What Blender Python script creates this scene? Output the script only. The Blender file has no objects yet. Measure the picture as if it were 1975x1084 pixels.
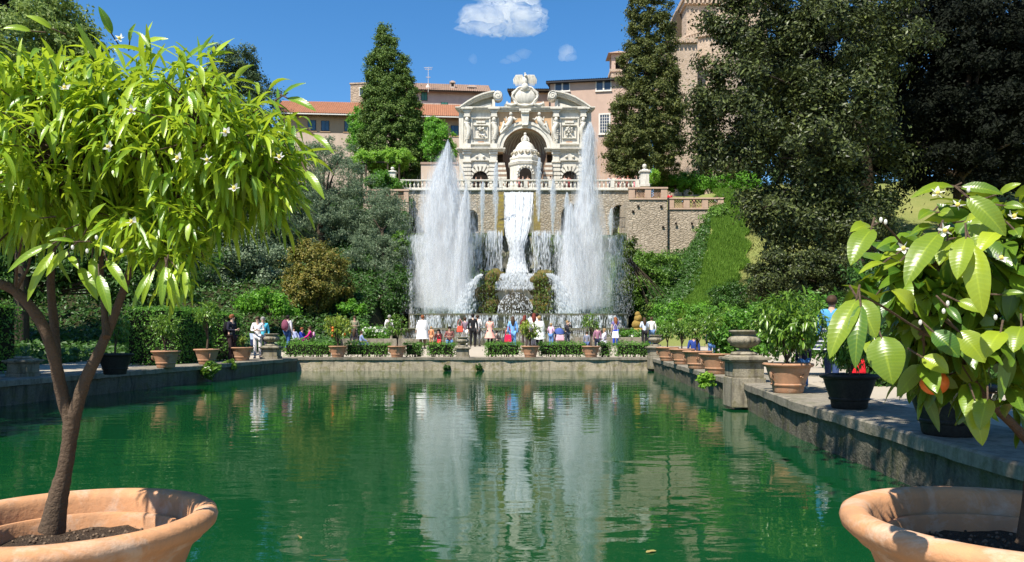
import bpy, bmesh, math, random
import numpy as np
from mathutils import Vector, Matrix, Euler
R = math.radians
PI = math.pi
SC = bpy.context.scene
COL = SC.collection
# ---- camera model: metres, water level z = 0, camera at the origin looking along +Y ----
F, CX, HY, CZ = 1500.0, 987.5, 645.0, 1.5
def pX(px, Y): return (px - CX) / F * Y
def pZ(py, Y): return CZ - (py - HY) / F * Y
def P(px, py, Y): return Vector((pX(px, Y), Y, pZ(py, Y)))

def tag(o, label=None, cat=None, group=None, kind=None):
    if label: o['label'] = label
    if cat: o['category'] = cat
    if group: o['group'] = group
    if kind: o['kind'] = kind
    return o
def thing(name, label, cat, loc=(0, 0, 0), rz=0.0, group=None, s=1.0):
    o = bpy.data.objects.new(name, None); COL.objects.link(o)
    o.location = loc; o.rotation_euler = (0, 0, rz); o.scale = (s, s, s)
    o.empty_display_size = .2
    return tag(o, label, cat, group)
def copy_tree(o, parent=None):
    c = o.copy(); COL.objects.link(c); c.parent = parent
    for ch in list(o.children): copy_tree(ch, c)
    return c

class MB:
    def __init__(s): s.v = []; s.f = []; s.m = []
    def add(s, v, f, m=0):
        n = len(s.v); s.v += [tuple(p) for p in v]; s.f += [tuple(i + n for i in q) for q in f]; s.m += [m] * len(f); return s
    def box(s, x0, x1, y0, y1, z0, z1, m=0, tx=0.0, ty=0.0):
        v = [(x0, y0, z0), (x1, y0, z0), (x1, y1, z0), (x0, y1, z0), (x0 + tx, y0 + ty, z1), (x1 - tx, y0 + ty, z1), (x1 - tx, y1 - ty, z1), (x0 + tx, y1 - ty, z1)]
        return s.add(v, [(3, 2, 1, 0), (4, 5, 6, 7), (0, 1, 5, 4), (1, 2, 6, 5), (2, 3, 7, 6), (3, 0, 4, 7)], m)
    def bar(s, a, b, w, h=None, m=0, n=4):
        return s.tube([a, b], [w, w] if h is None else [w, h], n, m)
    def tube(s, path, rad, n=8, m=0, cap=True, flat=1.0):
        path = [Vector(p) for p in path]; rings = []
        if not hasattr(rad, '__len__'): rad = [rad] * len(path)
        prev = None; base = len(s.v)
        for i, p in enumerate(path):
            t = (path[min(i + 1, len(path) - 1)] - path[max(i - 1, 0)])
            t = t.normalized() if t.length > 1e-9 else Vector((0, 0, 1))
            if prev is None:
                u = t.cross(Vector((0, 0, 1)) if abs(t.z) < .9 else Vector((0, 1, 0))).normalized()
            else:
                u = (prev - t * prev.dot(t)); u = u.normalized() if u.length > 1e-6 else t.orthogonal().normalized()
            prev = u; w = t.cross(u)
            for k in range(n):
                a = 2 * PI * (k + .5) / n
                s.v.append(tuple(p + u * (math.cos(a) * rad[i]) + w * (math.sin(a) * rad[i] * flat)))
        for i in range(len(path) - 1):
            for k in range(n):
                k2 = (k + 1) % n
                s.f.append((base + i * n + k, base + i * n + k2, base + (i + 1) * n + k2, base + (i + 1) * n + k)); s.m.append(m)
        if cap:
            s.f.append(tuple(base + k for k in range(n))[::-1]); s.m.append(m)
            e = base + (len(path) - 1) * n; s.f.append(tuple(e + k for k in range(n))); s.m.append(m)
        return s
    def lathe(s, prof, n=24, c=(0, 0, 0), m=0, a0=0.0, a1=2 * PI, lobes=0, lob=0.0, lz=None, sx=1, sy=1):
        full = abs(a1 - a0 - 2 * PI) < 1e-6; k_n = n if full else n + 1; base = len(s.v)
        for (r, z) in prof:
            for k in range(k_n):
                a = a0 + (a1 - a0) * k / n
                rr = r
                if lobes and lz and lz[0] <= z <= lz[1]: rr = r * (1 - lob * (1 - abs(math.cos(a * lobes / 2))) * math.sin(PI * (z - lz[0]) / (lz[1] - lz[0])))
                s.v.append((c[0] + rr * math.cos(a) * sx, c[1] + rr * math.sin(a) * sy, c[2] + z))
        for i in range(len(prof) - 1):
            for k in range(n):
                k2 = (k + 1) % k_n
                s.f.append((base + i * k_n + k, base + i * k_n + k2, base + (i + 1) * k_n + k2, base + (i + 1) * k_n + k)); s.m.append(m)
        return s
    def sph(s, c, r, nu=10, nv=7, m=0):
        if not hasattr(r, '__len__'): r = (r, r, r)
        prof = [(max(1e-4, math.sin(PI * i / nv)), -math.cos(PI * i / nv)) for i in range(nv + 1)]
        base = len(s.v); s.lathe(prof, nu, (0, 0, 0), m)
        for i in range(base, len(s.v)):
            q = s.v[i]; s.v[i] = (c[0] + q[0] * r[0], c[1] + q[1] * r[1], c[2] + q[2] * r[2])
        return s
    def prism(s, pts, y0, y1, m=0):
        # outline in XZ (counter-clockwise seen from -Y), from y0 (front) to y1
        n = len(pts); v = [(x, y0, z) for x, z in pts] + [(x, y1, z) for x, z in pts]
        f = [tuple(range(n)), tuple(range(2 * n - 1, n - 1, -1))] + [((i + 1) % n, i, i + n, (i + 1) % n + n) for i in range(n)]
        return s.add(v, f, m)
    def loft(s, rows, m=0):
        base = len(s.v); n = len(rows[0])
        for r in rows: s.v += [tuple(p) for p in r]
        for i in range(len(rows) - 1):
            for k in range(n - 1):
                s.f.append((base + i * n + k, base + i * n + k + 1, base + (i + 1) * n + k + 1, base + (i + 1) * n + k)); s.m.append(m)
        return s
    def xform(s, M, i0=0):
        for i in range(i0, len(s.v)): s.v[i] = tuple(M @ Vector(s.v[i]))
        return s
    def build(s, name, mat, parent=None, smooth=None, loc=None, bevel=0.0):
        me = bpy.data.meshes.new(name); me.from_pydata(s.v, [], s.f)
        mats = mat if isinstance(mat, (list, tuple)) else [mat]
        for mm in mats: me.materials.append(mm)
        if len(mats) > 1: me.polygons.foreach_set('material_index', s.m)
        me.update()
        bm = bmesh.new(); bm.from_mesh(me); bmesh.ops.recalc_face_normals(bm, faces=bm.faces); bm.to_mesh(me); bm.free()
        if smooth is not None:
            me.polygons.foreach_set('use_smooth', [True] * len(me.polygons))
            try: me.set_sharp_from_angle(angle=R(smooth))
            except Exception: pass
        o = bpy.data.objects.new(name, me); COL.objects.link(o)
        if parent is not None: o.parent = parent
        if loc is not None: o.location = loc
        if bevel:
            b = o.modifiers.new('bevel', 'BEVEL'); b.width = bevel; b.segments = 2; b.limit_method = 'ANGLE'; b.angle_limit = R(40)
        return o

def np_mesh(name, V, n_per, mat, parent=None, smooth=False, faces=None, uv=None):
    """V: (N, k, 3) separate polygons of k verts, or with faces: index pattern for each item of k verts."""
    N, k, _ = V.shape
    me = bpy.data.meshes.new(name); me.vertices.add(N * k); me.vertices.foreach_set('co', V.astype(np.float32).ravel())
    pat = np.array(faces if faces is not None else [list(range(k))], dtype=np.int32); q = pat.shape[1]
    idx = (np.arange(N, dtype=np.int32)[:, None, None] * k + pat[None]).reshape(-1, q)
    me.loops.add(idx.size); me.loops.foreach_set('vertex_index', idx.ravel())
    me.polygons.add(len(idx)); me.polygons.foreach_set('loop_start', np.arange(0, idx.size, q, dtype=np.int32))
    try: me.polygons.foreach_set('loop_total', np.full(len(idx), q, dtype=np.int32))
    except Exception: pass
    me.polygons.foreach_set('use_smooth', np.full(len(idx), smooth, dtype=bool))
    if uv is not None:
        l = me.uv_layers.new(name='leaf'); u = np.tile(np.array(uv, np.float32), (N, 1))[idx.ravel()]; l.data.foreach_set('uv', u.ravel())
    me.materials.append(mat); me.update(calc_edges=True); me.validate()
    o = bpy.data.objects.new(name, me); COL.objects.link(o)
    if parent is not None: o.parent = parent
    return o
def unit(a): return a / np.maximum(np.linalg.norm(a, axis=-1, keepdims=True), 1e-9)

# ------------------------------------------------------------------ materials
def newmat(name):
    m = bpy.data.materials.new(name); m.use_nodes = True; nt = m.node_tree; nt.nodes.clear()
    out = nt.nodes.new('ShaderNodeOutputMaterial'); return m, nt, out
class NT:
    def __init__(s, nt): s.nt = nt; s.n = nt.nodes; s.l = nt.links
    def node(s, t, **kw):
        nd = s.n.new(t)
        for k, v in kw.items():
            if k in nd.inputs.keys() if isinstance(k, str) else False: nd.inputs[k].default_value = v
            else: setattr(nd, k, v)
        return nd
    def link(s, a, b): s.l.new(a, b)
    def coords(s, scale=(1, 1, 1), kind='Object'):
        tc = s.n.new('ShaderNodeTexCoord'); mp = s.n.new('ShaderNodeMapping'); mp.inputs['Scale'].default_value = scale
        s.link(tc.outputs[kind], mp.inputs[0]); return mp.outputs[0]
    def noise(s, vec, scale, detail=4, rough=.55, dist=0.0):
        t = s.n.new('ShaderNodeTexNoise'); t.inputs['Scale'].default_value = scale; t.inputs['Detail'].default_value = detail
        t.inputs['Roughness'].default_value = rough; t.inputs['Distortion'].default_value = dist; s.link(vec, t.inputs['Vector']); return t.outputs[0]
    def voro(s, vec, scale, feature='F1', out='Distance', rnd=1.0):
        t = s.n.new('ShaderNodeTexVoronoi'); t.feature = feature; t.inputs['Scale'].default_value = scale; t.inputs['Randomness'].default_value = rnd
        s.link(vec, t.inputs['Vector']); return t.outputs[out]
    def ramp(s, fac, stops):
        r = s.n.new('ShaderNodeValToRGB'); el = r.color_ramp.elements
        while len(el) < len(stops): el.new(.5)
        for e, (p, c) in zip(el, stops): e.position = p; e.color = (*c, 1) if len(c) == 3 else c
        s.link(fac, r.inputs[0]); return r.outputs[0]
    def mix(s, fac, a, b, mode='MIX'):
        m = s.n.new('ShaderNodeMix'); m.data_type = 'RGBA'; m.blend_type = mode
        for k, v in ((0, fac), (6, a), (7, b)):
            if hasattr(v, 'is_linked'): s.link(v, m.inputs[k])
            else: m.inputs[k].default_value = (*v, 1) if hasattr(v, '__len__') and len(v) == 3 else v
        return m.outputs[2]
    def math(s, op, a, b=0.0, c=None):
        m = s.n.new('ShaderNodeMath'); m.operation = op
        for k, v in ((0, a), (1, b)) + (((2, c),) if c is not None else ()):
            if hasattr(v, 'is_linked'): s.link(v, m.inputs[k])
            else: m.inputs[k].default_value = v
        return m.outputs[0]
    def bump(s, h, strength=.5, dist=.02):
        b = s.n.new('ShaderNodeBump'); b.inputs['Strength'].default_value = strength; b.inputs['Distance'].default_value = dist
        s.link(h, b.inputs['Height']); return b.outputs[0]
    def bsdf(s, color, rough=.8, normal=None, spec=.3, metal=0.0):
        p = s.n.new('ShaderNodeBsdfPrincipled'); p.inputs['Roughness'].default_value = rough; p.inputs['Metallic'].default_value = metal
        p.inputs['Specular IOR Level'].default_value = spec
        if hasattr(color, 'is_linked'): s.link(color, p.inputs['Base Color'])
        else: p.inputs['Base Color'].default_value = (*color, 1)
        if normal is not None: s.link(normal, p.inputs['Normal'])
        return p
def mul(c, k): return tuple(min(1, x * k) for x in c)

def m_plain(name, c, rough=.7, var=.25, scale=3, bump=.15, spec=.3, metal=0.0, bd=.01):
    m, nt, out = newmat(name); t = NT(nt); v = t.coords()
    n = t.noise(v, scale, 5); n2 = t.noise(v, scale * 7, 3)
    col = t.ramp(n, [(.3, mul(c, 1 - var)), (.7, mul(c, 1 + var))])
    b = t.bsdf(col, rough, t.bump(n2, bump, bd) if bump else None, spec, metal)
    t.link(b.outputs[0], out.inputs[0]); return m
def m_weather(name, c, dark, moss=None, scale=1.5, rough=.85, bump=.4, bd=.02, streak=1.0, amount=.5, moss_amt=.5):
    """stone or plaster with blotches, vertical rain streaks and (optionally) moss"""
    m, nt, out = newmat(name); t = NT(nt); v = t.coords(); vs = t.coords((1, 1, .18))
    n1 = t.noise(v, scale, 8, .65); n2 = t.noise(vs, scale * 3.2, 6, .6); n3 = t.noise(v, scale * 14, 4, .6)
    col = t.mix(t.ramp(n1, [(.35, (0, 0, 0)), (.72, (1, 1, 1))]), c, mul(c, .78))
    f = t.math('MULTIPLY', t.ramp(n2, [(.48, (0, 0, 0)), (.75, (1, 1, 1))]), amount * streak)
    col = t.mix(f, col, dark)
    col = t.mix(t.math('MULTIPLY', t.ramp(n3, [(.4, (0, 0, 0)), (.62, (1, 1, 1))]), .3), col, mul(dark, 1.3))
    if moss:
        n4 = t.noise(v, scale * 1.7, 6, .7, .6)
        col = t.mix(t.math('MULTIPLY', t.ramp(n4, [(.5, (0, 0, 0)), (.64, (1, 1, 1))]), moss_amt), col, moss)
    h = t.math('ADD', n3, n1)
    b = t.bsdf(col, rough, t.bump(h, bump, bd), .2); t.link(b.outputs[0], out.inputs[0]); return m
def m_rubble(name, c1, c2, joint, scale=(2.2, 2.2, 4.5), bump=.8, bd=.06, moss=None, moss_amt=.6):
    m, nt, out = newmat(name); t = NT(nt); v0 = t.coords(scale); v1 = t.coords()
    d = t.noise(v1, 2.5, 3); vm = t.n.new('ShaderNodeVectorMath'); vm.operation = 'ADD'; t.link(v0, vm.inputs[0])
    sc = t.n.new('ShaderNodeVectorMath'); sc.operation = 'SCALE'; sc.inputs[3].default_value = .7
    tx = t.n.new('ShaderNodeTexNoise'); tx.inputs['Scale'].default_value = 3; t.link(v1, tx.inputs['Vector']); t.link(tx.outputs[1], sc.inputs[0]); t.link(sc.outputs[0], vm.inputs[1])
    v = vm.outputs[0]
    e = t.voro(v, 1.0, 'DISTANCE_TO_EDGE'); cc = t.voro(v, 1.0, 'F1', 'Color')
    sep = t.n.new('ShaderNodeSeparateColor'); t.link(cc, sep.inputs[0])
    col = t.mix(sep.outputs[0], c1, c2)
    big = t.noise(v1, .5, 6, .65); fine = t.noise(v1, 16, 4)
    col = t.mix(t.math('MULTIPLY', t.ramp(big, [(.4, (0, 0, 0)), (.7, (1, 1, 1))]), .5), col, mul(c2, .65))
    jm = t.ramp(e, [(.02, (1, 1, 1)), (.12, (0, 0, 0))])
    col = t.mix(t.math('MULTIPLY', jm, .85), col, joint)
    if moss:
        n4 = t.noise(v1, 1.1, 7, .7, .5)
        col = t.mix(t.math('MULTIPLY', t.ramp(n4, [(.48, (0, 0, 0)), (.6, (1, 1, 1))]), moss_amt), col, moss)
    hh = t.math('ADD', t.ramp(e, [(.0, (0, 0, 0)), (.2, (1, 1, 1))]), t.math('MULTIPLY', fine, .5))
    b = t.bsdf(col, .9, t.bump(hh, bump, bd), .15); t.link(b.outputs[0], out.inputs[0]); return m
def m_leaf(name, c1, c2, trans=.35, rough=.45, spec=.35, tcol=None, vein=False, bias=1.0):
    m, nt, out = newmat(name); t = NT(nt)
    g = t.n.new('ShaderNodeNewGeometry')
    rnd = t.math('POWER', g.outputs['Random Per Island'], bias); col = t.mix(rnd, c1, c2)
    bn = None
    if vein:
        uvn = t.n.new('ShaderNodeTexCoord'); sx = t.n.new('ShaderNodeSeparateXYZ'); t.link(uvn.outputs['UV'], sx.inputs[0])
        off = t.math('ABSOLUTE', t.math('SUBTRACT', sx.outputs[0], .5)); ph = t.math('SUBTRACT', t.math('MULTIPLY', sx.outputs[1], vein), t.math('MULTIPLY', off, 7.0))
        vw = t.math('POWER', t.math('ABSOLUTE', t.math('SINE', ph)), .5); bn = t.bump(vw, .14, .0014)
        rib = t.ramp(off, [(.015, (1, 1, 1)), (.05, (0, 0, 0))]); bl = t.noise(t.coords((40, 40, 40)), 1.0, 3)
        col = t.mix(t.math('MULTIPLY', rib, .25), col, mul(c1, 1.5)); col = t.mix(t.math('MULTIPLY', bl, .35), col, mul(c2, 1.1)); col = t.mix(t.math('MULTIPLY', t.math('SUBTRACT', 1.0, vw), .10), col, mul(c1, 1.3))
    b = t.bsdf(col, rough, bn, spec)
    tr = t.n.new('ShaderNodeBsdfTranslucent'); 
    tc = t.mix(rnd, tcol or mul(c1, 1.5), mul(tcol, .8) if tcol else mul(c2, 1.5)); t.link(tc, tr.inputs[0])
    mx = t.n.new('ShaderNodeMixShader'); mx.inputs[0].default_value = trans
    t.link(b.outputs[0], mx.inputs[1]); t.link(tr.outputs[0], mx.inputs[2]); t.link(mx.outputs[0], out.inputs[0]); return m
def m_spray(name, c=(.84, .87, .89), trans=.5, alpha=1.0):
    m, nt, out = newmat(name); t = NT(nt)
    d = t.n.new('ShaderNodeBsdfDiffuse'); d.inputs[0].default_value = (*c, 1)
    tr = t.n.new('ShaderNodeBsdfTranslucent'); tr.inputs[0].default_value = (*c, 1)
    mx = t.n.new('ShaderNodeMixShader'); mx.inputs[0].default_value = trans; t.link(d.outputs[0], mx.inputs[1]); t.link(tr.outputs[0], mx.inputs[2])
    res = mx.outputs[0]
    if alpha < 1:
        tp = t.n.new('ShaderNodeBsdfTransparent'); m2 = t.n.new('ShaderNodeMixShader'); m2.inputs[0].default_value = alpha
        t.link(tp.outputs[0], m2.inputs[1]); t.link(res, m2.inputs[2]); res = m2.outputs[0]
    t.link(res, out.inputs[0]); return m

M = {}
M['terra'] = m_weather('terracotta', (.58, .29, .14), (.33, .19, .11), (.60, .47, .36), 3.4, .82, .45, .007, 1.0, .9, .55)
M['terra_far'] = m_weather('terracotta_aged', (.48, .25, .14), (.22, .14, .09), (.5, .38, .28), 2.4, .85, .3, .01, 1.0, .7, .4)
M['darkpot'] = m_weather('dark_pot', (.022, .018, .016), (.05, .045, .035), None, 2.0, .55, .2, .01)
M['soil'] = m_weather('potting_soil', (.075, .05, .035), (.2, .15, .1), None, 14, .95, 1.0, .03)
M['cream'] = m_weather('cream_travertine', (.76, .72, .62), (.26, .23, .18), None, 1.7, .85, .5, .03, 1.0, .6)
M['cream_dark'] = m_weather('stained_travertine', (.50, .44, .32), (.2, .16, .1), None, 1.3, .85, .4, .02, 1.0, .6)
M['peach'] = m_weather('peach_plaster', (.62, .40, .22), (.4, .27, .17), None, 1.0, .9, .2)
M['niche'] = m_weather('niche_mosaic', (.34, .24, .17), (.13, .09, .07), None, 2.2, .9, .6, .04)
M['pink'] = m_weather('pink_plaster', (.56, .40, .31), (.38, .27, .21), None, .5, .92, .2, .02, 1.0, .4)
M['greyplaster'] = m_weather('grey_pink_plaster', (.52, .43, .37), (.3, .24, .2), None, .5, .92, .2, .02, 1.0, .5)
M['ochre'] = m_weather('ochre_plaster', (.52, .36, .22), (.33, .22, .14), None, .4, .92, .2, .02, 1.0, .4)
M['lightplaster'] = m_weather('pale_plaster', (.60, .47, .36), (.4, .3, .22), None, .6, .92, .2)
M['church'] = m_rubble('church_brick', (.58, .45, .345), (.49, .37, .275), (.40, .30, .2), (2.5, 2.5, 7), .5, .03)
M['blockstone'] = m_rubble('tower_stone', (.50, .39, .28), (.40, .31, .23), (.3, .23, .16), (1.6, 1.6, 3), .6, .05)
M['rubble'] = m_rubble('rubble_wall', (.50, .43, .33), (.36, .30, .22), (.24, .19, .135), (3.4, 3.4, 6.5), .8, .05)
M['rubble2'] = m_rubble('pale_rubble_wall', (.56, .47, .36), (.42, .35, .26), (.26, .205, .145), (2.8, 2.8, 9), .8, .05)
M['poolside_shaded'] = m_weather('shaded_pool_side_stone', (.19, .17, .125), (.025, .022, .02), (.10, .10, .03), 1.8, .85, .8, .04, 1.0, .95, .6)  # stains, and the side walls' shade put into a darker stone colour
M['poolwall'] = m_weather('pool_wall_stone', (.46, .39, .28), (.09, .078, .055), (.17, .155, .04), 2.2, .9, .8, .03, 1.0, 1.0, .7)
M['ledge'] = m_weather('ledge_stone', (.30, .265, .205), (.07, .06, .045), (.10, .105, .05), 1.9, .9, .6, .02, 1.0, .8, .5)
M['urn'] = m_weather('urn_stone', (.33, .29, .215), (.07, .06, .045), (.16, .14, .05), 2.6, .88, .6, .02, 1.0, 1.0, .5)
M['mosswall'] = m_weather('wet_moss_wall', (.085, .19, .08), (.06, .055, .03), (.16, .24, .05), .9, .6, 1.0, .12, 1.0, .6, .8)
M['overhang'] = m_weather('dark_mossy_overhang', (.05, .075, .025), (.025, .025, .015), (.09, .14, .02), 1.8, .6, 1.0, .15, 1.0, .6, .8)
M['mossrock'] = m_weather('mossy_rock', (.20, .155, .05), (.06, .045, .02), (.30, .24, .025), 1.3, .75, 1.0, .15, 1.0, .6, .8)
M['wetstone'] = m_weather('wet_basin_stone', (.18, .17, .12), (.05, .05, .04), (.12, .14, .03), 1.4, .4, .7, .04, 1.0, .6, .7)
M['tile'] = m_weather('roof_tile', (.48, .22, .12), (.22, .13, .09), None, 1.6, .9, .3, .02, 1.0, .6)
M['tile_old'] = m_weather('old_roof_tile', (.42, .29, .22), (.2, .14, .1), None, 1.6, .9, .3, .02, 1.0, .6)
M['brickrail'] = m_weather('parapet_plaster', (.56, .40, .29), (.34, .22, .16), None, 1.2, .9, .25, .02, 1.0, .45)
M['brick'] = m_plain('lattice_brick', (.42, .27, .18), .9, .3, 3)
M['shutter_blue'] = m_plain('blue_shutter', (.06, .15, .24), .5, .15, 2, 0)
M['shutter_green'] = m_plain('green_shutter', (.05, .19, .15), .6, .15, 2, 0)
M['frame_white'] = m_plain('white_frame', (.7, .66, .58), .6, .08, 3, 0)
M['frame_dark'] = m_plain('dark_frame', (.03, .03, .035), .6, .1, 3, 0)
M['glass'] = m_plain('window_glass', (.05, .065, .09), .12, .3, 1.2, 0, .6)
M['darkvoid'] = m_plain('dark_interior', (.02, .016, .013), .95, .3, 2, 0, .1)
M['iron'] = m_plain('dark_iron', (.04, .04, .04), .5, .2, 4, 0, .4)
M['bark'] = m_weather('citrus_bark', (.115, .078, .05), (.05, .035, .025), None, 7, .9, .8, .01, 1.0, .6)
M['bark2'] = m_weather('tree_bark', (.10, .075, .05), (.03, .025, .02), None, 3, .95, .9, .04)
M['petal'] = m_leaf('white_petal', (.85, .84, .76), (.8, .78, .66), .35, .6, .2)
M['orange'] = m_plain('orange_peel', (.75, .16, .02), .42, .25, 30, .6, .4, 0, .002)
M['redflower'] = m_leaf('red_petal', (.5, .02, .03), (.6, .06, .04), .3)
M['spray'] = m_spray('fountain_spray')
M['mist'] = m_spray('fine_spray', (.9, .93, .95), .5, .5)
M['foam'] = m_spray('white_water', (.92, .94, .95), .3)
# ------------------------------------------------------------------ camera, sky, sun
cam = bpy.data.cameras.new('camera'); camo = bpy.data.objects.new('camera', cam); COL.objects.link(camo); SC.camera = camo
cam.sensor_width = 36; cam.lens = 36 * F / 1975; cam.shift_y = (HY - 542) / 1975; cam.clip_end = 20000; cam.clip_start = .05
camo.location = (0, 0, CZ); camo.rotation_euler = (R(90), 0, 0)
SUN_AZ, SUN_EL = R(-144), R(56)          # azimuth measured from +Y towards +X: behind the camera and to its left
sd = Vector((math.sin(SUN_AZ) * math.cos(SUN_EL), math.cos(SUN_AZ) * math.cos(SUN_EL), math.sin(SUN_EL)))
sun = bpy.data.lights.new('sun', 'SUN'); sun.energy = 5.0; sun.angle = R(.53); sun.color = (1, .94, .84)
suno = bpy.data.objects.new('sun', sun); COL.objects.link(suno); suno.rotation_euler = (-sd).to_track_quat('-Z', 'Y').to_euler()
W = bpy.data.worlds.new('World'); SC.world = W; W.use_nodes = True; wn = W.node_tree; wn.nodes.clear()
wo = wn.nodes.new('ShaderNodeOutputWorld'); bg = wn.nodes.new('ShaderNodeBackground'); sky = wn.nodes.new('ShaderNodeTexSky')
sky.sky_type = 'NISHITA'; sky.sun_disc = False; sky.sun_elevation = SUN_EL; sky.sun_rotation = SUN_AZ; sky.ozone_density = 3.0; sky.air_density = 1.0; sky.dust_density = .3; sky.altitude = 200
hs = wn.nodes.new('ShaderNodeHueSaturation'); hs.inputs['Saturation'].default_value = 1.3; hs.inputs['Value'].default_value = 1.12
wn.links.new(sky.outputs[0], hs.inputs['Color']); wn.links.new(hs.outputs[0], bg.inputs[0]); bg.inputs[1].default_value = .098; wn.links.new(bg.outputs[0], wo.inputs[0])
SC.view_settings.view_transform = 'Standard'; SC.view_settings.look = 'None'; SC.view_settings.exposure = .72; SC.view_settings.gamma = 1
SC.cycles.use_denoising = True
try: SC.cycles.denoiser = 'OPENIMAGEDENOISE'
except Exception: pass
SC.cycles.max_bounces = 8; SC.cycles.diffuse_bounces = 2; SC.cycles.glossy_bounces = 3; SC.cycles.transparent_max_bounces = 24; SC.cycles.transmission_bounces = 4
SC.cycles.volume_bounces = 5; SC.cycles.sample_clamp_indirect = 6; SC.cycles.caustics_reflective = False; SC.cycles.caustics_refractive = False

# ------------------------------------------------------------------ ground
def interp(y, pts):
    ys = [p[0] for p in pts]; xs = [p[1] for p in pts]; return np.interp(y, ys, xs)
M['darkrock'] = m_weather('dark_wet_rock', (.05, .045, .03), (.02, .018, .012), (.08, .07, .02), 2, .4, 1.0, .06)
M['greystone'] = m_weather('grey_tympanum', (.40, .38, .30), (.2, .18, .13), None, 1.2, .9, .3)
M['cascade'] = m_weather('falling_sheet', (.62, .64, .63), (.3, .32, .3), None, 2.2, .4, .9, .05)
LEFT = [(2.4, -12.4), (9, -11.5), (20.3, -10.2), (30, -9.05), (32.2, -8.85)]
RIGHT = [(2.4, 3.75), (6, 3.85), (11, 4.1), (16, 4.72), (32.2, 5.78)]
T = .54
def gh(x, y):
    x = np.asarray(x, float); y = np.asarray(y, float)
    z = .5 + .35 * np.clip((y - 34) / 4, 0, 1)
    sl = np.clip((y - 43.5) * .486, 0, 13.5)
    side = np.clip((np.abs(x - .4) - 8.0) / 1.2, 0, 1)
    xb = np.interp(y, [46, 51, 66], [8.5, 11.2, 16.0]); low = (x > 0) * (1 - np.clip((x - xb) / 2.2 + .5, 0, 1))
    sl = np.where((y > 72), 13.5, sl * (1 - .33 * low))
    z = z + sl * side
    z = np.where((side < 1) & (y > 70.3), 14.35, z)
    z = z + side * np.where((y > 44) & (y < 71), .25 * np.sin(x * .7) * np.sin(y * .5 + x * .3), 0)
    far = np.clip((np.abs(x) - 14) / 30, 0, 1)
    z = z + far * np.clip((y - 12) * .06, 0, 2.2) * (y < 71)
    inpool = (x > interp(y, LEFT) - .5) & (x < interp(y, RIGHT) + .5) & (y > 2.6) & (y < 32.5)
    return np.where(inpool, -1.2, z)
def axis(lo, hi, step, far):
    a = list(np.arange(lo, hi + 1e-6, step)); g = step; v = hi; w = lo
    up = []; dn = []
    while v < far: g *= 1.35; v += g; w -= g; up.append(v); dn.append(w)
    return np.array(dn[::-1] + a + up)
gx = axis(-46, 46, .5, 2500); gy = axis(-8, 92, .5, 3000)
GX, GY = np.meshgrid(gx, gy); GZ = gh(GX, GY)
nx, ny = len(gx), len(gy)
V = np.stack([GX, GY, GZ], -1).reshape(-1, 3)
i = np.arange(nx * ny).reshape(ny, nx); Q = np.stack([i[:-1, :-1], i[:-1, 1:], i[1:, 1:], i[1:, :-1]], -1).reshape(-1, 4)
me = bpy.data.meshes.new('ground'); me.from_pydata(V.tolist(), [], Q.tolist())
cx_ = V[Q].mean(1)
def m_ground():
    m, nt, out = newmat('gravel_ground'); t = NT(nt); v = t.coords()
    a = t.noise(v, .6, 6, .6); b_ = t.noise(v, 40, 3)
    col = t.mix(a, (.50, .44, .35), (.36, .31, .24)); col = t.mix(t.math('MULTIPLY', b_, .5), col, (.3, .26, .2))
    b = t.bsdf(col, .95, t.bump(b_, .4, .02), .1); t.link(b.outputs[0], out.inputs[0]); return m
def m_lawn(name, c1, c2, c3):
    m, nt, out = newmat(name); t = NT(nt); v = t.coords()
    a = t.noise(v, .5, 6, .65); b_ = t.noise(v, 9, 5, .7)
    col = t.mix(t.ramp(a, [(.35, (0, 0, 0)), (.65, (1, 1, 1))]), c1, c2); col = t.mix(t.math('MULTIPLY', b_, .6), col, c3)
    b = t.bsdf(col, .95, t.bump(b_, .8, .08), .1); t.link(b.outputs[0], out.inputs[0]); return m
M['gravel'] = m_ground(); M['lawn'] = m_lawn('dry_lawn', (.20, .22, .065), (.13, .18, .04), (.26, .24, .10))
M['scrub'] = m_lawn('ivy_soil', (.035, .04, .018), (.05, .045, .02), (.02, .025, .01))
for k in ('gravel', 'lawn', 'scrub'): me.materials.append(M[k])
mi = np.zeros(len(Q), int); sel = (cx_[:, 1] > 43) & (np.abs(cx_[:, 0] - .4) > 7.6); mi[sel & (cx_[:, 0] > 0)] = 1; mi[sel & (cx_[:, 0] < 0)] = 2
mi[(np.abs(cx_[:, 0]) > 16) & (cx_[:, 1] > 8)] = np.where(cx_[(np.abs(cx_[:, 0]) > 16) & (cx_[:, 1] > 8), 0] > 0, 1, 2)
me.polygons.foreach_set('material_index', mi); me.polygons.foreach_set('use_smooth', [True] * len(Q)); me.update()
ground = bpy.data.objects.new('ground', me); COL.objects.link(ground); tag(ground, kind='structure')

# ------------------------------------------------------------------ water
def m_water():
    m, nt, out = newmat('pond_water'); t = NT(nt)
    v = t.coords((1.0, 1.9, 1)); v2 = t.coords((.55, 1.25, 1))
    a = t.noise(v, 1.5, 2, .5, .3); b_ = t.noise(v2, .55, 2, .5, .2); c = t.noise(v, 5.5, 2, .5)
    h = t.math('ADD', t.math('MULTIPLY', a, .45), t.math('ADD', t.math('MULTIPLY', b_, .75), t.math('MULTIPLY', c, .06)))
    n = t.bump(h, .105, .12)
    p = t.noise(t.coords(), .25, 3); col = t.mix(p, (.002, .042, .012), (.005, .060, .018))
    b = t.bsdf(col, .02, n, .5); b.inputs['IOR'].default_value = 1.33; t.link(b.outputs[0], out.inputs[0]); return m
M['water'] = m_water()
mb = MB(); mb.add([(-14, 2.2, 0), (7.2, 2.2, 0), (7.2, 32.15, 0), (-14, 32.15, 0)], [(0, 1, 2, 3)])
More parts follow.
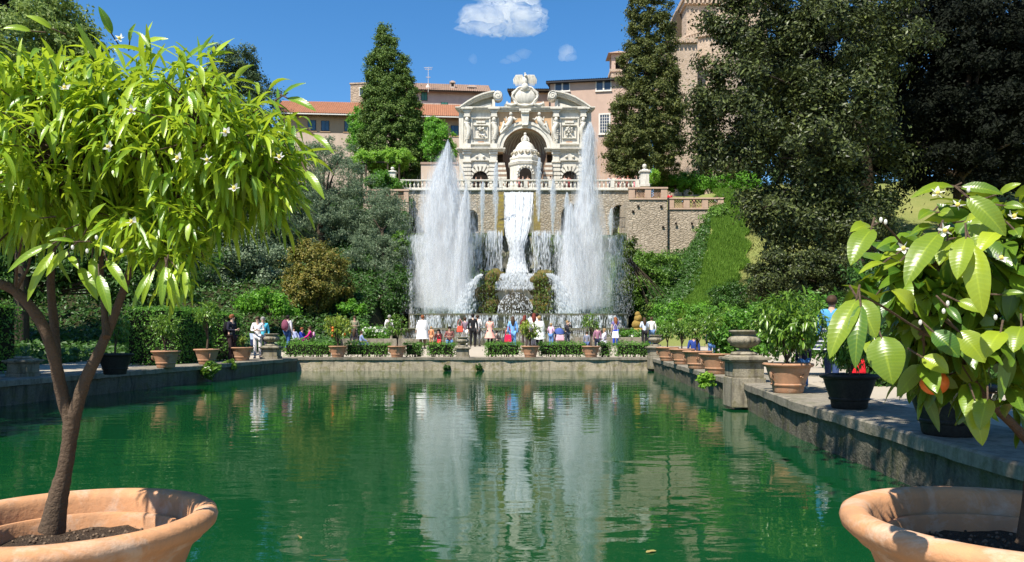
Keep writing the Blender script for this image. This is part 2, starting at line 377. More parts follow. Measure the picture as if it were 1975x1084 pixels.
tag(mb.build('water', M['water']), kind='structure')

# ------------------------------------------------------------------ pool walls
rng = random.Random(7)
def resample(pts, step):
    out = []
    for (y0, x0), (y1, x1) in zip(pts[:-1], pts[1:]):
        n = max(1, int((y1 - y0) / step))
        for k in range(n): out.append((x0 + (x1 - x0) * k / n, y0 + (y1 - y0) * k / n))
    out.append((pts[-1][1], pts[-1][0])); return out
def pool_wall(pts, sgn, name, label):
    root = thing(name, label, 'wall', (0, 0, 0))
    rows_w, rows_l = [], []
    for x, y in resample(pts, .35):
        j = lambda a: rng.uniform(-a, a)
        rows_w.append([(x + j(.03), y, -.9), (x + sgn * .02 + j(.03), y, -.05), (x + j(.035), y, .15), (x + j(.03), y, .40), (x + sgn * .5, y, .41)])
        e = -sgn * .05 + j(.012)
        rows_l.append([(x + sgn * .3, y, .405), (x + e, y, .405 + j(.008)), (x + e, y, T - .02 + j(.006)), (x + e + sgn * .02, y, T), (x + sgn * 1.15, y, T + .003), (x + sgn * 1.15, y, .3)])
    MB().loft(rows_w).build('wall_face', M['poolside_shaded'], root, 50)
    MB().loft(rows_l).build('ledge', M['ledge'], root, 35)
    return root
pool_wall(LEFT, -1, 'pool_wall', 'long shaded stone wall along the left side of the green pool')
pool_wall(RIGHT, 1, 'pool_wall', 'long stained stone wall along the right side of the green pool')
root = thing('pool_wall', 'low sunlit stone wall across the far end of the green pool', 'wall')
rows, rl = [], []
for k in range(46):
    x = -9.7 + 15.9 * k / 45; j = lambda a: rng.uniform(-a, a)
    rows.append([(x, 32.0 + j(.03), -.9), (x, 31.98 + j(.03), 0), (x, 32 + j(.04), .2), (x, 32.0 + j(.02), .455), (x, 32.6, .455)])
    rl.append([(x, 32.2, .45), (x, 31.95 + j(.01), .45), (x, 31.95 + j(.01), T + j(.006)), (x, 33.2, T + .004), (x, 33.2, .3)])
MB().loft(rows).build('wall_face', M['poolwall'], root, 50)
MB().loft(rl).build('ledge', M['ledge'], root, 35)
root = thing('pool_wall', 'near stone edge of the pool under the two big foreground pots', 'wall')
MB().box(-13, 8, 1.0, 3.1, -.9, .40).build('wall_face', M['poolwall'], root)
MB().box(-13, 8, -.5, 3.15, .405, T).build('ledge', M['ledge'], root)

# ------------------------------------------------------------------ leaf clouds
def ellips_pts(rs, n, c, r, shell=.55):
    d = unit(rs.normal(size=(n, 3))); rad = (shell + (1 - shell) * rs.random(n) ** .6)[:, None]
    return np.array(c) + d * rad * np.array(r), d
def leaves_at(rs, pts, nrm, size, aspect=.5, jit=.7, droop=.0):
    """one small folded leaf spray (two triangles sharing a fold) per point -> (N,4,3)"""
    n = len(pts); nn = unit(nrm + rs.normal(size=(n, 3)) * jit)
    a = rs.normal(size=(n, 3)); a[:, 2] -= droop; u = unit(a - nn * (a * nn).sum(1, keepdims=True)); w = np.cross(nn, u)
    s = size * (.6 + .8 * rs.random(n))[:, None]; ww = w * s * aspect * .5
    p0 = pts - u * s * .5; p2 = pts + u * s * .5; lift = nn * s * .12
    return np.stack([p0, pts + ww + lift, p2, pts - ww + lift], 1)
def crown_leaves(rs, blobs, clump, per, leaf, aspect=.55, dens=1.0, shell=.55, up=.35, jit=.6, droop=0.0, flat=1.0, ragged=.5):
    """blobs: (centre, radii). clumps spread through each blob, leaves round each clump, gaps between"""
    out = []
    for c, r in blobs:
        r = np.array(r, float); area = (r[0] * r[1] + r[1] * r[2] + r[0] * r[2]) / 3
        n = max(8, int(dens * 7.0 * area / (clump * clump)))
        cp, d = ellips_pts(rs, n, c, r * (1 - .0), shell); cp += rs.normal(size=cp.shape) * clump * ragged
        k = int(per * 2.0); leaf_ = leaf * 1.22; loc = rs.normal(size=(n, k, 3)) * np.array([1, 1, .75 * flat]) * clump * .38 * (.6 + .8 * rs.random((n, 1, 1)))
        q = (cp[:, None] + loc).reshape(-1, 3); nd = unit(loc.reshape(-1, 3) * .8 + np.repeat(d, k, 0) * clump * .5 + np.array([0, 0, up * clump]))
        out.append(leaves_at(rs, q, nd, leaf_, aspect, jit, droop))
    return np.concatenate(out)
LEAFT = {}
def tree(name, label, cat, blobs, trunk, leafmat, clump=.6, per=60, leaf=.14, seed=1, group=None, barkmat='bark2', limbs=8, **kw):
    """a standing tree: tapered trunk with limbs into the crown, crown of separate leaves"""
    rs = np.random.RandomState(seed); rr = random.Random(seed)
    base = Vector(trunk[0]); root = thing(name, label, cat, base, 0, group)
    L = crown_leaves(rs, [(np.array(c) - np.array(base), r) for c, r in blobs], clump, per, leaf, **kw)
    cr = np_mesh('crown', L, 4, leafmat, root)
    mb = MB(); path = [Vector(p) - base for p in trunk[1]]; r0 = trunk[2]
    mb.tube(path, [r0 * (1 - .6 * k / max(1, len(path) - 1)) for k in range(len(path))], 8)
    for k in range(limbs):
        c, r = rr.choice(blobs); a = path[-1] * rr.uniform(.55, 1.0) if len(path) > 1 else path[0]
        e = Vector(c) - base + Vector([rr.uniform(-.6, .6) * q for q in r]); mid = a.lerp(e, .5) + Vector((0, 0, (e - a).length * .08))
        mb.tube([a, mid, e], [r0 * .35, r0 * .2, r0 * .06], 6)
    mb.build('trunk', M[barkmat], root, 60)
    return root
def shrub(name, label, cat, blobs, leafmat, clump=.35, per=50, leaf=.1, seed=1, group=None, **kw):
    rs = np.random.RandomState(seed); b = np.array(blobs[0][0]) - np.array([0, 0, blobs[0][1][2]])
    root = thing(name, label, cat, tuple(b), 0, group)
    np_mesh('foliage', crown_leaves(rs, [(np.array(c) - b, r) for c, r in blobs], clump, per, leaf, **kw), 4, leafmat, root)
    mb = MB(); rr = random.Random(seed)
    for c, r in blobs:
        for k in range(4):
            e = Vector(c) - Vector(b) + Vector([rr.uniform(-.6, .6) * q for q in r]); mb.tube([(rr.uniform(-.1, .1), rr.uniform(-.1, .1), 0), e * .5 + Vector((0, 0, .1)), e], [.05, .03, .01], 5)
    mb.build('stems', M['bark2'], root)
    return root
def hedge(label, x0, x1, y0, y1, z0, z1, leafmat, leaf=.07, dens=260, seed=1, rough=.06, group=None, cat='hedge', name='hedge', core=True, legs=0.0, dx=0.0):
    """clipped hedge: leaves on all sides with an uneven skin over a dark twiggy core"""
    rs = np.random.RandomState(seed); root = thing(name, label, cat, ((x0 + x1) / 2, (y0 + y1) / 2, z0), 0, group)
    hx, hy, h = (x1 - x0) / 2, (y1 - y0) / 2, z1 - z0; out, no = [], []
    zb = h * legs
    def face(n, fn, nv):
        u, w = rs.random(n), rs.random(n); p = fn(u, w)
        wob = (np.sin(p[:, 0] * 3.1 + seed) + np.sin(p[:, 1] * 4.3) + np.sin(p[:, 2] * 5.7 + p[:, 0] * 2)) * rough * .4
        out.append(p + np.array(nv) * (wob[:, None] + rs.normal(size=(n, 1)) * rough)); no.append(np.tile(np.array(nv, float), (n, 1)))
    hh = h - zb
    face(int(dens * 4 * hx * hy), lambda u, w: np.stack([(u * 2 - 1) * hx, (w * 2 - 1) * hy, np.full(len(u), h)], 1), (0, 0, 1))
    for sg in (-1, 1):
        face(int(dens * 2 * hx * hh), lambda u, w: np.stack([(u * 2 - 1) * hx, np.full(len(u), sg * hy), zb + (1 - w ** 1.2) * hh], 1), (0, sg, .25))
        face(int(dens * 2 * hy * hh), lambda u, w: np.stack([np.full(len(u), sg * hx), (u * 2 - 1) * hy, zb + (1 - w ** 1.2) * hh], 1), (sg, 0, .25))
    p = np.concatenate(out); nn = np.concatenate(no); p[:, 0] += dx * p[:, 1]
    np_mesh('foliage', leaves_at(rs, p, nn, leaf, .62, .65), 4, leafmat, root)
    mb = MB(); rr = random.Random(seed)
    for k in range(int(10 + hx * 10)):
        x = rr.uniform(-hx, hx) * .9; y = rr.uniform(-hy, hy) * .8; mb.tube([(x, y, 0), (x + rr.uniform(-.1, .1), y, h * .5), (x + rr.uniform(-.2, .2), y, h * .92)], [.025, .016, .006], 4)
    mb.build('stems', M['bark2'], root)
    if core:
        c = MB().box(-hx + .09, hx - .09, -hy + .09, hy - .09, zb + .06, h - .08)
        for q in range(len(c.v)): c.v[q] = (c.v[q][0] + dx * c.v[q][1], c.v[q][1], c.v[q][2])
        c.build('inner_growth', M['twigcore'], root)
    return root
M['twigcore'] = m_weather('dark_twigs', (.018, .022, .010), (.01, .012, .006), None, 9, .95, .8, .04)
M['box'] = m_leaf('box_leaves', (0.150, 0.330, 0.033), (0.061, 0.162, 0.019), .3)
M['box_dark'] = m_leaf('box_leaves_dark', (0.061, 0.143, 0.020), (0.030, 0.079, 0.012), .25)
M['bright'] = m_leaf('bright_leaves', (0.189, 0.405, 0.034), (0.073, 0.207, 0.018), .35)
M['wist'] = m_leaf('wisteria_leaves', (0.312, 0.494, 0.052), (0.140, 0.304, 0.029), .35)
M['cyp'] = m_leaf('cypress_leaves', (0.149, 0.228, 0.035), (0.055, 0.110, 0.019), .15, .6)
M['cyp2'] = m_leaf('cypress_leaves_olive', (0.138, 0.152, 0.026), (0.050, 0.072, 0.016), .12, .6)
M['olive'] = m_leaf('olive_leaves', (0.230, 0.297, 0.162), (0.099, 0.153, 0.084), .2, .45)
M['rust'] = m_leaf('bronze_shrub_leaves', (0.285, 0.225, 0.045), (0.115, 0.149, 0.024), .25, .5)
M['oak'] = m_leaf('holm_oak_leaves', (.13, .16, .04), (.016, .024, .009), .10, .42, .22, None, False, .55)
M['pine_shade'] = m_leaf('dark_shaded_conifer_leaves', (.012, .016, .008), (.005, .007, .004), .05, .7, .1)  # dark conifer green taken near-black, deep shade put into the leaf colour
M['ltree'] = m_leaf('pale_tree_leaves', (0.255, 0.330, 0.075), (0.121, 0.189, 0.038), .3, .5)
M['dgreen'] = m_leaf('far_tree_leaves', (0.091, 0.150, 0.046), (0.041, 0.070, 0.023), .15, .6)
M['ivy'] = m_leaf('ivy_leaves', (0.176, 0.320, 0.040), (0.072, 0.158, 0.022), .25)
M['mossleaf'] = m_leaf('moss_tufts', (.11, .16, .02), (.045, .08, .012), .2, .8)
M['mossgold'] = m_leaf('golden_moss_tufts', (.30, .26, .02), (.14, .13, .015), .2, .8)
M['grass'] = m_leaf('grass_blades', (.21, .36, .045), (.11, .21, .024), .32, .6)
M['citrus'] = m_leaf('citrus_leaves', (0.192, 0.320, 0.035), (0.065, 0.144, 0.017), .3, .32, .5)
M['citrus_y'] = m_leaf('young_citrus_leaves', (0.336, 0.392, 0.049), (0.126, 0.214, 0.025), .35, .35, .5)
M['orange_leaf'] = m_leaf('big_orange_leaves', (.50, .62, .045), (.075, .20, .014), .36, .32, .5, (.60, .76, .045), 40, .75)
M['orange_leaf2'] = m_leaf('broad_orange_leaves', (.42, .50, .03), (.03, .11, .012), .28, .3, .5, (.62, .70, .04), 46, .8)
M['orange_leaf3'] = m_leaf('older_orange_leaves', (.20, .31, .02), (.018, .075, .010), .22, .3, .5, (.46, .60, .03), 46, .7)
from mathutils import noise as mnoise
def rock(mb, c, r, seed=0, amp=.25, freq=1.2, nu=18, nv=12, m=0):
    b = len(mb.v); mb.sph((0, 0, 0), 1, nu, nv, m)
    for i in range(b, len(mb.v)):
        p = Vector(mb.v[i]); q = Vector((p.x * r[0], p.y * r[1], p.z * r[2]))
        n = mnoise.fractal(q * freq + Vector((seed * 7.1, seed * 3.3, 0)), 1.0, 2.0, 4)
        q *= 1 + amp * n; mb.v[i] = (c[0] + q.x, c[1] + q.y, c[2] + q.z)
    return mb
def ribbons(rs, p0, p1, w):
    """thin ribbons of falling water from p0 to p1 (N,3), each facing a random way"""
    n = len(p0); a = rs.random(n) * 2 * PI; u = np.stack([np.cos(a), np.sin(a), np.zeros(n)], 1) * w[:, None]
    mid = (p0 + p1) / 2
    return np.stack([p0, mid + u, p1, mid - u], 1)
def jet(rs, prof, Y, n, dep=1.0, ln=(.2, .8), wd=(.0025, .008)):
    """prof rows: (py, centre px, half-width px, weight) top to bottom"""
    prof = sorted(prof); py = np.array([p[0] for p in prof]); cxs = np.array([p[1] for p in prof]); hw = np.array([p[2] for p in prof]); wt = np.array([p[3] for p in prof], float)
    g = np.linspace(py[0], py[-1], 400); dens = np.interp(g, py, wt * np.maximum(hw, 2)); cdf = np.cumsum(dens); cdf /= cdf[-1]
    y = np.interp(rs.random(n), cdf, g)
    c = np.interp(y, py, cxs); h = np.interp(y, py, hw) * .73
    # wisps: bunch the drops in strands
    ns = 46; sa = rs.normal(size=(ns, 2)) * .55; k = rs.randint(0, ns, n); loose = rs.random(n) < .45
    rx = np.where(loose, rs.normal(size=n) * .55, sa[k, 0] + rs.normal(size=n) * .07); ry = np.where(loose, rs.normal(size=n) * .55, sa[k, 1] + rs.normal(size=n) * .07)
    rx = rx + .28 * np.sin(y * .05 + k * 1.7 + 2) * (~loose) * np.clip((y - py[0]) / 80, 0, 1)
    cl = np.sin(rx * 5.1 + y * .021 + py[0]) + np.sin(rx * 9.7 - y * .045) + .8 * np.sin(y * .11 + rx * 3) + rs.normal(size=n) * .9; ok = cl > np.interp(y, [py[0], py[0] + 90, py[-1]], [-3, -.9, .4]); rx, ry, y, c, h = rx[ok], ry[ok], y[ok], c[ok], h[ok]; n = len(y)
    x = (c - CX) / F * Y + rx * h / F * Y; yy = Y + ry * h / F * Y * dep; z = CZ - (y - HY) / F * Y
    L = rs.uniform(*ln, n); p0 = np.stack([x, yy, z + L / 2], 1); p1 = np.stack([x + rs.normal(size=n) * .02 + rx * .02, yy, z - L / 2], 1)
    return ribbons(rs, p0, p1, rs.uniform(*wd, n))
RS = np.random.RandomState(11)
# ---- lower terrace basins -------------------------------------------------
fb = thing('fountain_basin', 'long stone fountain basin with water spilling over its lip behind the visitors', 'fountain', (0, 0, 0))
def bow(x0, x1, y, b, n=24):
    return [(x0 + (x1 - x0) * k / n, y + b * ((2 * k / n - 1) ** 6)) for k in range(n + 1)]
xL, xR = -6.35, 7.15
rows = []
for x, y in bow(xL, xR, 47, 1.1):
    rows.append([(x, y + .1, .8), (x, y + .16, 1.7), (x, y - .02, 2.5), (x, y - .12, 2.62), (x, y - .12, 2.76), (x, y + .35, 2.76), (x, y + .35, 2.2)])
MB().loft(rows).box(xL - .02, xL + .35, 48, 55, .8, 2.74).box(xR - .35, xR + .02, 48, 55, .8, 2.74).build('basin_wall', M['wetstone'], fb, 40)
M['basinwater'] = m_plain('basin_water', (.16, .22, .19), .15, .2, 2, .6, .5, 0, .05)
MB().add([(xL + .3, 47.2, 2.70), (xR - .3, 47.2, 2.70), (xR - .3, 55, 2.70), (xL + .3, 55, 2.70)], [(0, 1, 2, 3)]).build('basin_water', M['basinwater'], fb)
n = 4200; x = RS.uniform(xL + .1, xR - .1, n); gap = (np.sin(x * 2.3) + np.sin(x * 5.1 + 1) + np.sin(x * 11)) > RS.normal(size=n) * 1.0 - .4
x = x[gap]; n = len(x); zt = 2.72 - RS.random(n) ** 1.5 * .8; L = RS.uniform(.1, .55, n); yb = 46.84 + 1.1 * ((2 * (x - xL) / (xR - xL) - 1) ** 6) - RS.random(n) * .12
p0 = np.stack([x, yb, zt], 1); p1 = np.stack([x + RS.normal(size=n) * .02, yb - .05, np.maximum(zt - L, 1.8)], 1)
np_mesh('spilling_water', ribbons(RS, p0, p1, RS.uniform(.008, .022, n)), 4, M['spray'], fb)
lb = thing('fountain_basin', 'lower outer stone trough in front of the fountain, just above the gravel', 'fountain', (0, 0, 0))
lrows = []
for x, y in bow(-6.9, 7.7, 45.3, 1.3):
    lrows.append([(x, y + .05, .8), (x, y + .05, 1.7), (x, y - .06, 1.74), (x, y - .06, 1.88), (x, y + .4, 1.88), (x, y + .4, 1.5)])
MB().loft(lrows).build('trough_wall', M['wetstone'], lb, 40)
MB().add([(-6.6, 45.5, 1.82), (7.4, 45.5, 1.82), (7.4, 47.2, 1.82), (-6.6, 47.2, 1.82)], [(0, 1, 2, 3)]).build('trough_water', M['basinwater'], lb)
n = 1500; x = RS.uniform(-6.5, 7.3, n); zt = 1.84 - RS.random(n) * .6; p0 = np.stack([x, 45.2 + 1.3 * ((2 * (x + 6.9) / 14.6 - 1) ** 6) - RS.random(n) * .05, zt], 1); p1 = p0 - np.stack([np.zeros(n), np.full(n, .02), RS.uniform(.08, .35, n)], 1)
np_mesh('spilling_water', ribbons(RS, p0, p1, RS.uniform(.006, .014, n)), 4, M['spray'], lb)

# ---- mossy waterfall wall ---------------------------------------------------
ww = thing('waterfall_wall', 'broad green mossy wall behind the tall water jets', 'fountain wall')
wx0, wx1, wy, wz = pX(788, 55), pX(1207, 55), 55.0, pZ(455, 55)
rows = []
for a in range(61):
    x = wx0 + (wx1 - wx0) * a / 60; col = []
    for b in range(22):
        z = .8 + (wz - .8) * b / 21; q = mnoise.fractal(Vector((x * .6, z * .25, 3)), 1, 2, 4)
        col.append((x, wy - .35 * q - (.25 if b > 19 else 0) - .15, z))
    col += [(x, wy + .6, wz + .05), (x, 69.3, wz + .05)]
    rows.append(col)
mb = MB().loft(rows).box(wx0 + .05, wx0 + .4, wy + .1, 69.3, .8, wz).box(wx1 - .4, wx1 - .05, wy + .1, 69.3, .8, wz)
mb.build('wall_face', M['mosswall'], ww, 60)
def moss_pts(n, fx, fz, fy, spread=.25, hang=0.0):
    x = fx(n); return np.stack([x, fy(n) - RS.random(n) * spread, fz(n)], 1)
n = 9000; x = wx0 + (wx1 - wx0) * RS.random(n); x = x[(np.sin(x * 1.7) + np.sin(x * 4.1 + 2) * .7 + RS.normal(size=n) * .4) > -.1]; n = len(x)
p = np.stack([x, wy - .35 - RS.random(n) * .35, wz + .1 - RS.random(n) ** 2 * 2.2], 1)
mm = leaves_at(RS, p, np.tile([0, -1., .4], (n, 1)), .11, .45, .6, 1.5)
np_mesh('moss', mm, 4, M['mossleaf'], ww)
cur = thing('water_curtain', 'thin streaks of white water trickling down the mossy wall', 'waterfall')
def curtain(x0, x1, n, zt0, reach, y0=54.3):
    x = RS.uniform(x0, x1, n); x = x[(np.sin(x * 3.7) + np.sin(x * 8.3 + 1) + RS.normal(size=n) * .8) > -.3]; n = len(x)
    t = RS.random(n) ** 1.7; zt = zt0 + .05 - t * reach; L = RS.uniform(.15, .9, n)
    p0 = np.stack([x, y0 - .15 * np.sqrt(t) - RS.random(n) * .35, zt], 1); p1 = p0 + np.stack([RS.normal(size=n) * .02, np.full(n, -.03), -L], 1)
    p1[:, 2] = np.maximum(p1[:, 2], 2.7); return ribbons(RS, p0, p1, RS.uniform(.008, .022, n))
np_mesh('water_streaks', np.concatenate([curtain(wx0, wx0 + 1.2, 700, wz, 3.5), curtain(pX(903, 55), pX(970, 55), 2000, wz + .1, 3.0, 53.0), curtain(pX(1018, 55), pX(1095, 55), 2400, wz + .1, 3.3, 53.0), curtain(pX(1085, 55), wx1, 1700, wz, 4.5), curtain(wx0, wx1, 2500, wz - .5, 5.2)]), 4, M['spray'], cur)

# ---- mossy rocks flanking the cascade and the central grotto -----------------
rk = thing('mossy_rock', 'dark mossy overhang hanging left of the white cascade', 'rock')
mb = MB(); rock(mb, P(936, 494, 54.2), (.9, .9, 1.25), 1, .35); rock(mb, P(956, 482, 54.3), (.6, .8, 1.0), 2, .35); mb.build('rock_mass', M['overhang'], rk, 70)
n = 1300; pts, d = ellips_pts(RS, n, P(944, 484, 54), (1.05, .95, 1.2), .9); np_mesh('moss', leaves_at(RS, pts, d, .1, .5, .5, 1.2), 4, M['mossleaf'], rk)
rk = thing('mossy_rock', 'wet mossy overhang right of the white cascade', 'rock')
mb = MB(); rock(mb, P(1046, 487, 54.2), (.8, .8, 1.1), 4, .35); rock(mb, P(1070, 482, 54.4), (.9, .8, .95), 5, .35); mb.build('rock_mass', M['overhang'], rk, 70)
n = 900; pts, d = ellips_pts(RS, n, P(1054, 480, 54), (1.2, .95, 1.05), .9); np_mesh('moss', leaves_at(RS, pts, d, .1, .5, .5, 1.2), 4, M['ivy'], rk)
gr = thing('fountain_grotto', 'mossy square grotto rock under the cascade with a dripping dome in its middle', 'fountain')
Yg = 50.0
for (a, b, s) in ((925, 958, 1), (1028, 1066, -1)):
    mb = MB()
    for k in range(9):
        rock(mb, P(a + (b - a) * RS.random(), 604 - 9 * k, Yg + .2 + RS.random() * .4), (.62 + .1 * RS.random(), .6, .46), k + (20 if s > 0 else 40), .3, 1.6, 14, 9)
    mb.build('mossy_pier', M['mossrock'], gr, 75)
MB().box(pX(950, Yg), pX(1034, Yg), Yg + .2, 53.5, 2.6, pZ(529, Yg)).box(pX(934, Yg), pX(1058, Yg), Yg + .9, 54, 2.6, pZ(524, Yg) - .1).build('weir_block', M['wetstone'], gr, bevel=.06)
MB().box(pX(955, Yg), pX(1030, Yg), Yg + .08, Yg + .196, pZ(585, Yg), pZ(551, Yg)).build('stone_band', M['cream_dark'], gr, bevel=.03)
mb = MB(); rock(mb, (pX(994, Yg), Yg - .1, pZ(604, Yg)), (1.14, .75, 1.32), 3, .12, 2.5, 22, 14); mb.build('dome_rock', M['darkrock'] if 'darkrock' in M else M['wetstone'], gr, 75)
n = 1600; pts, d = ellips_pts(RS, n, (pX(994, Yg), Yg - .1, pZ(604, Yg)), (1.2, .8, 1.38), .97); k = (d[:, 2] > -.1) & (d[:, 1] < .2); pts = pts[k]; n = len(pts)
p1 = pts - np.stack([np.zeros(n), np.full(n, .04), RS.uniform(.08, .22, n)], 1); np_mesh('dripping_water', ribbons(RS, pts, p1, RS.uniform(.014, .032, n)), 4, M['spray'], gr)
n = 2600; x = RS.uniform(pX(955, Yg), pX(1030, Yg), n); t = RS.random(n) ** 1.3; zt = pZ(528, Yg) + .05 - t * .95; p0 = np.stack([x, Yg - .02 - .25 * np.sqrt(t) - RS.random(n) * .1, zt], 1); p1 = p0 - np.stack([np.zeros(n), np.full(n, .03), RS.uniform(.08, .3, n)], 1)
np_mesh('falling_water', ribbons(RS, p0, p1, RS.uniform(.01, .024, n)), 4, M['spray'], gr)
n = 1100; x = RS.uniform(pX(926, Yg), pX(1066, Yg), n); x = x[(x < pX(958, Yg)) | (x > pX(1028, Yg))]; n = len(x); p = np.stack([x, Yg - .35 - RS.random(n) * .3, RS.uniform(2.7, 5.6, n)], 1)
np_mesh('moss', leaves_at(RS, p, np.tile([0, -1., .5], (n, 1)), .17, .5, .6, 1), 4, M['mossleaf'], gr)
# ---- the white cascade --------------------------------------------------------
cs = thing('cascade', 'thick white cascade pouring down the middle from the balustrade to the grotto', 'waterfall')
crow = [(368, 972, 1030, 66.8), (372, 971, 1030, 66.2), (400, 973, 1028, 62.5), (425, 974, 1025, 58.5), (445, 976, 1021, 54.6), (456, 978, 1018, 53.4), (466, 981, 1015, 53.1), (480, 984, 1012, 52.9), (500, 983, 1012, 52.6), (515, 980, 1015, 52.2), (526, 977, 1018, 51.4)]
def casc(u, t):
    tt = [r[0] for r in crow]; l = np.interp(t, tt, [r[1] for r in crow]); r = np.interp(t, tt, [r[2] for r in crow]); Y = np.interp(t, tt, [r[3] for r in crow])
    px = l + (r - l) * u; Y = Y - .5 * (1 - (2 * u - 1) ** 2); return np.stack([(px - CX) / F * Y, Y, CZ - (t - HY) / F * Y], -1)
rows = []
for k in range(60):
    t = 370 + (526 - 370) * k / 59; u = np.linspace(0.02, .98, 14); q = casc(u, np.full(14, t))
    for a in range(14): q[a] += np.array([0, .25 + .22 * mnoise.noise(Vector((q[a][0] * 5, t * .03, 0))), .0])
    rows.append([tuple(v) for v in q])
MB().loft(rows).build('water_sheet', M['cascade'] if 'cascade' in M else M['foam'], cs, 180)
n = 34000; t0 = 368 + (524 - 368) * RS.random(n); keep = RS.random(n) < np.interp(t0, [368, 395, 430], [.5, .65, .9]); t0 = t0[keep]; n = len(t0); u = RS.normal(.5, .33, n); st = np.sin(u * 23 + 1) + np.sin(u * 51 + t0 * .02) + np.sin(u * 87 + 2) + RS.normal(size=n) * .8; ok = (np.abs(u - .5) < .54) & (st > np.interp(t0, [368, 400, 440, 480, 524], [1.2, .9, .5, 0, -1.2])); u, t0 = u[ok], t0[ok]; n = len(u)
p0 = casc(u, t0); p1 = casc(u + RS.normal(size=n) * .02, t0 + RS.uniform(3, 12, n)); off = np.stack([RS.normal(size=n) * .03, -RS.random(n) * .3, RS.normal(size=n) * .03], 1)
np_mesh('white_water', ribbons(RS, p0 + off, p1 + off, RS.uniform(.006, .014, n)), 4, M['spray'], cs)
mb = MB()
for s, (a, b) in enumerate(((958, 972), (1029, 1042))):
    rows = []
    for k in range(14):
        t = 372 + 6.5 * k; Y = np.interp(t, [r[0] for r in crow], [r[3] for r in crow]) + .2
        rows.append([(pX(a, Y) + .1 * mnoise.noise(Vector((t, 0, 0))), Y, pZ(t, Y)), (pX(a, Y) + .15, Y - .5, pZ(t, Y)), (pX(b, Y), Y - .45 + .2 * mnoise.noise(Vector((t * .3, 5, 0))), pZ(t, Y)), (pX(b, Y), Y + .4, pZ(t, Y))])
    mb.loft(rows)
ch = thing('cascade_chute', 'brown mossy stone chute on both sides of the cascade', 'fountain'); mb.build('chute_sides', M['mossrock'], ch, 60)
rows = []
for k in range(24):
    t = 372 + 6.3 * k; Y = np.interp(t, [r[0] for r in crow], [r[3] for r in crow]) + .7
    rows.append([(pX(962, Y), Y + .3, pZ(t, Y)), (pX(995, Y), Y, pZ(t, Y)), (pX(1038, Y), Y + .3, pZ(t, Y))])
MB().loft(rows).build('chute_bed', M['wetstone'], ch, 60)
def m_vap(name, dens):
    m, nt, out = newmat(name); t = NT(nt); v = t.n.new('ShaderNodeVolumeScatter'); v.inputs['Color'].default_value = (.99, .995, 1, 1); v.inputs['Density'].default_value = dens; v.inputs['Anisotropy'].default_value = -.1
    t.link(v.outputs[0], out.inputs['Volume'])
    try: m.volume_sampling = 'DISTANCE'; m.cycles.homogeneous_volume = True
    except Exception: pass
    return m
M['vap1'] = m_vap('thin_vapour', .24); M['vap2'] = m_vap('mid_vapour', .5); M['vap3'] = m_vap('dense_vapour', .95); M['vap0'] = m_vap('drifting_vapour', .035)
# ---- jets -----------------------------------------------------------------------
def addjet(label, prof, Y, n, **kw):
    base = P(prof[-1][1], prof[-1][0], Y); r = thing('water_jet', label, 'water jet', tuple(base), 0, 'water jets of the fountain')
    V = jet(RS, prof, Y, int(n * 2.6), **kw) - np.array(base); np_mesh('spray', V, 4, M['spray'], r)
    if n > 5000:
        pv = [(a[0], a[1], a[2] * 1.75, a[3]) for a in prof]; np_mesh('veil', jet(RS, pv, Y, int(n * .6), ln=(.3, 1.0), wd=(.002, .006)) - np.array(base), 4, M['mist'], r)
        for f, mt in ((1.25, 'vap1'), (.85, 'vap2'), (.5, 'vap3')):
            rows = []; pp = sorted(prof)
            for q in range(31):
                py = pp[0][0] + (pp[-1][0] - pp[0][0]) * q / 30 + (3 if q == 0 else 0); w = np.interp(py, [a[0] for a in pp], [a[2] for a in pp]) * f; c_ = np.interp(py, [a[0] for a in pp], [a[1] for a in pp]); c = P(c_, py, Y) - base
                if q in (0, 30): w = .5
                rows.append([(c.x + (w / F * Y) * (math.cos(a) + .16 * mnoise.noise(Vector((math.cos(a) * 2, math.sin(a) * 2 + f * 5, py * .03)))), (w / F * Y) * math.sin(a), c.z) for a in np.linspace(0, 2 * PI, 25)])
            MB().loft(rows).build('vapour', M[mt], r, 180)
    return r
addjet('tall wide white water jet left of the cascade, with a pointed top', [(278, 864, 1.5, 1.5), (300, 861, 9, .8), (330, 857, 22, .8), (370, 854, 34, .8), (420, 853, 40, .72), (480, 853, 42, .55), (540, 852, 42, .42), (603, 852, 41, .4)], 50.5, 24000)
addjet('tallest white water jet, right of the cascade, with a rounded top', [(244, 1138, 5, 1.2), (262, 1137, 11, 1.2), (300, 1136, 13, 1.1), (350, 1135, 17, 1.0), (400, 1133, 25, .8), (460, 1131, 34, .56), (530, 1130, 39, .42), (603, 1130, 40, .4)], 50.5, 22000)
addjet('narrow leaning water jet just right of the pointed jet', [(370, 899, 3, 1.0), (400, 896, 9, .8), (450, 892, 14, .6), (520, 887, 19, .5), (603, 882, 22, .5)], 49.5, 5500)
addjet('narrow leaning water jet just left of the tallest jet', [(398, 1100, 4, 1.0), (420, 1100, 10, .7), (470, 1102, 18, .6), (530, 1105, 24, .5), (603, 1109, 27, .5)], 49.5, 5500)
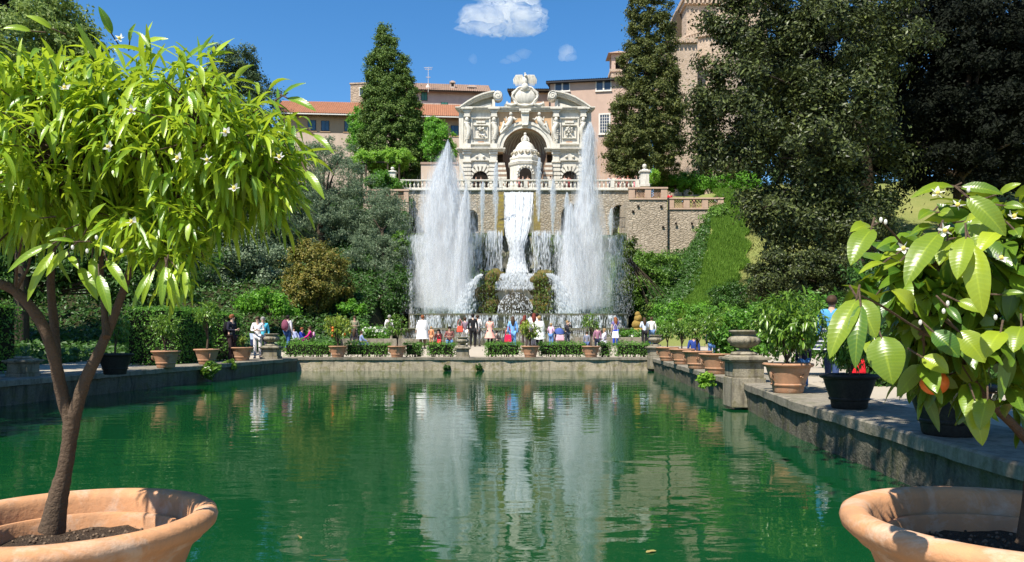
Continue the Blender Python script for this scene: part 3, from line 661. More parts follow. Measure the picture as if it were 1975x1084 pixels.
for lab, px, t, b in (('small upright jet on the ledge, first left of the cascade', 956, 314, 452), ('small thin jet on the ledge, second left of the cascade', 930, 352, 452), ('small thin jet on the ledge, third left of the cascade', 901, 372, 452), ('small upright jet on the ledge, first right of the cascade', 1039, 306, 452), ('small thin jet on the ledge, second right of the cascade', 1066, 346, 452), ('small short jet on the ledge, third right of the cascade', 1093, 372, 452), ('short faint jet at the right end of the ledge', 1178, 402, 452)):
    addjet(lab, [(t, px + 1, 2, 1.2), (t + 20, px, 6, .9), ((t + b) / 2, px, 6, .8), (b - 25, px, 3, 1), (b + 2, px, 1.6, 1.2)], 57.5, int(12 * (b - t)), ln=(.1, .35))
def arc(label, pts, n, Y):
    base = P(pts[-1][0], pts[-1][1], Y); r = thing('water_arc', label, 'water jet', tuple(base), 0, 'arching side spouts')
    t = RS.random(n); ys = np.array([p[1] for p in pts]); tt = np.linspace(0, 1, len(pts)); px = np.interp(t, tt, [p[0] for p in pts]); py = np.interp(t, tt, ys); h = np.interp(t, tt, [p[2] for p in pts])
    px2 = np.interp(t + .05, tt, [p[0] for p in pts]); py2 = np.interp(t + .05, tt, ys); ox, oy = RS.normal(size=n) * h, RS.normal(size=n) * .25
    f = lambda a, b: np.stack([(a + ox - CX) / F * Y, Y + oy - t * .8, CZ - (b - HY) / F * Y], 1)
    np_mesh('spray', ribbons(RS, f(px, py), f(px2, py2 + 2), RS.uniform(.012, .03, n)) - np.array(base), 4, M['spray'], r)
arc('white water spout arching out to the left of the grotto', [(929, 528, 2), (920, 535, 3), (911, 548, 4.5), (903, 565, 6), (897, 584, 8), (892, 604, 10)], 3000, 49.6)
arc('white water spout arching out to the right of the grotto', [(1058, 527, 2.5), (1066, 533, 4), (1075, 546, 5.5), (1083, 563, 7), (1090, 584, 9), (1096, 604, 11)], 3600, 49.6)
arc('thin thread of water falling at the left end of the mossy wall', [(792, 500, 1), (794, 535, 1.2), (795, 570, 1.5), (796, 604, 2)], 500, 53.8)
# fine drifting spray between the jets
n = 60000; x = np.concatenate([RS.normal(-4.4, 1.5, n // 2), RS.normal(4.9, 1.6, n - n // 2)]); y = RS.normal(51, 1.3, n); z = 2.8 + np.abs(RS.normal(0, 1, n)) * 3.0
k = (x > -7) & (x < 7.8) & (z < 10.5) & (y < 54.3) & (y > 47.6); x, y, z = x[k], y[k], z[k]; n = len(x)
p0 = np.stack([x, y, z], 1); mo = np_mesh('spray_mist', ribbons(RS, p0, p0 - np.stack([np.zeros(n), np.zeros(n), RS.uniform(.05, .16, n)], 1), RS.uniform(.004, .012, n)), 4, M['mist'])
tag(mo, 'fine white spray drifting round the feet of the jets', 'mist', None, 'stuff')

# ---- upper retaining wall with arched openings -------------------------------------
def wall_arch(mb, x0, x1, z0, z1, cx, r, zs, zb, y0, y1, n=14, m=0):
    """wall from z0 to z1 with one arched opening (sill zb, springing zs, radius r)"""
    mb.box(x0, cx - r, y0, y1, z0, z1, m); mb.box(cx + r, x1, y0, y1, z0, z1, m)
    if zb > z0: mb.box(cx - r, cx + r, y0, y1, z0, zb, m)
    b = len(mb.v); pts = [(cx - r * math.cos(PI * k / n), zs + r * math.sin(PI * k / n)) for k in range(n + 1)]
    for (xa, za), (xb, zb_) in zip(pts[:-1], pts[1:]):
        mb.add([(xa, y0, za), (xb, y0, zb_), (xb, y0, z1), (xa, y0, z1), (xa, y1, za), (xb, y1, zb_), (xb, y1, z1), (xa, y1, z1)], [(0, 1, 2, 3), (7, 6, 5, 4), (4, 5, 1, 0), (3, 2, 6, 7)], m)
    return mb
YU = 69.4; Zt = 14.32
uw = thing('retaining_wall', 'tall rubble stone retaining wall under the long balustrade', 'wall')
a0, a1 = pX(784, YU), pX(1212, YU)
mb = MB(); seg = [(a0, pX(885, YU), pX(842, YU), .8, 400), (pX(885, YU), pX(960, YU), pX(909, YU), .6, 418), (pX(1040, YU), pX(1135, YU), pX(1106, YU), 1.1, 417), (pX(1135, YU), a1, pX(1195, YU), .62, 408)]
for x0, x1, c, r, py in seg: wall_arch(mb, x0, x1, wz - 1, Zt, c, r, pZ(py, YU), wz - .6, YU, YU + 1.4)
mb.box(pX(960, YU), pX(1040, YU), YU, YU + 1.4, wz - 1, Zt)
mb.build('wall_face', M['rubble'], uw)
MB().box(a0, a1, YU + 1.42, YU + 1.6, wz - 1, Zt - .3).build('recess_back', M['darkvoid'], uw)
MB().box(a0 - .1, a1 + .1, YU - .18, YU + 1.5, Zt + .003, Zt + .16).build('coping', M['cream'], uw, bevel=.03)
br = thing('balustrade', 'long white stone balustrade on top of the rubble retaining wall', 'balustrade', (0, 0, 0))
b0, b1 = pX(772, YU), pX(1232, YU); zb = Zt + .165; hb = .82
MB().box(b0, b1, YU - .1, YU + .2, zb, zb + .1).build('bottom_rail', M['cream'], br, bevel=.02)
MB().box(b0, b1, YU - .13, YU + .23, zb + hb - .12, zb + hb).build('top_rail', M['cream'], br, bevel=.02)
bal = MB().lathe([(.06, 0), (.075, .03), (.05, .08), (.10, .22), (.085, .32), (.045, .45), (.05, .5), (.075, .56), (.075, .6)], 10)
bme = None; nb = 58; posts = {0, 8, 16, 24, 30, 36, 44, 51, 57}
for k in range(nb):
    x = b0 + .15 + (b1 - b0 - .3) * k / (nb - 1)
    if k in posts:
        MB().box(x - .17, x + .17, YU - .12, YU + .22, zb + .1, zb + hb - .12).build('post', M['cream'], br); continue
    if bme is None: o = bal.build('baluster', M['cream'], br, 40, (x, YU + .05, zb + .1)); bme = o
    else:
        o = bme.copy(); COL.objects.link(o); o.location = (x, YU + .05, zb + .1); o.parent = br
def ball_post(label, px, pyb, pyt, Y, w):
    b = P(px, pyb, Y); h = pZ(pyt, Y) - b.z; r = thing('gate_post', label, 'gate post', tuple(b))
    MB().box(-w, w, -w, w, 0, h * .12).box(-w * .85, w * .85, -w * .85, w * .85, h * .12, h * .62).box(-w * 1.1, w * 1.1, -w * 1.1, w * 1.1, h * .62, h * .70).box(-w * .8, w * .8, -w * .8, w * .8, h * .70, h * .76, 0, w * .3, w * .3).build('pedestal', M['cream'], r, bevel=.02)
    MB().lathe([(w * .25, h * .76), (w * .2, h * .8), (w * .35, h * .83), (w * .48, h * .9), (w * .35, h * .97), (.01, h)], 14).build('ball_finial', M['cream'], r, 60)
ball_post('white gate post with a ball finial at the right end of the balustrade', 1243, 361, 316, 69, .42)
ball_post('white gate post with a ball finial by the wisteria pergola', 757, 352, 322, 70, .36)

# ---- lattice parapets and bastions --------------------------------------------------
def lattice(label, px0, px1, pyt, pyb, Y, n, th=.3):
    x0, x1, z0, z1 = pX(px0, Y), pX(px1, Y), pZ(pyb, Y), pZ(pyt, Y); r = thing('parapet', label, 'parapet', (x0, Y, z0), 0, 'brick lattice parapets')
    w, h = x1 - x0, z1 - z0; mb = MB().box(0, w, 0, th, 0, h * .14).box(-.06, w + .06, -.05, th + .05, h * .86, h)
    pw = w / n
    for k in range(n + 1): c = min(max(k * pw, pw * .16), w - pw * .16); mb.box(c - pw * .16, c + pw * .16, .0, th, h * .141, h * .859)
    mb.build('frame', M['brickrail'], r, bevel=.015)
    for k in range(n):
        a, b = (k + (.32 if k == 0 else .16)) * pw, (k + 1 - (.32 if k == n - 1 else .16)) * pw; g = MB(); za, zb_ = h * .14, h * .86; m_ = 4
        for q in range(-m_, m_ + 1):
            for sgn in (1, -1):
                # diagonal bars clipped to the panel
                c = (a + b) / 2 + q * (b - a) / m_; pts = []
                hh = (zb_ - za); xa, xb = c - sgn * hh / 2, c + sgn * hh / 2
                t0, t1 = 0.0, 1.0; dx = xb - xa
                lo, hi = sorted(((a - xa) / dx, (b - xa) / dx)); t0, t1 = max(t0, lo), min(t1, hi)
                if t1 - t0 > .05: g.tube([(xa + dx * t0, th * .5, za + hh * t0), (xa + dx * t1, th * .5, za + hh * t1)], .045, 4)
        g.build('lattice_panel', M['brick'], r)
    return r
lattice('brick lattice parapet with two panels beside the right gate post', 1213, 1287, 361, 385, 65.6, 2)
lattice('lower brick lattice parapet with three panels at the top of the grassy slope', 1289, 1396, 381, 404, 66, 3)
lattice('brick lattice parapet half hidden by the olive tree on the left', 700, 788, 365, 390, 66, 3)
MB().tube([(0, 0, 0), (0, 0, 1)], .02, 4)
bs = thing('retaining_wall', 'pale rubble bastion under the two right lattice parapets', 'wall')
MB().box(pX(1209, 65.5), pX(1288, 65.5), 65.7, 72, 4.5, pZ(385, 65.6) - .003).build('wall_face', M['rubble2'], bs)
MB().box(pX(1288, 66) + .003, pX(1396, 66) - .05, 66.1, 73, 4.5, pZ(404, 66) - .003).build('lower_wall_face', M['rubble2'], bs)
mb = MB()
for px, py in ((1231, 398), (1275, 398), (1305, 430), (1336, 430), (1279, 438), (1221, 408)): b = P(px, py, 65.68); mb.box(b.x - .09, b.x + .09, 65.6 if px < 1288 else 65.98, 65.9, b.z - .1, b.z + .08)
mb.build('putlog_holes', M['darkvoid'], bs)
bl = thing('retaining_wall', 'tan stone bastion behind the olive tree at the left of the fountain', 'wall')
MB().box(pX(700, 66), pX(788, 66), 66.05, 72, 3, pZ(390, 66) - .003).build('wall_face', M['rubble2'], bl)
rl = thing('railing', 'small iron railing before the dark arch at the right end of the retaining wall', 'railing', tuple(P(1183, 440, 66.4)))
mb = MB(); x1 = pX(1207, 66.4) - pX(1183, 66.4)
mb.tube([(0, 0, .9), (x1, 0, .9)], .03, 5).tube([(0, 0, .1), (x1, 0, .1)], .025, 5)
for k in range(9): mb.tube([(x1 * k / 8, 0, 0), (x1 * k / 8, 0, .9)], .018, 4)
mb.build('bars', M['iron'], rl)

# ---- the great organ facade -----------------------------------------------------------
YF = 77.0; SF = YF / F / 4.106
fa = thing('fountain_facade', 'ornate cream stone facade with a large arched niche, broken pediment and winged crest', 'facade', (pX(1012.6, YF), YF, 14.35))
def fx(z): return (z - 955) * SF
def fz(z): return pZ(120 + z / 4.106, YF) - 14.35
def fbox(mb, x0, x1, za, zb, y0, y1, m=0): return mb.box(fx(x0), fx(x1), y0, y1, fz(zb), fz(za), m)
mb = MB()
fbox(mb, 432, 737, 378, 1125, 0, 3); mb.build('side_bay', M['cream'], fa); mb = MB(); fbox(mb, 1173, 1480, 378, 1125, 0, 3); mb.build('side_bay', M['cream'], fa)
mb = MB(); wall_arch(mb, fx(737), fx(1173), fz(712), fz(378), 0, fx(955 + 176), fz(700), fz(712), .004, 1.2, 24); mb.build('spandrel_wall', M['peach'], fa)
MB().box(fx(737), fx(1173), 2.2, 3, 0, fz(378)).build('back_wall', M['niche'], fa)
# archivolt
mb = MB(); n = 32
for (ra, rb, yf) in ((176, 205, -.16), (205, 228, -.26)):
    for k in range(n):
        a, b = PI * k / n, PI * (k + 1) / n; pr = lambda r, t: (fx(955 - r * math.cos(t)), fz(700) + r * SF * math.sin(t))
        q = [pr(ra, a), pr(ra, b), pr(rb, b), pr(rb, a)]; mb.prism(q, yf, .003)
mb.build('archivolt', M['cream'], fa, 40)
# niche: ribbed half dome over a curved recess
rn = 176 * SF * 1.0
prof = [(rn * math.cos(PI / 2 * k / 10), rn * math.sin(PI / 2 * k / 10)) for k in range(11)]
mb = MB().lathe(prof, 24, (0, .5, fz(700)), 0, 0, PI).lathe([(rn, 0), (rn, fz(700) + .001)], 24, (0, .5, 0), 0, 0, PI); mb.build('niche_shell', M['niche'], fa, 60)
mb = MB()
for k in range(15):
    a = PI * (k + .5) / 15; mb.tube([(rn * .985 * math.cos(a) * math.cos(e), .5 + rn * .985 * math.sin(a) * math.cos(e), fz(700) + rn * .985 * math.sin(e)) for e in [PI / 2 * q / 8 for q in range(9)]], [.055] * 8 + [.02], 5)
mb.build('niche_ribs', M['cream_dark'], fa, 60)
# cornices
def cornice(mb, x0, x1, zt, steps, y=0.0):
    for (h0, h1, pr, ex) in steps: mb.box(fx(x0) - ex, fx(x1) + ex, y - pr, y + .5, fz(zt) - h1, fz(zt) - h0)
mb = MB(); cornice(mb, 432, 1480, 362, [(0, .1, .5, .34), (.1, .2, .38, .24), (.2, .3, .26, .14), (.3, .42, .12, .04)])
for k in range(64): x = fx(440) + (fx(1472) - fx(440)) * k / 63; mb.box(x - .05, x + .05, -.34, -.2, fz(362) - .3, fz(362) - .203)
for c in (497, 710, 1200, 1415): cornice(mb, c - 42, c + 42, 372, [(-.02, .12, .62, .06), (.12, .24, .48, 0)])
mb.build('top_cornice', M['cream'], fa)
mb = MB()
for (a, b) in ((420, 795), (1112, 1492)):
    cornice(mb, a, b, 686, [(0, .09, .5, .06), (.09, .17, .4, .02), (.17, .3, .22, -.05)])
for c in (497, 705, 1200, 1410): cornice(mb, c - 38, c + 38, 690, [(-.012, .1, .68, 0), (.1, .3, .5, -.06)])
mb.build('middle_cornice', M['cream'], fa)
# segmental broken pediment halves with scrolls
for s in (-1, 1):
    mb = MB(); X = lambda v: fx(955 + s * (955 - v)) if s > 0 else fx(v)
    pts = [(440, 360), (500, 318), (560, 283), (620, 258), (680, 242), (715, 238)]; pw = []
    for k in range(len(pts) - 1):
        (xa, za), (xb, zb_) = pts[k], pts[k + 1]
        for (o0, o1, pr) in ((0, 12, .62), (12, 24, .48), (24, 36, .3)):
            q = [(X(xa), fz(za + o1)), (X(xb), fz(zb_ + o1)), (X(xb), fz(zb_ + o0)), (X(xa), fz(za + o0))]; mb.prism(q if s < 0 else q[::-1], -pr, .5)
    sc = [(X(738) + 34 * SF * (1 - t / 22) * math.cos(2.2 + s * .0 - t * .55 * -s) , -.5, fz(275) + 36 * SF * (1 - t / 22) * math.sin(2.2 - t * .55 * -s)) for t in range(20)]
    b = len(mb.v); mb.lathe([(38 * SF, 0), (38 * SF, 1.0)], 20); mb.sph((0, 0, 0), (36 * SF, 36 * SF, .12), 16, 6)
    for q in range(b, len(mb.v)): v = mb.v[q]; mb.v[q] = (X(740) + v[0], -.55 + v[2], fz(275) + v[1])
    mb.tube([(X(740) + (34 - 1.6 * t) * SF * math.cos(t * .6 * s + 1), -.66, fz(275) + (34 - 1.6 * t) * SF * math.sin(t * .6 * s + 1)) for t in range(20)], .05, 5)
    mb.build('pediment_scroll', M['cream'], fa, 40)
    tp = [(X(452), fz(360))] + [(X(xa + 6), fz(za + 34)) for xa, za in pts[1:]] + [(X(715), fz(360))]
    MB().prism(tp[::-1] if s < 0 else tp, .12, .5).build('tympanum', M['greystone'] if 'greystone' in M else M['cream_dark'], fa)
    MB().box(min(X(695), X(718)), max(X(695), X(718)), -.3, .4, fz(360), fz(300)).prism([(X(560), fz(359)), (X(690), fz(359)), (X(690), fz(322))][::1 if s < 0 else -1], -.1, .3).build('scroll_support', M['cream'], fa)
# crest
mb = MB(); cz = fz(282)
mb.sph((0, -.35, cz), (88 * SF, .35, 66 * SF), 20, 12); 
ring = [(95 * SF * math.cos(a) * (1 + .06 * math.cos(6 * a)), -.5, cz + 72 * SF * math.sin(a) * (1 + .06 * math.cos(6 * a))) for a in np.linspace(0, 2 * PI, 37)]
mb.tube(ring, .12, 6, cap=False); mb.sph((0, -.6, fz(215)), (.36, .35, .42), 12, 8); mb.sph((0, -.5, fz(232)), (.55, .3, .2), 12, 6)
for s in (-1, 1):
    mb.tube([(s * fx(955 + 90), -.4, fz(300)), (s * fx(955 + 70), -.45, fz(345)), (s * fx(955 + 110), -.45, fz(352)), (s * fx(955 + 148), -.4, fz(335)), (s * fx(955 + 140), -.4, fz(320))], [.16, .2, .18, .13, .07], 7)
    mb.tube([(s * fx(955 + 60), -.45, fz(230)), (s * fx(955 + 95), -.45, fz(255)), (s * fx(955 + 92), -.45, fz(285))], [.16, .17, .1], 7)
mb.tube([(-fx(955 + 60), -.5, fz(348)), (0, -.55, fz(358)), (fx(955 + 60), -.5, fz(348))], .13, 7); mb.box(fx(900), fx(1010), -.3, .6, fz(362), fz(215)); mb.box(fx(790), fx(1110), -.2, .5, fz(362), fz(338))
mb.build('cartouche', M['cream'], fa, 60)
mb = MB(); mb.sph((0, -.3, fz(162)), (.30, .3, .52), 12, 8); mb.sph((0.05, -.45, fz(120)), (.17, .22, .18), 10, 6); mb.tube([(.05, -.6, fz(120)), (.1, -.78, fz(126))], [.06, .02], 5); mb.sph((0, -.3, fz(98)), .10, 8, 6)
for s in (-1, 1):
    for k in range(10):
        a = k / 9; mb.tube([(s * .16, -.28, fz(140)), (s * (.28 + .62 * a), -.28 - .02 * (k % 2), fz(110 + 4 * a)), (s * (.34 + .78 * a), -.3 - .03 * (k % 2), fz(140 + 8 * a)), (s * (.28 + .82 * a), -.3, fz(198 - 16 * (a > .85)))], [.09, .085, .07, .02], 6)
mb.build('eagle_finial', M['cream'], fa, 60)
# keystone console
mb = MB(); mb.prism([(fx(932), fz(515)), (fx(978), fz(515)), (fx(990), fz(392)), (fx(920), fz(392))], -.55, .0); fbox(mb, 908, 1002, 383, 400, -.7, 0); mb.tube([(fx(925), -.6, fz(410)), (fx(985), -.6, fz(410))], .14, 8); mb.tube([(fx(934), -.58, fz(508)), (fx(976), -.58, fz(508))], .09, 8); mb.build('keystone', M['cream'], fa, 50)
# figures in the spandrels
for s in (-1, 1):
    mb = MB(); q = lambda x, y, z: (s * fx(955 + x), y, fz(z))
    mb.tube([q(110, -.3, 440), q(112, -.32, 462), q(125, -.3, 490), q(150, -.3, 515)], [.2, .27, .25, .2], 8); mb.sph(q(112, -.4, 420), (.17, .17, .2), 9, 7)
    mb.tube([q(145, -.3, 512), q(165, -.4, 500), q(185, -.3, 545)], [.2, .17, .08], 7); mb.tube([q(140, -.3, 515), q(165, -.3, 540), q(195, -.25, 570)], [.2, .15, .07], 7)
    mb.tube([q(95, -.3, 445), q(75, -.4, 465), q(60, -.4, 455)], [.12, .1, .06], 6); mb.tube([q(125, -.3, 448), q(145, -.35, 468), q(150, -.35, 440)], [.12, .1, .06], 6)
    mb.tube([q(165, -.15, 470), q(170, -.1, 520), q(195, -.1, 560)], [.12, .2, .15], 6); mb.build('spandrel_figure', M['cream'], fa, 60)
# herm pilasters of the upper tier
for c in (497, 710, 1200, 1415):
    mb = MB(); fbox(mb, c - 30, c + 30, 388, 402, -.48, 0); fbox(mb, c - 22, c + 22, 402, 432, -.4, 0); fbox(mb, c - 26, c + 26, 432, 440, -.45, 0)
    mb.sph((fx(c), -.35, fz(462)), (.2, .2, .26), 10, 8); mb.sph((fx(c), -.25, fz(490)), (.32, .25, .2), 10, 7)
    s = 1 if c < 955 else -1
    mb.tube([(fx(c - s * 6), -.28, fz(495)), (fx(c + s * 14), -.34, fz(530)), (fx(c + s * 14), -.3, fz(570)), (fx(c - s * 4), -.24, fz(610)), (fx(c - s * 2), -.2, fz(650))], [.24, .27, .22, .2, .14], 8)
    for k in range(5): mb.tube([(fx(c - 20), -.36, fz(560 + 15 * k)), (fx(c + 18), -.42, fz(548 + 15 * k))], .05, 5)
    fbox(mb, c - 30, c + 30, 650, 682, -.34, 0); fbox(mb, c - 36, c - 30, 440, 650, -.06, .0); fbox(mb, c + 30, c + 36, 440, 650, -.06, 0); mb.build('herm_pilaster', M['cream'], fa, 50)
# relief panels
for c, sd_ in ((605, 3), (1305, 9)):
    mb = MB(); fbox(mb, c - 78, c + 78, 438, 450, -.2, 0); fbox(mb, c - 78, c + 78, 640, 655, -.2, 0); fbox(mb, c - 78, c - 66, 450, 640, -.16, 0); fbox(mb, c + 66, c + 78, 450, 640, -.16, 0)
    fbox(mb, c - 36, c + 36, 468, 486, -.22, 0); fbox(mb, c - 58, c + 58, 496, 506, -.26, 0); fbox(mb, c - 56, c - 50, 506, 600, -.14, 0); fbox(mb, c + 50, c + 56, 506, 600, -.14, 0); fbox(mb, c - 56, c + 56, 600, 607, -.16, 0)
    mb.build('relief_frame', M['cream'], fa, bevel=.02)
    mb = MB(); fbox(mb, c - 28, c + 28, 457, 467, -.03, 0); fbox(mb, c - 24, c + 24, 624, 637, -.03, 0); mb.build('relief_inset', M['brick'], fa)
    rr = random.Random(sd_); mb = MB()
    for k in range(9):
        a = (rr.uniform(-36, 36), rr.uniform(522, 585)); b = (a[0] + rr.uniform(-20, 20), a[1] + rr.uniform(-18, 18)); mb.tube([(fx(c + a[0]), -.12, fz(a[1])), (fx(c + (a[0] + b[0]) / 2 + 5), -.2, fz((a[1] + b[1]) / 2)), (fx(c + b[0]), -.1, fz(b[1]))], [.08, .12, .05], 6)
    for k in range(3): mb.sph((fx(c - 20 + 20 * k), -.16, fz(528 + 8 * (k % 2))), .11, 8, 6)
    mb.build('relief_carving', M['cream'], fa, 60)
# lower tier
for c in (497, 705, 1200, 1410):
    mb = MB(); fbox(mb, c - 34, c + 34, 716, 735, -.4, 0); fbox(mb, c - 26, c + 26, 735, 785, -.3, 0); fbox(mb, c - 34, c + 34, 785, 800, -.42, 0); fbox(mb, c - 30, c + 30, 800, 1010, -.26, 0); fbox(mb, c - 38, c + 38, 1010, 1125, -.45, 0)
    for k in range(6): fbox(mb, c - 34, c + 34, 815 + 32 * k, 835 + 32 * k, -.33, -.262)
    mb.build('lower_pilaster', M['cream'], fa, bevel=.02)
for c in (601, 1308):
    mb = MB(); mb.prism([(fx(c - 80), fz(772)), (fx(c + 80), fz(772)), (fx(c), fz(728))], -.3, 0); fbox(mb, c - 78, c + 78, 772, 784, -.34, 0); fbox(mb, c - 66, c + 66, 784, 835, -.1, 0); fbox(mb, c - 50, c + 50, 792, 828, -.16, -.1)
    for s in (-1, 1): mb.sph((fx(c + s * 28), -.36, fz(755)), .14, 8, 6)
    mb.build('small_pediment', M['cream'], fa, 40)
    mb = MB()
    for k in range(9):
        a = PI * (k + .5) / 9; ra, rb = 62, 104; d = .11
        mb.prism([(fx(c + ra * math.cos(a + t)), fz(925) + ra * SF * math.sin(a + t)) if rr_ == 0 else (fx(c + rb * math.cos(a + t)), fz(925) + rb * SF * math.sin(a + t)) for rr_, t in ((0, -d), (1, -d), (1, d), (0, d))][::1], -.24, -.02)
    for s in (-1, 1):
        for k in range(4): fbox(mb, c + s * 84 - 22, c + s * 84 + 22, 928 + 26 * k, 950 + 26 * k, -.24, -.02)
    mb.build('door_voussoirs', M['cream'], fa)
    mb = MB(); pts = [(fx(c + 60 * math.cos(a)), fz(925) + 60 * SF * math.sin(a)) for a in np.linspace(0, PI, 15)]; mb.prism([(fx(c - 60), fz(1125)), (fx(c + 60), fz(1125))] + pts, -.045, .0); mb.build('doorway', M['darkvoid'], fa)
# banded volutes either side of the kiosk
for s in (-1, 1):
    mb = MB(); md = MB()
    for k in range(11):
        w = 26 + 10 * math.sin(PI * k / 10); c = 955 + s * (186 - 1.2 * k); t = (md if k % 2 else mb)
        t.box(fx(c) - w * SF, fx(c) + w * SF, -.5 + .015 * (k % 2), .2, fz(805 + 18.2 * (k + 1)), fz(805 + 18.2 * k) - .002)
    mb.build('banded_volute', M['cream'], fa, bevel=.015); md.build('volute_band', M['niche'], fa)
# kiosk
ks = MB(); kc = (0, -1.0, 0); k8 = PI / 8
ks.lathe([(132 * SF, 0), (132 * SF, fz(1000)), (128 * SF, fz(990)), (128 * SF, fz(850)), (137 * SF, fz(846)), (143 * SF, fz(828)), (126 * SF, fz(820)), (126 * SF, fz(806)), (130 * SF, fz(800)), (130 * SF, fz(788)), (112 * SF, fz(780)), (104 * SF, fz(760)), (102 * SF, fz(728)), (88 * SF, fz(718)), (76 * SF, fz(716))], 8, kc, 0, k8, 2 * PI + k8)
ks.build('kiosk', M['cream'], fa)
ks = MB().lathe([(80 * SF, fz(718)), (74 * SF, fz(698)), (58 * SF, fz(674)), (36 * SF, fz(656)), (24 * SF, fz(650)), (26 * SF, fz(640)), (10 * SF, fz(632))], 20, kc); ks.build('kiosk_dome', M['cream'], fa, 50)
mb = MB()
for a in np.linspace(-PI * .95, -PI * .05, 7): mb.tube([(kc[0] + 106 * SF * math.cos(a), kc[1] + 106 * SF * math.sin(a), fz(745)), (kc[0] + 112 * SF * math.cos(a + .15), kc[1] + 112 * SF * math.sin(a + .15), fz(762)), (kc[0] + 106 * SF * math.cos(a + .3), kc[1] + 106 * SF * math.sin(a + .3), fz(745))], .09, 6)
mb.build('kiosk_garland', M['cream_dark'], fa, 60)
mb = MB(); mb.tube([(0, -1, fz(640)), (.02, -1.02, fz(615)), (0, -1, fz(600))], [.26, .24, .14], 8); mb.sph((0, -1.02, fz(590)), .15, 9, 7); mb.tube([(-.15, -1.1, fz(612)), (-.32, -1.1, fz(628)), (-.3, -1.1, fz(650))], .09, 6); mb.tube([(.15, -1.1, fz(612)), (.3, -1.1, fz(625)), (.36, -1.1, fz(650))], .09, 6); mb.build('kiosk_statue', M['cream'], fa, 60)
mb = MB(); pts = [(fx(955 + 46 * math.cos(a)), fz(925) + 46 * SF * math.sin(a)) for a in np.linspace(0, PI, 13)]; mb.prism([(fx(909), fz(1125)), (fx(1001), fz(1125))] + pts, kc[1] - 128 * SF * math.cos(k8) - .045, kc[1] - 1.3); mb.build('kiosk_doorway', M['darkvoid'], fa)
mb = MB()
for a in np.linspace(0, PI, 9): mb.sph((fx(955 + 62 * math.cos(a)), kc[1] - 128 * SF * math.cos(k8) - .05, fz(925) + 60 * SF * math.sin(a)), .11, 7, 5)
mb.build('kiosk_door_carving', M['cream'], fa, 60)
def tile_roof(parent, c, mat, pitch=.24, name='roof', th=.12):
    """c: eave-left, eave-right, ridge-right, ridge-left (local). Rounded tile rows with stepped courses."""
    el, er, rr_, rl_ = [Vector(p) for p in c]; w = (er - el).length; n = max(4, int(w / pitch)); nr = max(3, int((rl_ - el).length / .38)); up = (er - el).cross(rl_ - el).normalized()
    if up.z < 0: up = -up
    rows = []
    for k in range(nr):
        for e in (0, 1):
            t = (k + e * .98) / nr; row = []
            for q in range(n * 4 + 1):
                u = q / (n * 4); p = el.lerp(er, u).lerp(rl_.lerp(rr_, u), t); h = .075 * abs(math.sin(PI * (q / 4))) + (.035 if e == 0 else 0.0)
                row.append(tuple(p + up * (h + .02)))
            rows.append(row)
    o = MB().loft(rows).build(name, mat, parent, 30)
    mb = MB(); d = up * -.14; v = [el, er, rr_, rl_, el + d, er + d, rr_ + d, rl_ + d]; mb.add(v, [(0, 1, 2, 3), (7, 6, 5, 4), (0, 4, 5, 1), (1, 5, 6, 2), (2, 6, 7, 3), (3, 7, 4, 0)]); mb.build('roof_deck', M['bark2'], parent)
    return o
def window(parent, x, z, w, h, y=0.0, frame='frame_white', pane='glass', bars=(2, 2), fw=.1, sill=True):
    m = MB(); m.box(x - w / 2 - fw, x - w / 2, y - .07, y + .1, z - fw, z + h + fw).box(x + w / 2, x + w / 2 + fw, y - .07, y + .1, z - fw, z + h + fw).box(x - w / 2, x + w / 2, y - .07, y + .1, z + h, z + h + fw).box(x - w / 2, x + w / 2, y - .07, y + .1, z - fw, z)
    if sill: m.box(x - w / 2 - fw - .05, x + w / 2 + fw + .05, y - .14, y, z - fw - .08, z - fw - .002)
    o = m.build('window', M[frame], parent); MB().box(x - w / 2, x + w / 2, y - .02, y + .05, z, z + h).build('pane', M[pane], o)
    b = MB()
    for k in range(1, bars[0]): xx = x - w / 2 + w * k / bars[0]; b.box(xx - .025, xx + .025, y - .045, y - .018, z, z + h)
    for k in range(1, bars[1]): zz = z + h * k / bars[1]; b.box(x - w / 2, x + w / 2, y - .04, y - .019, zz - .02, zz + .02)
    if b.v: b.build('glazing_bars', M[frame if frame != 'shutter_blue' else 'frame_dark'], o)
    return o
def shutters(parent, x, z, w, h, y, mat):
    o = MB().box(x - w / 2 - .05, x + w / 2 + .05, y - .03, y + .05, z - .05, z + h + .05).build('window', M['frame_dark'], parent)
    for s in (0, 1):
        m = MB(); a = x - w / 2 + s * w / 2; m.box(a + .02, a + w / 2 - .02, y - .07, y - .031, z, z + h)
        for k in range(9): zz = z + h * (k + .5) / 9; m.box(a + .07, a + w / 2 - .07, y - .09, y - .072, zz - .02, zz + .03)
        m.build('shutter', mat, o)
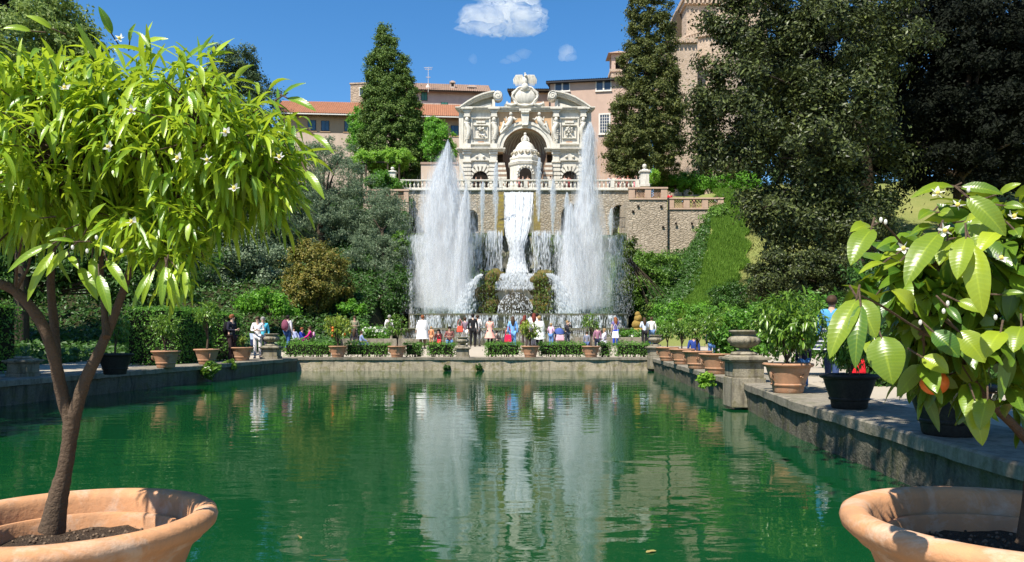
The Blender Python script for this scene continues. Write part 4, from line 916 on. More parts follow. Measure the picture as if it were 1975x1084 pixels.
# low ochre house on the left
Y0 = 89.5; b = thing('ochre_house', 'low ochre house with a long tiled roof and blue shutters, left of the cypress', 'house', (pX(540, Y0), Y0, 14.35), R(4.6))
k = Y0 / F; wl = (900 - 540) * k * 1.02; zt = pZ(219, Y0) - 14.35; zm = pZ(255, Y0) - 14.35
MB().box(0, wl, 0, 8, 0, zt).build('wall', M['ochre'], b); MB().box(-.02, wl + .02, -.06, 0, 0, zm).build('plaster_band', M['lightplaster'], b)
tile_roof(b, [(-.6, -.9, zt - .15), (wl + .4, -.9, zt - .15), (wl + .4, 4, zt + 2.6), (-.6, 4, zt + 2.6)], M['tile'])
tile_roof(b, [(wl + .4, 8.9, zt - .15), (-.6, 8.9, zt - .15), (-.6, 4.05, zt + 2.6), (wl + .4, 4.05, zt + 2.6)], M['tile'], name='rear_roof')
MB().box(-.5, wl, -1.0, -.88, zt - .28, zt - .16).build('gutter', M['frame_white'], b)
for px, py in ((600, 251), (625, 252), (669, 253), (700, 254), (873, 261)):
    x = (px - 540) * k * 1.01; z = pZ(py, Y0 + x * math.sin(R(4.6))) - 14.35; shutters(b, x, z, .85, 1.1, -.0, M['shutter_blue']); 
    MB().box(x - .6, x + .6, -.12, 0, z - .2, z - .08).build('sill', M['peach'], b)
# stone tower block
Y1 = 104; b = thing('stone_block_house', 'plain tan stone block house rising behind the tiled roof at the left', 'house', (pX(676, Y1), Y1, 14.35), R(-8)); k = Y1 / F; zt = pZ(163, Y1) - 14.35
MB().box(0, 48 * k, 0, 7, 0, zt).build('wall', M['blockstone'], b); MB().box(-.1, 48 * k + .1, -.1, 7.1, zt + .003, zt + .2).build('coping', M['blockstone'], b)
window(b, 24 * k, pZ(185, Y1) - 14.35, .75, 1.0, 0, 'frame_white', 'glass', (1, 1), .08, False)
# grey pink house
Y2 = 98; b = thing('grey_house', 'grey pink house with an old tiled roof and green shutters behind the facade', 'house', (pX(770, Y2), Y2, 14.35), R(6)); k = Y2 / F; wl = 170 * k; zt = pZ(174, Y2) - 14.35
MB().box(0, wl, 0, 8, 0, zt).build('wall', M['greyplaster'], b)
rf = tile_roof(b, [(-.5, -.7, zt - .1), (wl + .5, -.7, zt - .1), (wl + .5, 4, zt + 2.2), (-.5, 4, zt + 2.2)], M['tile_old'])
for px, w, h, dz in ((873, .55, 1.3, .55), (911, 1.0, .8, .5)):
    x = (px - 770) * k; c = MB().box(x - w / 2, x + w / 2, 1, 1 + w, zt - .2, zt + h + .2).box(x - w / 2 - .1, x + w / 2 + .1, .9, 1.1 + w, zt + h + .202, zt + h + .32); o = c.build('chimney', M['greyplaster'], b)
    MB().box(x - w * .3, x + w * .3, .975, .99, zt + h - .25, zt + h + .12).build('chimney_opening', M['darkvoid'], o); MB().box(x - w / 2, x + w / 2, 1, 1 + w, zt + h + .323, zt + h + .5, 0, .1, .1).build('chimney_cap', M['tile_old'], o)
x = (825 - 770) * k; MB().lathe([(.3, 0), (.28, .9), (.02, 1.3)], 8, (x, 1.2, zt)).build('chimney', M['frame_white'], b, 40)
for px, py, w, h in ((818, 192, .7, 1.0), (857, 213, .8, 1.15)):
    x = (px - 770) * k; shutters(b, x, pZ(py, Y2) - 14.35, w, h, 0, M['shutter_green'])
an = thing('tv_antenna', 'thin rooftop antenna standing above the grey house', 'antenna', (pX(825, 97), 97.6, pZ(166, 97)), 0)
mb = MB().tube([(0, 0, -.6), (0, 0, 2.6)], .03, 5); 
for z, w in ((2.5, .5), (2.3, .4), (1.3, .25)): mb.tube([(-w, 0, z), (w, 0, z)], .02, 4); [mb.tube([(-w + q * w / 3, -.2, z), (-w + q * w / 3, .25, z)], .015, 4) for q in range(7)]
mb.build('antenna_frame', M['frame_white'], an)
# pink villa on the right
Y3 = 85; b = thing('pink_villa', 'large pink plastered villa wing with white framed windows right of the facade', 'villa', (pX(1059, Y3), Y3, 14.35), R(-9)); k = Y3 / F; wl = 190 * k; zt = pZ(160, Y3) - 14.35
MB().box(0, wl, 0, 9, 0, zt).build('wall', M['pink'], b)
tile_roof(b, [(-.3, -.45, zt), (wl + .3, -.45, zt), (wl + .3, 5, zt + .9), (-.3, 5, zt + .9)], M['tile_old']); MB().box(-.3, wl + .3, -.5, 0, zt - .14, zt - .02).build('eaves', M['frame_dark'], b)
def vx(px): return (px - 1059) * k * .985
for px in (1085, 1165):
    Yp = Y3 - vx(px) * math.sin(R(9)); z = pZ(175 if px < 1100 else 174, Yp) - 14.35
    for s in (-.42, .42): window(b, vx(px) + s, z, .68, .95 if px > 1100 else .85, 0, 'frame_white', 'glass', (1, 1), .09)
window(b, vx(1167), pZ(256, Y3 - 1) - 14.35, .95, 1.95, 0, 'frame_white', 'glass', (4, 6), .16)
MB().tube([(vx(1060), -.12, zt), (vx(1060), -.12, 0)], .06, 6).build('downpipe', M['frame_dark'], b)
b = thing('side_wing', 'small brown roofed wing between the winged crest and the pink villa', 'house', (pX(985, 88), 88, 14.35)); k = 88 / F; zt = pZ(174, 88) - 14.35; wl = 76 * k
MB().box(0, wl, 0, 6, 0, zt).build('wall', M['peach'], b); tile_roof(b, [(-.4, -.6, zt - .1), (wl, -.6, zt - .1), (wl, 3, zt + .6), (-.1, 3, zt + .3)], M['tile_old']); MB().box(wl * .55, wl, -.01, 0, zt - 3, zt - .5).build('shaded_panel', M['brickrail'], b)
MB().box(-.2, wl, -.35, -.02, zt - .3, zt - .12).build('eaves', M['frame_dark'], b)
# belvedere
b = thing('roof_belvedere', 'small square lookout turret above the villa roof beside the right cypress', 'turret', (pX(1179, 92), 92, pZ(147, 92) - 1)); k = 92 / F; w = 34 * k; h = 1 + (147 - 104) * k
MB().box(0, w, 0, w, 0, h * .42).build('base', M['church'], b); MB().box(-.12, w + .12, -.12, w + .12, h * .42 + .003, h * .5).build('moulding', M['church'], b)
mb = MB(); [mb.box(a, a + .45, c, c + .45, h * .5 + .003, h) for a in (.05, w - .5) for c in (.05, w - .5)]; mb.box(.5, w - .5, .05, .5, h * .86, h); mb.build('pillars', M['pink'], b)
MB().box(.5, w - .5, .5, .7, h * .5, h * .86).build('dark_opening', M['darkvoid'], b)
MB().add([(-.4, -.4, h + .003), (w + .4, -.4, h + .003), (w + .4, w + .4, h + .003), (-.4, w + .4, h + .003), (w / 2, w / 2, h + .75)], [(3, 2, 1, 0), (0, 1, 4), (1, 2, 4), (2, 3, 4), (3, 0, 4)]).build('roof', M['tile_old'], b)
# church
Y4 = 84; b = thing('church', 'tall pale brick church with a rounded apse rising between the right cypress and the oak', 'church', (pX(1296, Y4), Y4, 14.0)); k = Y4 / F
X_ = lambda px: (px - 1296) * k
Z_ = lambda py: pZ(py, Y4) - 14.0
MB().box(X_(1290), X_(1345), 0, 9, 0, Z_(84)).build('nave_wall', M['church'], b)
mb = MB().box(X_(1286), X_(1345), -.25, 9, Z_(84) + .003, Z_(74)); [mb.box(X_(1286) + q * .42, X_(1286) + q * .42 + .2, -.42, -.25, Z_(84), Z_(77)) for q in range(8)]; mb.build('nave_cornice', M['church'], b)
ap = MB().lathe([(72 * k, -1), (72 * k, Z_(60))], 48, (X_(1400), 5.2, 0)); ap.build('apse', M['church'], b, 40)
ac = MB().lathe([(72 * k, Z_(62)), (76 * k, Z_(60)), (76 * k, Z_(55)), (79 * k, Z_(52)), (79 * k, Z_(48)), (40 * k, Z_(36)), (.1, Z_(34))], 48, (X_(1400), 5.2, 0)); 
for a in np.linspace(PI, 2 * PI, 40): ac.box(X_(1400) + 77 * k * math.cos(a) - .09, X_(1400) + 77 * k * math.cos(a) + .09, 5.2 + 77 * k * math.sin(a) - .09, 5.2 + 77 * k * math.sin(a) + .09, Z_(60), Z_(53))
ac.build('apse_cornice', M['church'], b, 40)
kx = 91.0 / F; XU = lambda px: pX(px, 91) - pX(1296, Y4); ZU = lambda py: pZ(py, 91) - 14.0
MB().box(XU(1324), XU(1480), 7, 16, Z_(110), ZU(10)).build('upper_wall', M['church'], b)
mb = MB().box(XU(1319), XU(1486), 6.7, 16.3, ZU(10) + .003, ZU(2)); mb.box(XU(1316), XU(1486), 6.5, 16.2, ZU(2) + .003, ZU(-6)); [mb.box(XU(1319) + q * .5, XU(1319) + q * .5 + .25, 6.5, 6.7, ZU(9), ZU(2)) for q in range(12)]; mb.build('upper_cornice', M['church'], b)
MB().box(XU(1313), XU(1324) - .003, 9.5, 12, Z_(110), ZU(4)).build('buttress', M['bark2'], b)
mb = MB(); mb.box(XU(1357), XU(1363), 6.9, 7.05, ZU(36), ZU(22)); mb.build('slit_window', M['darkvoid'], b)
# garden wall behind the pergola
b = thing('garden_wall', 'pale plastered wall between the left cypress and the facade', 'wall', (pX(812, 75), 75, 14.3)); MB().box(0, pX(885, 75) - pX(812, 75), 0, .5, 0, pZ(317, 75) - 14.3).build('wall_face', M['lightplaster'], b); MB().box(-.05, pX(885, 75) - pX(812, 75), -.08, .58, pZ(317, 75) - 14.297, pZ(313, 75) - 14.3).build('coping', M['tile_old'], b)
def E(px, py, Y, rx, ry, ryd=None):
    k = Y / F; return (tuple(P(px, py, Y)), (rx * k, (ryd if ryd is not None else (rx + ry) / 2) * k, ry * k))
def gz(x, y): return float(gh(np.array([x]), np.array([y]))[0])
def base(px, Y): x = pX(px, Y); return (x, Y, gz(x, Y))
# ---- cypresses
def cypress(label, rows, Y, mat, seed, **kw):
    bl = []; 
    for py, px, w in rows: bl.append(E(px, py, Y, w * 1.12, kw.get('bh', 30), w))
    x0 = base(rows[-1][1], Y); top = P(rows[0][1], rows[0][0], Y)
    return tree('cypress_tree', label, 'cypress', bl, (x0, [x0, tuple(Vector(x0).lerp(top, .5)), tuple(Vector(x0).lerp(top, .93))], .45), M[mat], clump=kw.get('clump', .5), per=kw.get('per', 55), leaf=kw.get('leaf', .17), seed=seed, dens=kw.get('dens', .95), shell=.8, up=.8, jit=.55, ragged=kw.get('ragged', .22), aspect=.5, limbs=0)
cypress('broad dense cypress tree left of the ornate facade', [(72, 742, 10), (95, 744, 22), (125, 748, 34), (155, 751, 40), (185, 753, 48), (215, 755, 53), (245, 757, 57), (275, 759, 60), (305, 763, 57), (330, 768, 50), (355, 772, 44), (380, 772, 40)], 80, 'cyp', 3)
cypress('tall shaggy cypress tree right of the facade, behind the gate post', [(-14, 1252, 30), (20, 1252, 38), (55, 1256, 38), (90, 1254, 42), (120, 1246, 48), (150, 1252, 50), (180, 1255, 54), (210, 1248, 64), (240, 1250, 60), (270, 1243, 66), (300, 1243, 64), (325, 1240, 56)], 74, 'cyp2', 5, clump=.58, per=60, dens=1.0, bh=19, leaf=.17, ragged=.35)
# ---- upper garden greenery
tree('green_tree', 'bright green leafy tree between the left cypress and the facade', 'tree', [E(845, 285, 78, 32, 36), E(840, 250, 78, 20, 24), E(862, 300, 78, 16, 16)], (base(845, 78), [base(845, 78), tuple(P(845, 300, 78))], .2), M['bright'], .5, 60, .17, 6, limbs=5)
tree('green_tree', 'bright green leafy tree half hidden behind the left cypress', 'tree', [E(697, 245, 84, 20, 34), E(690, 275, 84, 18, 20)], (base(697, 84), [base(697, 84), tuple(P(697, 250, 84))], .2), M['bright'], .5, 60, .17, 7, limbs=5)
pg = thing('pergola', 'garden pergola roofed with bright green wisteria beside the left cypress', 'pergola', tuple(P(668, 352, 74)))
o = Vector(P(668, 352, 74)); k = 74 / F; mb = MB()
for px in (672, 706, 748, 770): mb.tube([(pX(px, 74) - o.x, 0, -1), (pX(px, 74) - o.x, 0, 38 * k)], .09, 6); mb.tube([(pX(px, 74) - o.x, 3, -1), (pX(px, 74) - o.x, 3, 38 * k)], .09, 6)
mb.box(-.3, 105 * k, -.06, .06, 38 * k, 38 * k + .12).box(-.3, 105 * k, 2.94, 3.06, 38 * k, 38 * k + .12); mb.build('posts', M['bark2'], pg)
L = crown_leaves(np.random.RandomState(8), [((20 * k + q * 12 * k, 1.5, 46 * k + (.3 if q % 2 else 0)), (.8, 1.9, .55)) for q in range(8)], .4, 60, .15)
np_mesh('wisteria', L, 4, M['wist'], pg)
pm = MB()
def bushline(name, label, pts, Y, mat, leaf=.13, seed=1, clump=.4, per=55, ryd=20, cat='shrub', group=None, **kw):
    return shrub(name, label, cat, [E(px, py, Y + (dy if len(q) else 0), rx, ry, ryd) for (px, py, rx, ry, *q) in pts for dy in (q[0] if q else 0,)], M[mat], clump, per, leaf, seed, group, **kw)
bushline('shrub', 'clipped green shrub in front of the pergola above the left lattice parapet', [(722, 350, 18, 14), (745, 346, 22, 14), (760, 356, 12, 8)], 69, 'box', seed=9)
bushline('shrub', 'wide bright green hedge bank above the right lattice parapets, under the church', [(1275, 352, 22, 12), (1310, 350, 26, 16), (1350, 352, 32, 20), (1395, 352, 34, 22), (1435, 356, 30, 24)], 76, 'bright', seed=10, ryd=34)
bushline('shrub', 'dark clipped hedge just right of the three panel lattice parapet', [(1412, 390, 24, 16), (1440, 388, 26, 18)], 69, 'box_dark', seed=12)
tree('laurel_tree', 'dark spreading laurel tree behind the holm oak at the top of the right slope', 'tree', [E(1470, 310, 82, 50, 70), E(1550, 300, 82, 60, 80), E(1640, 310, 82, 60, 80), E(1730, 300, 84, 60, 90)], (base(1560, 82), [base(1560, 82), tuple(P(1560, 330, 82))], .4), M['dgreen'], 1.0, 70, .24, 86, dens=.9)
bushline('shrub', 'small round yellow green shrub beside the right gate post', [(1261, 340, 7, 9)], 70, 'wist', seed=13)
bushline('shrub', 'shrub growing over the right end of the pale rubble bastion', [(1382, 425, 22, 22), (1362, 450, 12, 22), (1395, 410, 16, 14), (1372, 470, 10, 18)], 64, 'ivy', seed=14)
bushline('ivy', 'ivy and bushes at the foot of the pale rubble bastion, right of the mossy wall', [(1225, 500, 18, 22), (1250, 520, 24, 28), (1285, 505, 16, 18), (1270, 555, 26, 30), (1228, 560, 18, 34), (1245, 592, 24, 22), (1222, 590, 14, 24), (1272, 590, 16, 20)], 55.5, 'ivy', seed=15, ryd=24, clump=.5, per=50)
bushline('moss_bank', 'yellow green moss hanging on the bank at the right end of the fountain', [(1215, 480, 8, 20), (1213, 540, 8, 40), (1262, 595, 18, 24), (1298, 596, 14, 14)], 52, 'mossleaf', seed=16, ryd=10, clump=.35)
bushline('ivy', 'bright ferny shrub where the grassy slope meets the terrace', [(1300, 600, 20, 14), (1325, 604, 18, 10), (1350, 600, 18, 12)], 47.5, 'bright', seed=17)
# ---- the slope: long grass strip
rs = np.random.RandomState(21); n = 60000
yy = 46.5 + rs.random(n) * 24; c = np.interp(yy, [46, 48, 51, 55.5, 62, 66, 70], [10.0, 10.7, 12.9, 15.2, 17.3, 18.4, 19]); wv = np.interp(yy, [46, 50, 56, 64, 71], [1.3, 1.6, 1.6, 1.2, .6])
xx = c + rs.uniform(-1, 1, n) * wv + .25 * np.sin(yy * 2.1); zz = gh(xx, yy)
p0 = np.stack([xx, yy, zz - .02], 1); ln = rs.uniform(.25, .6, n); d = np.stack([rs.normal(0, .35, n), rs.normal(-.25, .3, n), np.ones(n)], 1); d = unit(d) * ln[:, None]
a = rs.random(n) * 2 * PI; wv2 = np.stack([np.cos(a), np.sin(a), 0 * a], 1) * .035
V = np.stack([p0 - wv2, p0 + wv2, p0 + d * .6 + wv2 * .7, p0 + d], 1)
o = np_mesh('grass', V, 4, M['grass']); tag(o, 'strip of long bright green grass on the right slope', 'grass', None, 'stuff')
n = 26000; yy = 46 + rs.random(n) * 25; xx = np.interp(yy, [46, 71], [12.5, 21]) + rs.random(n) * 9; zz = gh(xx, yy); p0 = np.stack([xx, yy, zz - .02], 1); d = unit(np.stack([rs.normal(0, .5, n), rs.normal(-.2, .5, n), np.ones(n)], 1)) * rs.uniform(.06, .16, n)[:, None]
a = rs.random(n) * 2 * PI; wv2 = np.stack([np.cos(a), np.sin(a), 0 * a], 1) * .03
M['drygrass'] = m_leaf('dry_grass_blades', (.30, .28, .09), (.18, .22, .06), .25, .7)
o = np_mesh('grass', np.stack([p0 - wv2, p0 + wv2, p0 + d * .6 + wv2 * .7, p0 + d], 1), 4, M['drygrass']); tag(o, 'mown dry lawn beside the long grass on the right slope', 'grass', None, 'stuff')
# ---- left slope planting
tree('olive_tree', 'large grey green olive tree on the left slope under the pergola', 'olive tree', [E(640, 345, 60, 72, 52), E(580, 400, 58, 70, 60), E(690, 400, 59, 60, 50), E(625, 300, 62, 45, 26), E(540, 440, 58, 55, 50), E(650, 440, 58, 50, 46)], (base(620, 58), [base(620, 58), tuple(P(618, 440, 58)), tuple(P(625, 390, 59))], .35), M['olive'], .62, 70, .15, 31, dens=.8, aspect=.3, jit=.9)
tree('olive_tree', 'drooping grey green olive tree leaning against the left end of the mossy wall', 'olive tree', [E(735, 440, 56, 45, 60), E(750, 400, 57, 30, 38), E(715, 510, 54, 40, 46), E(755, 500, 54, 26, 54), E(735, 560, 53, 30, 36)], (base(738, 54), [base(738, 54), tuple(P(738, 520, 55)), tuple(P(738, 440, 56))], .25), M['olive'], .55, 70, .14, 32, dens=.85, aspect=.3, jit=.9, droop=.6)
tree('bronze_shrub', 'rounded bronze and yellow green shrub tree in front of the olives', 'shrub', [E(612, 510, 48, 48, 42), E(600, 555, 47.5, 52, 38), E(640, 550, 48, 36, 40)], (base(612, 47.5), [base(612, 47.5), tuple(P(612, 560, 47.5))], .12), M['rust'], .45, 65, .13, 33, dens=.9)
bushline('shrub', 'dense grey green shrubs filling the left slope behind the hedge', [(500, 500, 60, 50), (440, 520, 60, 50), (520, 555, 40, 30), (450, 470, 50, 40), (395, 500, 50, 60)], 52, 'olive', .15, 34, .6, 60, 40)
bushline('shrub', 'bright green shrub behind the urn at the left corner of the pool', [(520, 585, 32, 22), (545, 595, 18, 20), (490, 585, 22, 16)], 44, 'bright', .13, 35, .4, 55, 20)
bushline('shrub', 'small bright green bush in the shade between the bronze shrub and the mossy wall', [(672, 590, 14, 12), (690, 598, 9, 8)], 47, 'bright', .11, 36, .3, 50, 10)
bushline('shrub', 'dark ivy covered bank in shade beneath the olive trees', [(690, 590, 40, 26), (740, 598, 34, 26), (640, 610, 40, 20), (580, 610, 40, 20), (765, 560, 16, 40)], 50, 'box_dark', .14, 37, .5, 55, 20)
bushline('shrub', 'tall ivy growth at the left edge of the mossy waterfall wall', [(777, 560, 9, 46), (770, 480, 10, 36)], 53.6, 'ivy', .13, 38, .35, 50, 8)
rs = np.random.RandomState(77); n = 90000; xx = -8.6 - rs.random(n) ** 1.3 * 32; yy = 21 + rs.random(n) * 51; k = (yy > 36) | (xx < -15); xx, yy = xx[k], yy[k]; zz = gh(xx, yy) + rs.random(len(xx)) ** 2 * .5
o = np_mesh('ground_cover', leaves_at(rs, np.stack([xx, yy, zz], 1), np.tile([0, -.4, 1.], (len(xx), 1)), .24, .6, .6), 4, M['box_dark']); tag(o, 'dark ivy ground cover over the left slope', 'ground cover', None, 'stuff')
tree('laurel_tree', 'dense dark green laurel tree on the left slope behind the orange tree', 'tree', [E(480, 270, 60, 54, 74), E(430, 330, 58, 80, 80), E(380, 270, 60, 70, 80), E(500, 350, 59, 50, 60)], (base(440, 60), [base(440, 60), tuple(P(440, 330, 60))], .4), M['dgreen'], .8, 70, .2, 44, dens=.9)
tree('laurel_tree', 'second dense laurel tree further left on the slope behind the orange tree', 'tree', [E(300, 260, 56, 80, 90), E(220, 300, 54, 90, 100), E(120, 300, 52, 90, 100), E(300, 380, 54, 90, 70), E(20, 320, 50, 90, 100)], (base(230, 54), [base(230, 54), tuple(P(230, 330, 54))], .4), M['dgreen'], .85, 70, .21, 45, dens=.9)
rs = np.random.RandomState(78); n = 30000; yy = 45.5 + rs.random(n) * 20.5; xb_ = np.interp(yy, [46, 51, 66], [8.8, 11.6, 16.6]); xx = 8.3 + rs.random(n) * (xb_ - 8.0 + .3); zz = gh(xx, yy) + rs.random(n) ** 2 * .6
o = np_mesh('ground_cover', leaves_at(rs, np.stack([xx, yy, zz], 1), np.tile([0, -.5, 1.], (n, 1)), .2, .6, .6), 4, M['box_dark']); tag(o, 'tangled green ground cover between the pale bastion and the long grass', 'ground cover', None, 'stuff')
# ---- far and side trees
tree('dark_tree', 'dark feathery tree behind the ochre house at the left', 'tree', [E(440, 120, 88, 34, 40), E(470, 130, 88, 30, 36), E(430, 165, 88, 44, 40), E(490, 170, 88, 34, 34), E(520, 190, 88, 18, 22)], (base(455, 88), [base(455, 88), tuple(P(455, 160, 88))], .4), M['dgreen'], .75, 55, .2, 41, dens=.62)
tree('pale_tree', 'pale green leafy tree at the top left corner above the orange tree', 'tree', [E(105, 62, 34, 58, 60), E(150, 90, 34, 40, 44), E(60, 110, 33, 80, 70), E(140, 140, 34, 60, 70), E(-30, 160, 32, 80, 110), E(90, 25, 34, 50, 36), E(60, 260, 33, 90, 80)], (base(40, 33), [base(40, 33), tuple(P(45, 330, 33)), tuple(P(60, 180, 33))], .32), M['ltree'], .55, 75, .14, 42, dens=.8)
tree('dark_tree', 'dark conifer at the very left edge beneath the sky', 'tree', [E(10, 20, 42, 42, 40), E(-50, 60, 42, 60, 90), E(-10, -30, 42, 60, 60)], (base(-20, 42), [base(-20, 42), tuple(P(-15, 100, 42))], .3), M['pine_shade'], .5, 70, .13, 43, dens=.85)
for k_, (x, y, h, r, lab) in enumerate(((-14.6, 7.5, 8, 3.4, 'tall shade tree on the left bank beside the near end of the pool'), (-14.8, 13, 8.5, 3.6, 'tall shade tree on the left bank behind the clipped hedge'), (-19, 20, 9, 3.7, 'tall shade tree on the left bank at the foot of the slope'), (-24, 36, 10, 5, 'big dark tree on the left slope behind the orange tree'))):
    z0 = gz(x, y); tree('shade_tree', lab, 'tree', [((x, y, h), (r, r, r * .8)), ((x + r * .4, y + 1, h - 1.8), (r * .8, r * .8, r * .6)), ((x - r * .3, y - 1, h - 1.5), (r * .8, r * .8, r * .7))], ((x, y, z0), [(x, y, z0), (x + .1, y, h * .55), (x, y, h * .85)], .3), M['dgreen'], .75, 60, .2, 50 + k_, group='shade trees on the left bank', dens=.75)
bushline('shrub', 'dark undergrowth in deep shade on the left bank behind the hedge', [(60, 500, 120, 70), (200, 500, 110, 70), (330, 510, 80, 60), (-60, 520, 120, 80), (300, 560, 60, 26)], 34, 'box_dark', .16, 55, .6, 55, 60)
# ---- the great holm oak on the right
Yo = 44
tree('holm_oak', 'huge dark holm oak with shining leaf clumps filling the upper right', 'holm oak', [E(1495, 60, Yo, 80, 75), E(1432, 160, Yo - 1, 66, 50), E(1390, 235, Yo - 1, 50, 50), E(1500, 190, Yo - 3, 90, 80), E(1590, 90, Yo - 2, 90, 90), E(1560, 270, Yo - 3, 90, 70), E(1450, 300, Yo - 1, 62, 52), E(1640, 210, Yo - 2, 80, 90), E(1510, 370, Yo - 2, 56, 44), E(1475, 385, Yo, 34, 30), E(1600, 360, Yo - 2, 60, 60), E(1680, 330, Yo, 60, 70), E(1550, -10, Yo, 120, 70), E(1690, 60, Yo, 70, 110), E(1490, 425, Yo - 3, 60, 40), E(1560, 440, Yo - 3, 70, 46), E(1640, 430, Yo - 3, 60, 50), E(1700, 420, Yo - 1, 50, 60), E(1385, 290, Yo, 30, 30), E(1360, 205, Yo, 32, 30), E(1408, 90, Yo, 26, 50), E(1405, 10, Yo, 26, 40)],
     (base(1600, Yo), [base(1600, Yo), tuple(P(1605, 480, Yo)), tuple(P(1600, 330, Yo)), tuple(P(1580, 200, Yo))], .55), M['oak'], 1.05, 130, .19, 61, dens=.72, aspect=.5, limbs=16, shell=.75, jit=.42, ragged=.35)
tree('dark_tree', 'black green tree in deep shade along the right edge', 'tree', [E(1780, 80, 50, 110, 110), E(1880, 120, 48, 120, 130), E(1820, 260, 48, 110, 90), E(1960, 260, 46, 110, 110), E(1760, 330, 51, 60, 50), E(1900, 20, 50, 140, 90), E(1980, 120, 48, 100, 120), E(1620, 130, 54, 110, 120), E(1520, 120, 56, 90, 100), E(1640, 290, 54, 90, 80), E(1540, 270, 56, 80, 70), E(1470, 230, 58, 60, 90)], (base(1850, 49), [base(1850, 49), tuple(P(1850, 380, 49)), tuple(P(1850, 220, 49))], .5), M['pine_shade'], .8, 75, .19, 62, dens=.75, limbs=12)
t_ = thing('tree_trunk', 'bare dark tree trunk standing on the lawn right of the holm oak', 'tree', base(1665, 52)); b = Vector(base(1665, 52)); MB().tube([(0, 0, -.3), (.1, 0, 3), tuple(P(1662, 330, 52) - b), tuple(P(1660, 230, 51) - b)], [.85, .75, .7, .4], 12).build('trunk', M['bark2'], t_, 60)
for k_, (px, Yk, h, r) in enumerate(((1760, 72, 15, 5), (1900, 66, 14, 5.5), (1990, 58, 13, 5))):
    x, y, z0 = base(px, Yk); tree('dark_tree', ('dark tree high on the right slope behind the bare trunk', 'dark tree on the right slope behind the near orange tree', 'dark tree on the far right slope')[k_], 'tree', [((x, y, z0 + h * .6), (r, r, h * .42)), ((x - r * .4, y, z0 + h * .45), (r * .8, r * .7, h * .25))], ((x, y, z0), [(x, y, z0), (x, y, z0 + h * .5)], .4), M['pine_shade'], .9, 60, .24, 70 + k_, dens=.75)
bushline('shrub', 'light green bushes between the long grass and the potted citrus row', [(1300, 618, 30, 16), (1350, 614, 34, 18), (1400, 612, 30, 18)], 40, 'box', .11, 85, .35, 55, 20)
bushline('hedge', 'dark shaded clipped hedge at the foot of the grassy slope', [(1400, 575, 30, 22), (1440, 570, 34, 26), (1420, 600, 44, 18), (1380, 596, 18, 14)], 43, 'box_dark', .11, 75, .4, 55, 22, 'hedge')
bushline('shrub', 'large glossy dark shrub below the holm oak', [(1490, 505, 40, 24), (1540, 530, 60, 40), (1600, 520, 60, 40), (1480, 550, 36, 36), (1650, 540, 50, 50), (1540, 580, 60, 30)], 38, 'oak', .12, 76, .4, 60, 36)
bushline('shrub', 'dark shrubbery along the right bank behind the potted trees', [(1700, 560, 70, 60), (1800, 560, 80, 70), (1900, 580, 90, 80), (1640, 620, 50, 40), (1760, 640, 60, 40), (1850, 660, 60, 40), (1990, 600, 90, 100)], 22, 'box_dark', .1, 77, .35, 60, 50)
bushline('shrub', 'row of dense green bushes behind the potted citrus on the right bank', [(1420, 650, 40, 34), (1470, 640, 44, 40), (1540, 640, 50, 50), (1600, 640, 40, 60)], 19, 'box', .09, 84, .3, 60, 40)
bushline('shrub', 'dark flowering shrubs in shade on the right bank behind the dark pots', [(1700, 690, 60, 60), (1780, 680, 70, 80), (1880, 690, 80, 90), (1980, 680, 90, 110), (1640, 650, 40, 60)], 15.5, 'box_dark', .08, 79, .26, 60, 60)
bushline('rose_bush', 'bush with a red rose behind the urn on the right bank', [(1415, 628, 26, 16), (1400, 622, 16, 12)], 27, 'citrus', .08, 78, .25, 50, 16)
r = thing('rose', 'red rose blooming above the urn on the right bank', 'flower', tuple(P(1414, 616, 26))); L = crown_leaves(np.random.RandomState(3), [((0, 0, 0), (.12, .1, .07)), ((.13, 0, .02), (.07, .07, .05))], .06, 30, .05); np_mesh('petals', L, 4, M['redflower'], r)
x, y = 2.6, 3.2
tree('shade_tree', 'overhanging tree on the right bank close to the near orange tree', 'tree', [((x + .3, y + .2, 6.5), (1.6, 1.9, 1.0)), ((x + .6, y + 2.9, 7.0), (1.6, 1.9, 1.0)), ((x + 3.2, y - .2, 6.6), (2.0, 2.6, 1.4)), ((x + 4.4, y + 2.9, 7.4), (2.4, 2.4, 1.6)), ((x + 7.2, y + 1.5, 7), (2.6, 3.2, 1.8)), ((x + 2.8, y - 3.5, 6.6), (2.2, 2.0, 1.4))], ((x + 5.2, y - 2.2, .5), [(x + 5.2, y - 2.2, .5), (x + 4.8, y - 2.0, 4), (x + 3.6, y - 1.0, 6)], .3), M['dgreen'], .6, 80, .17, 80, dens=1.1)
# ---- hedges on the left bank
hedge('tall clipped hedge along the left bank, its side in shade', -15.2, -12.9, 8, 20.4, .5, 2.26, M['box'], .07, 330, 81, .05, 'clipped hedges')
hedge('tall clipped hedge with a sunlit green end, left of the potted orange trees', pX(240, 25), pX(342, 25), 25, 28.2, .5, pZ(594, 25), M['box'], .07, 420, 82, .04, 'clipped hedges')
hedge('tall clipped hedge behind the man with the dark backpack', pX(345, 29), pX(452, 29), 29.0, 29.9, .5, pZ(604, 29), M['box'], .08, 300, 83, .07, 'clipped hedges')
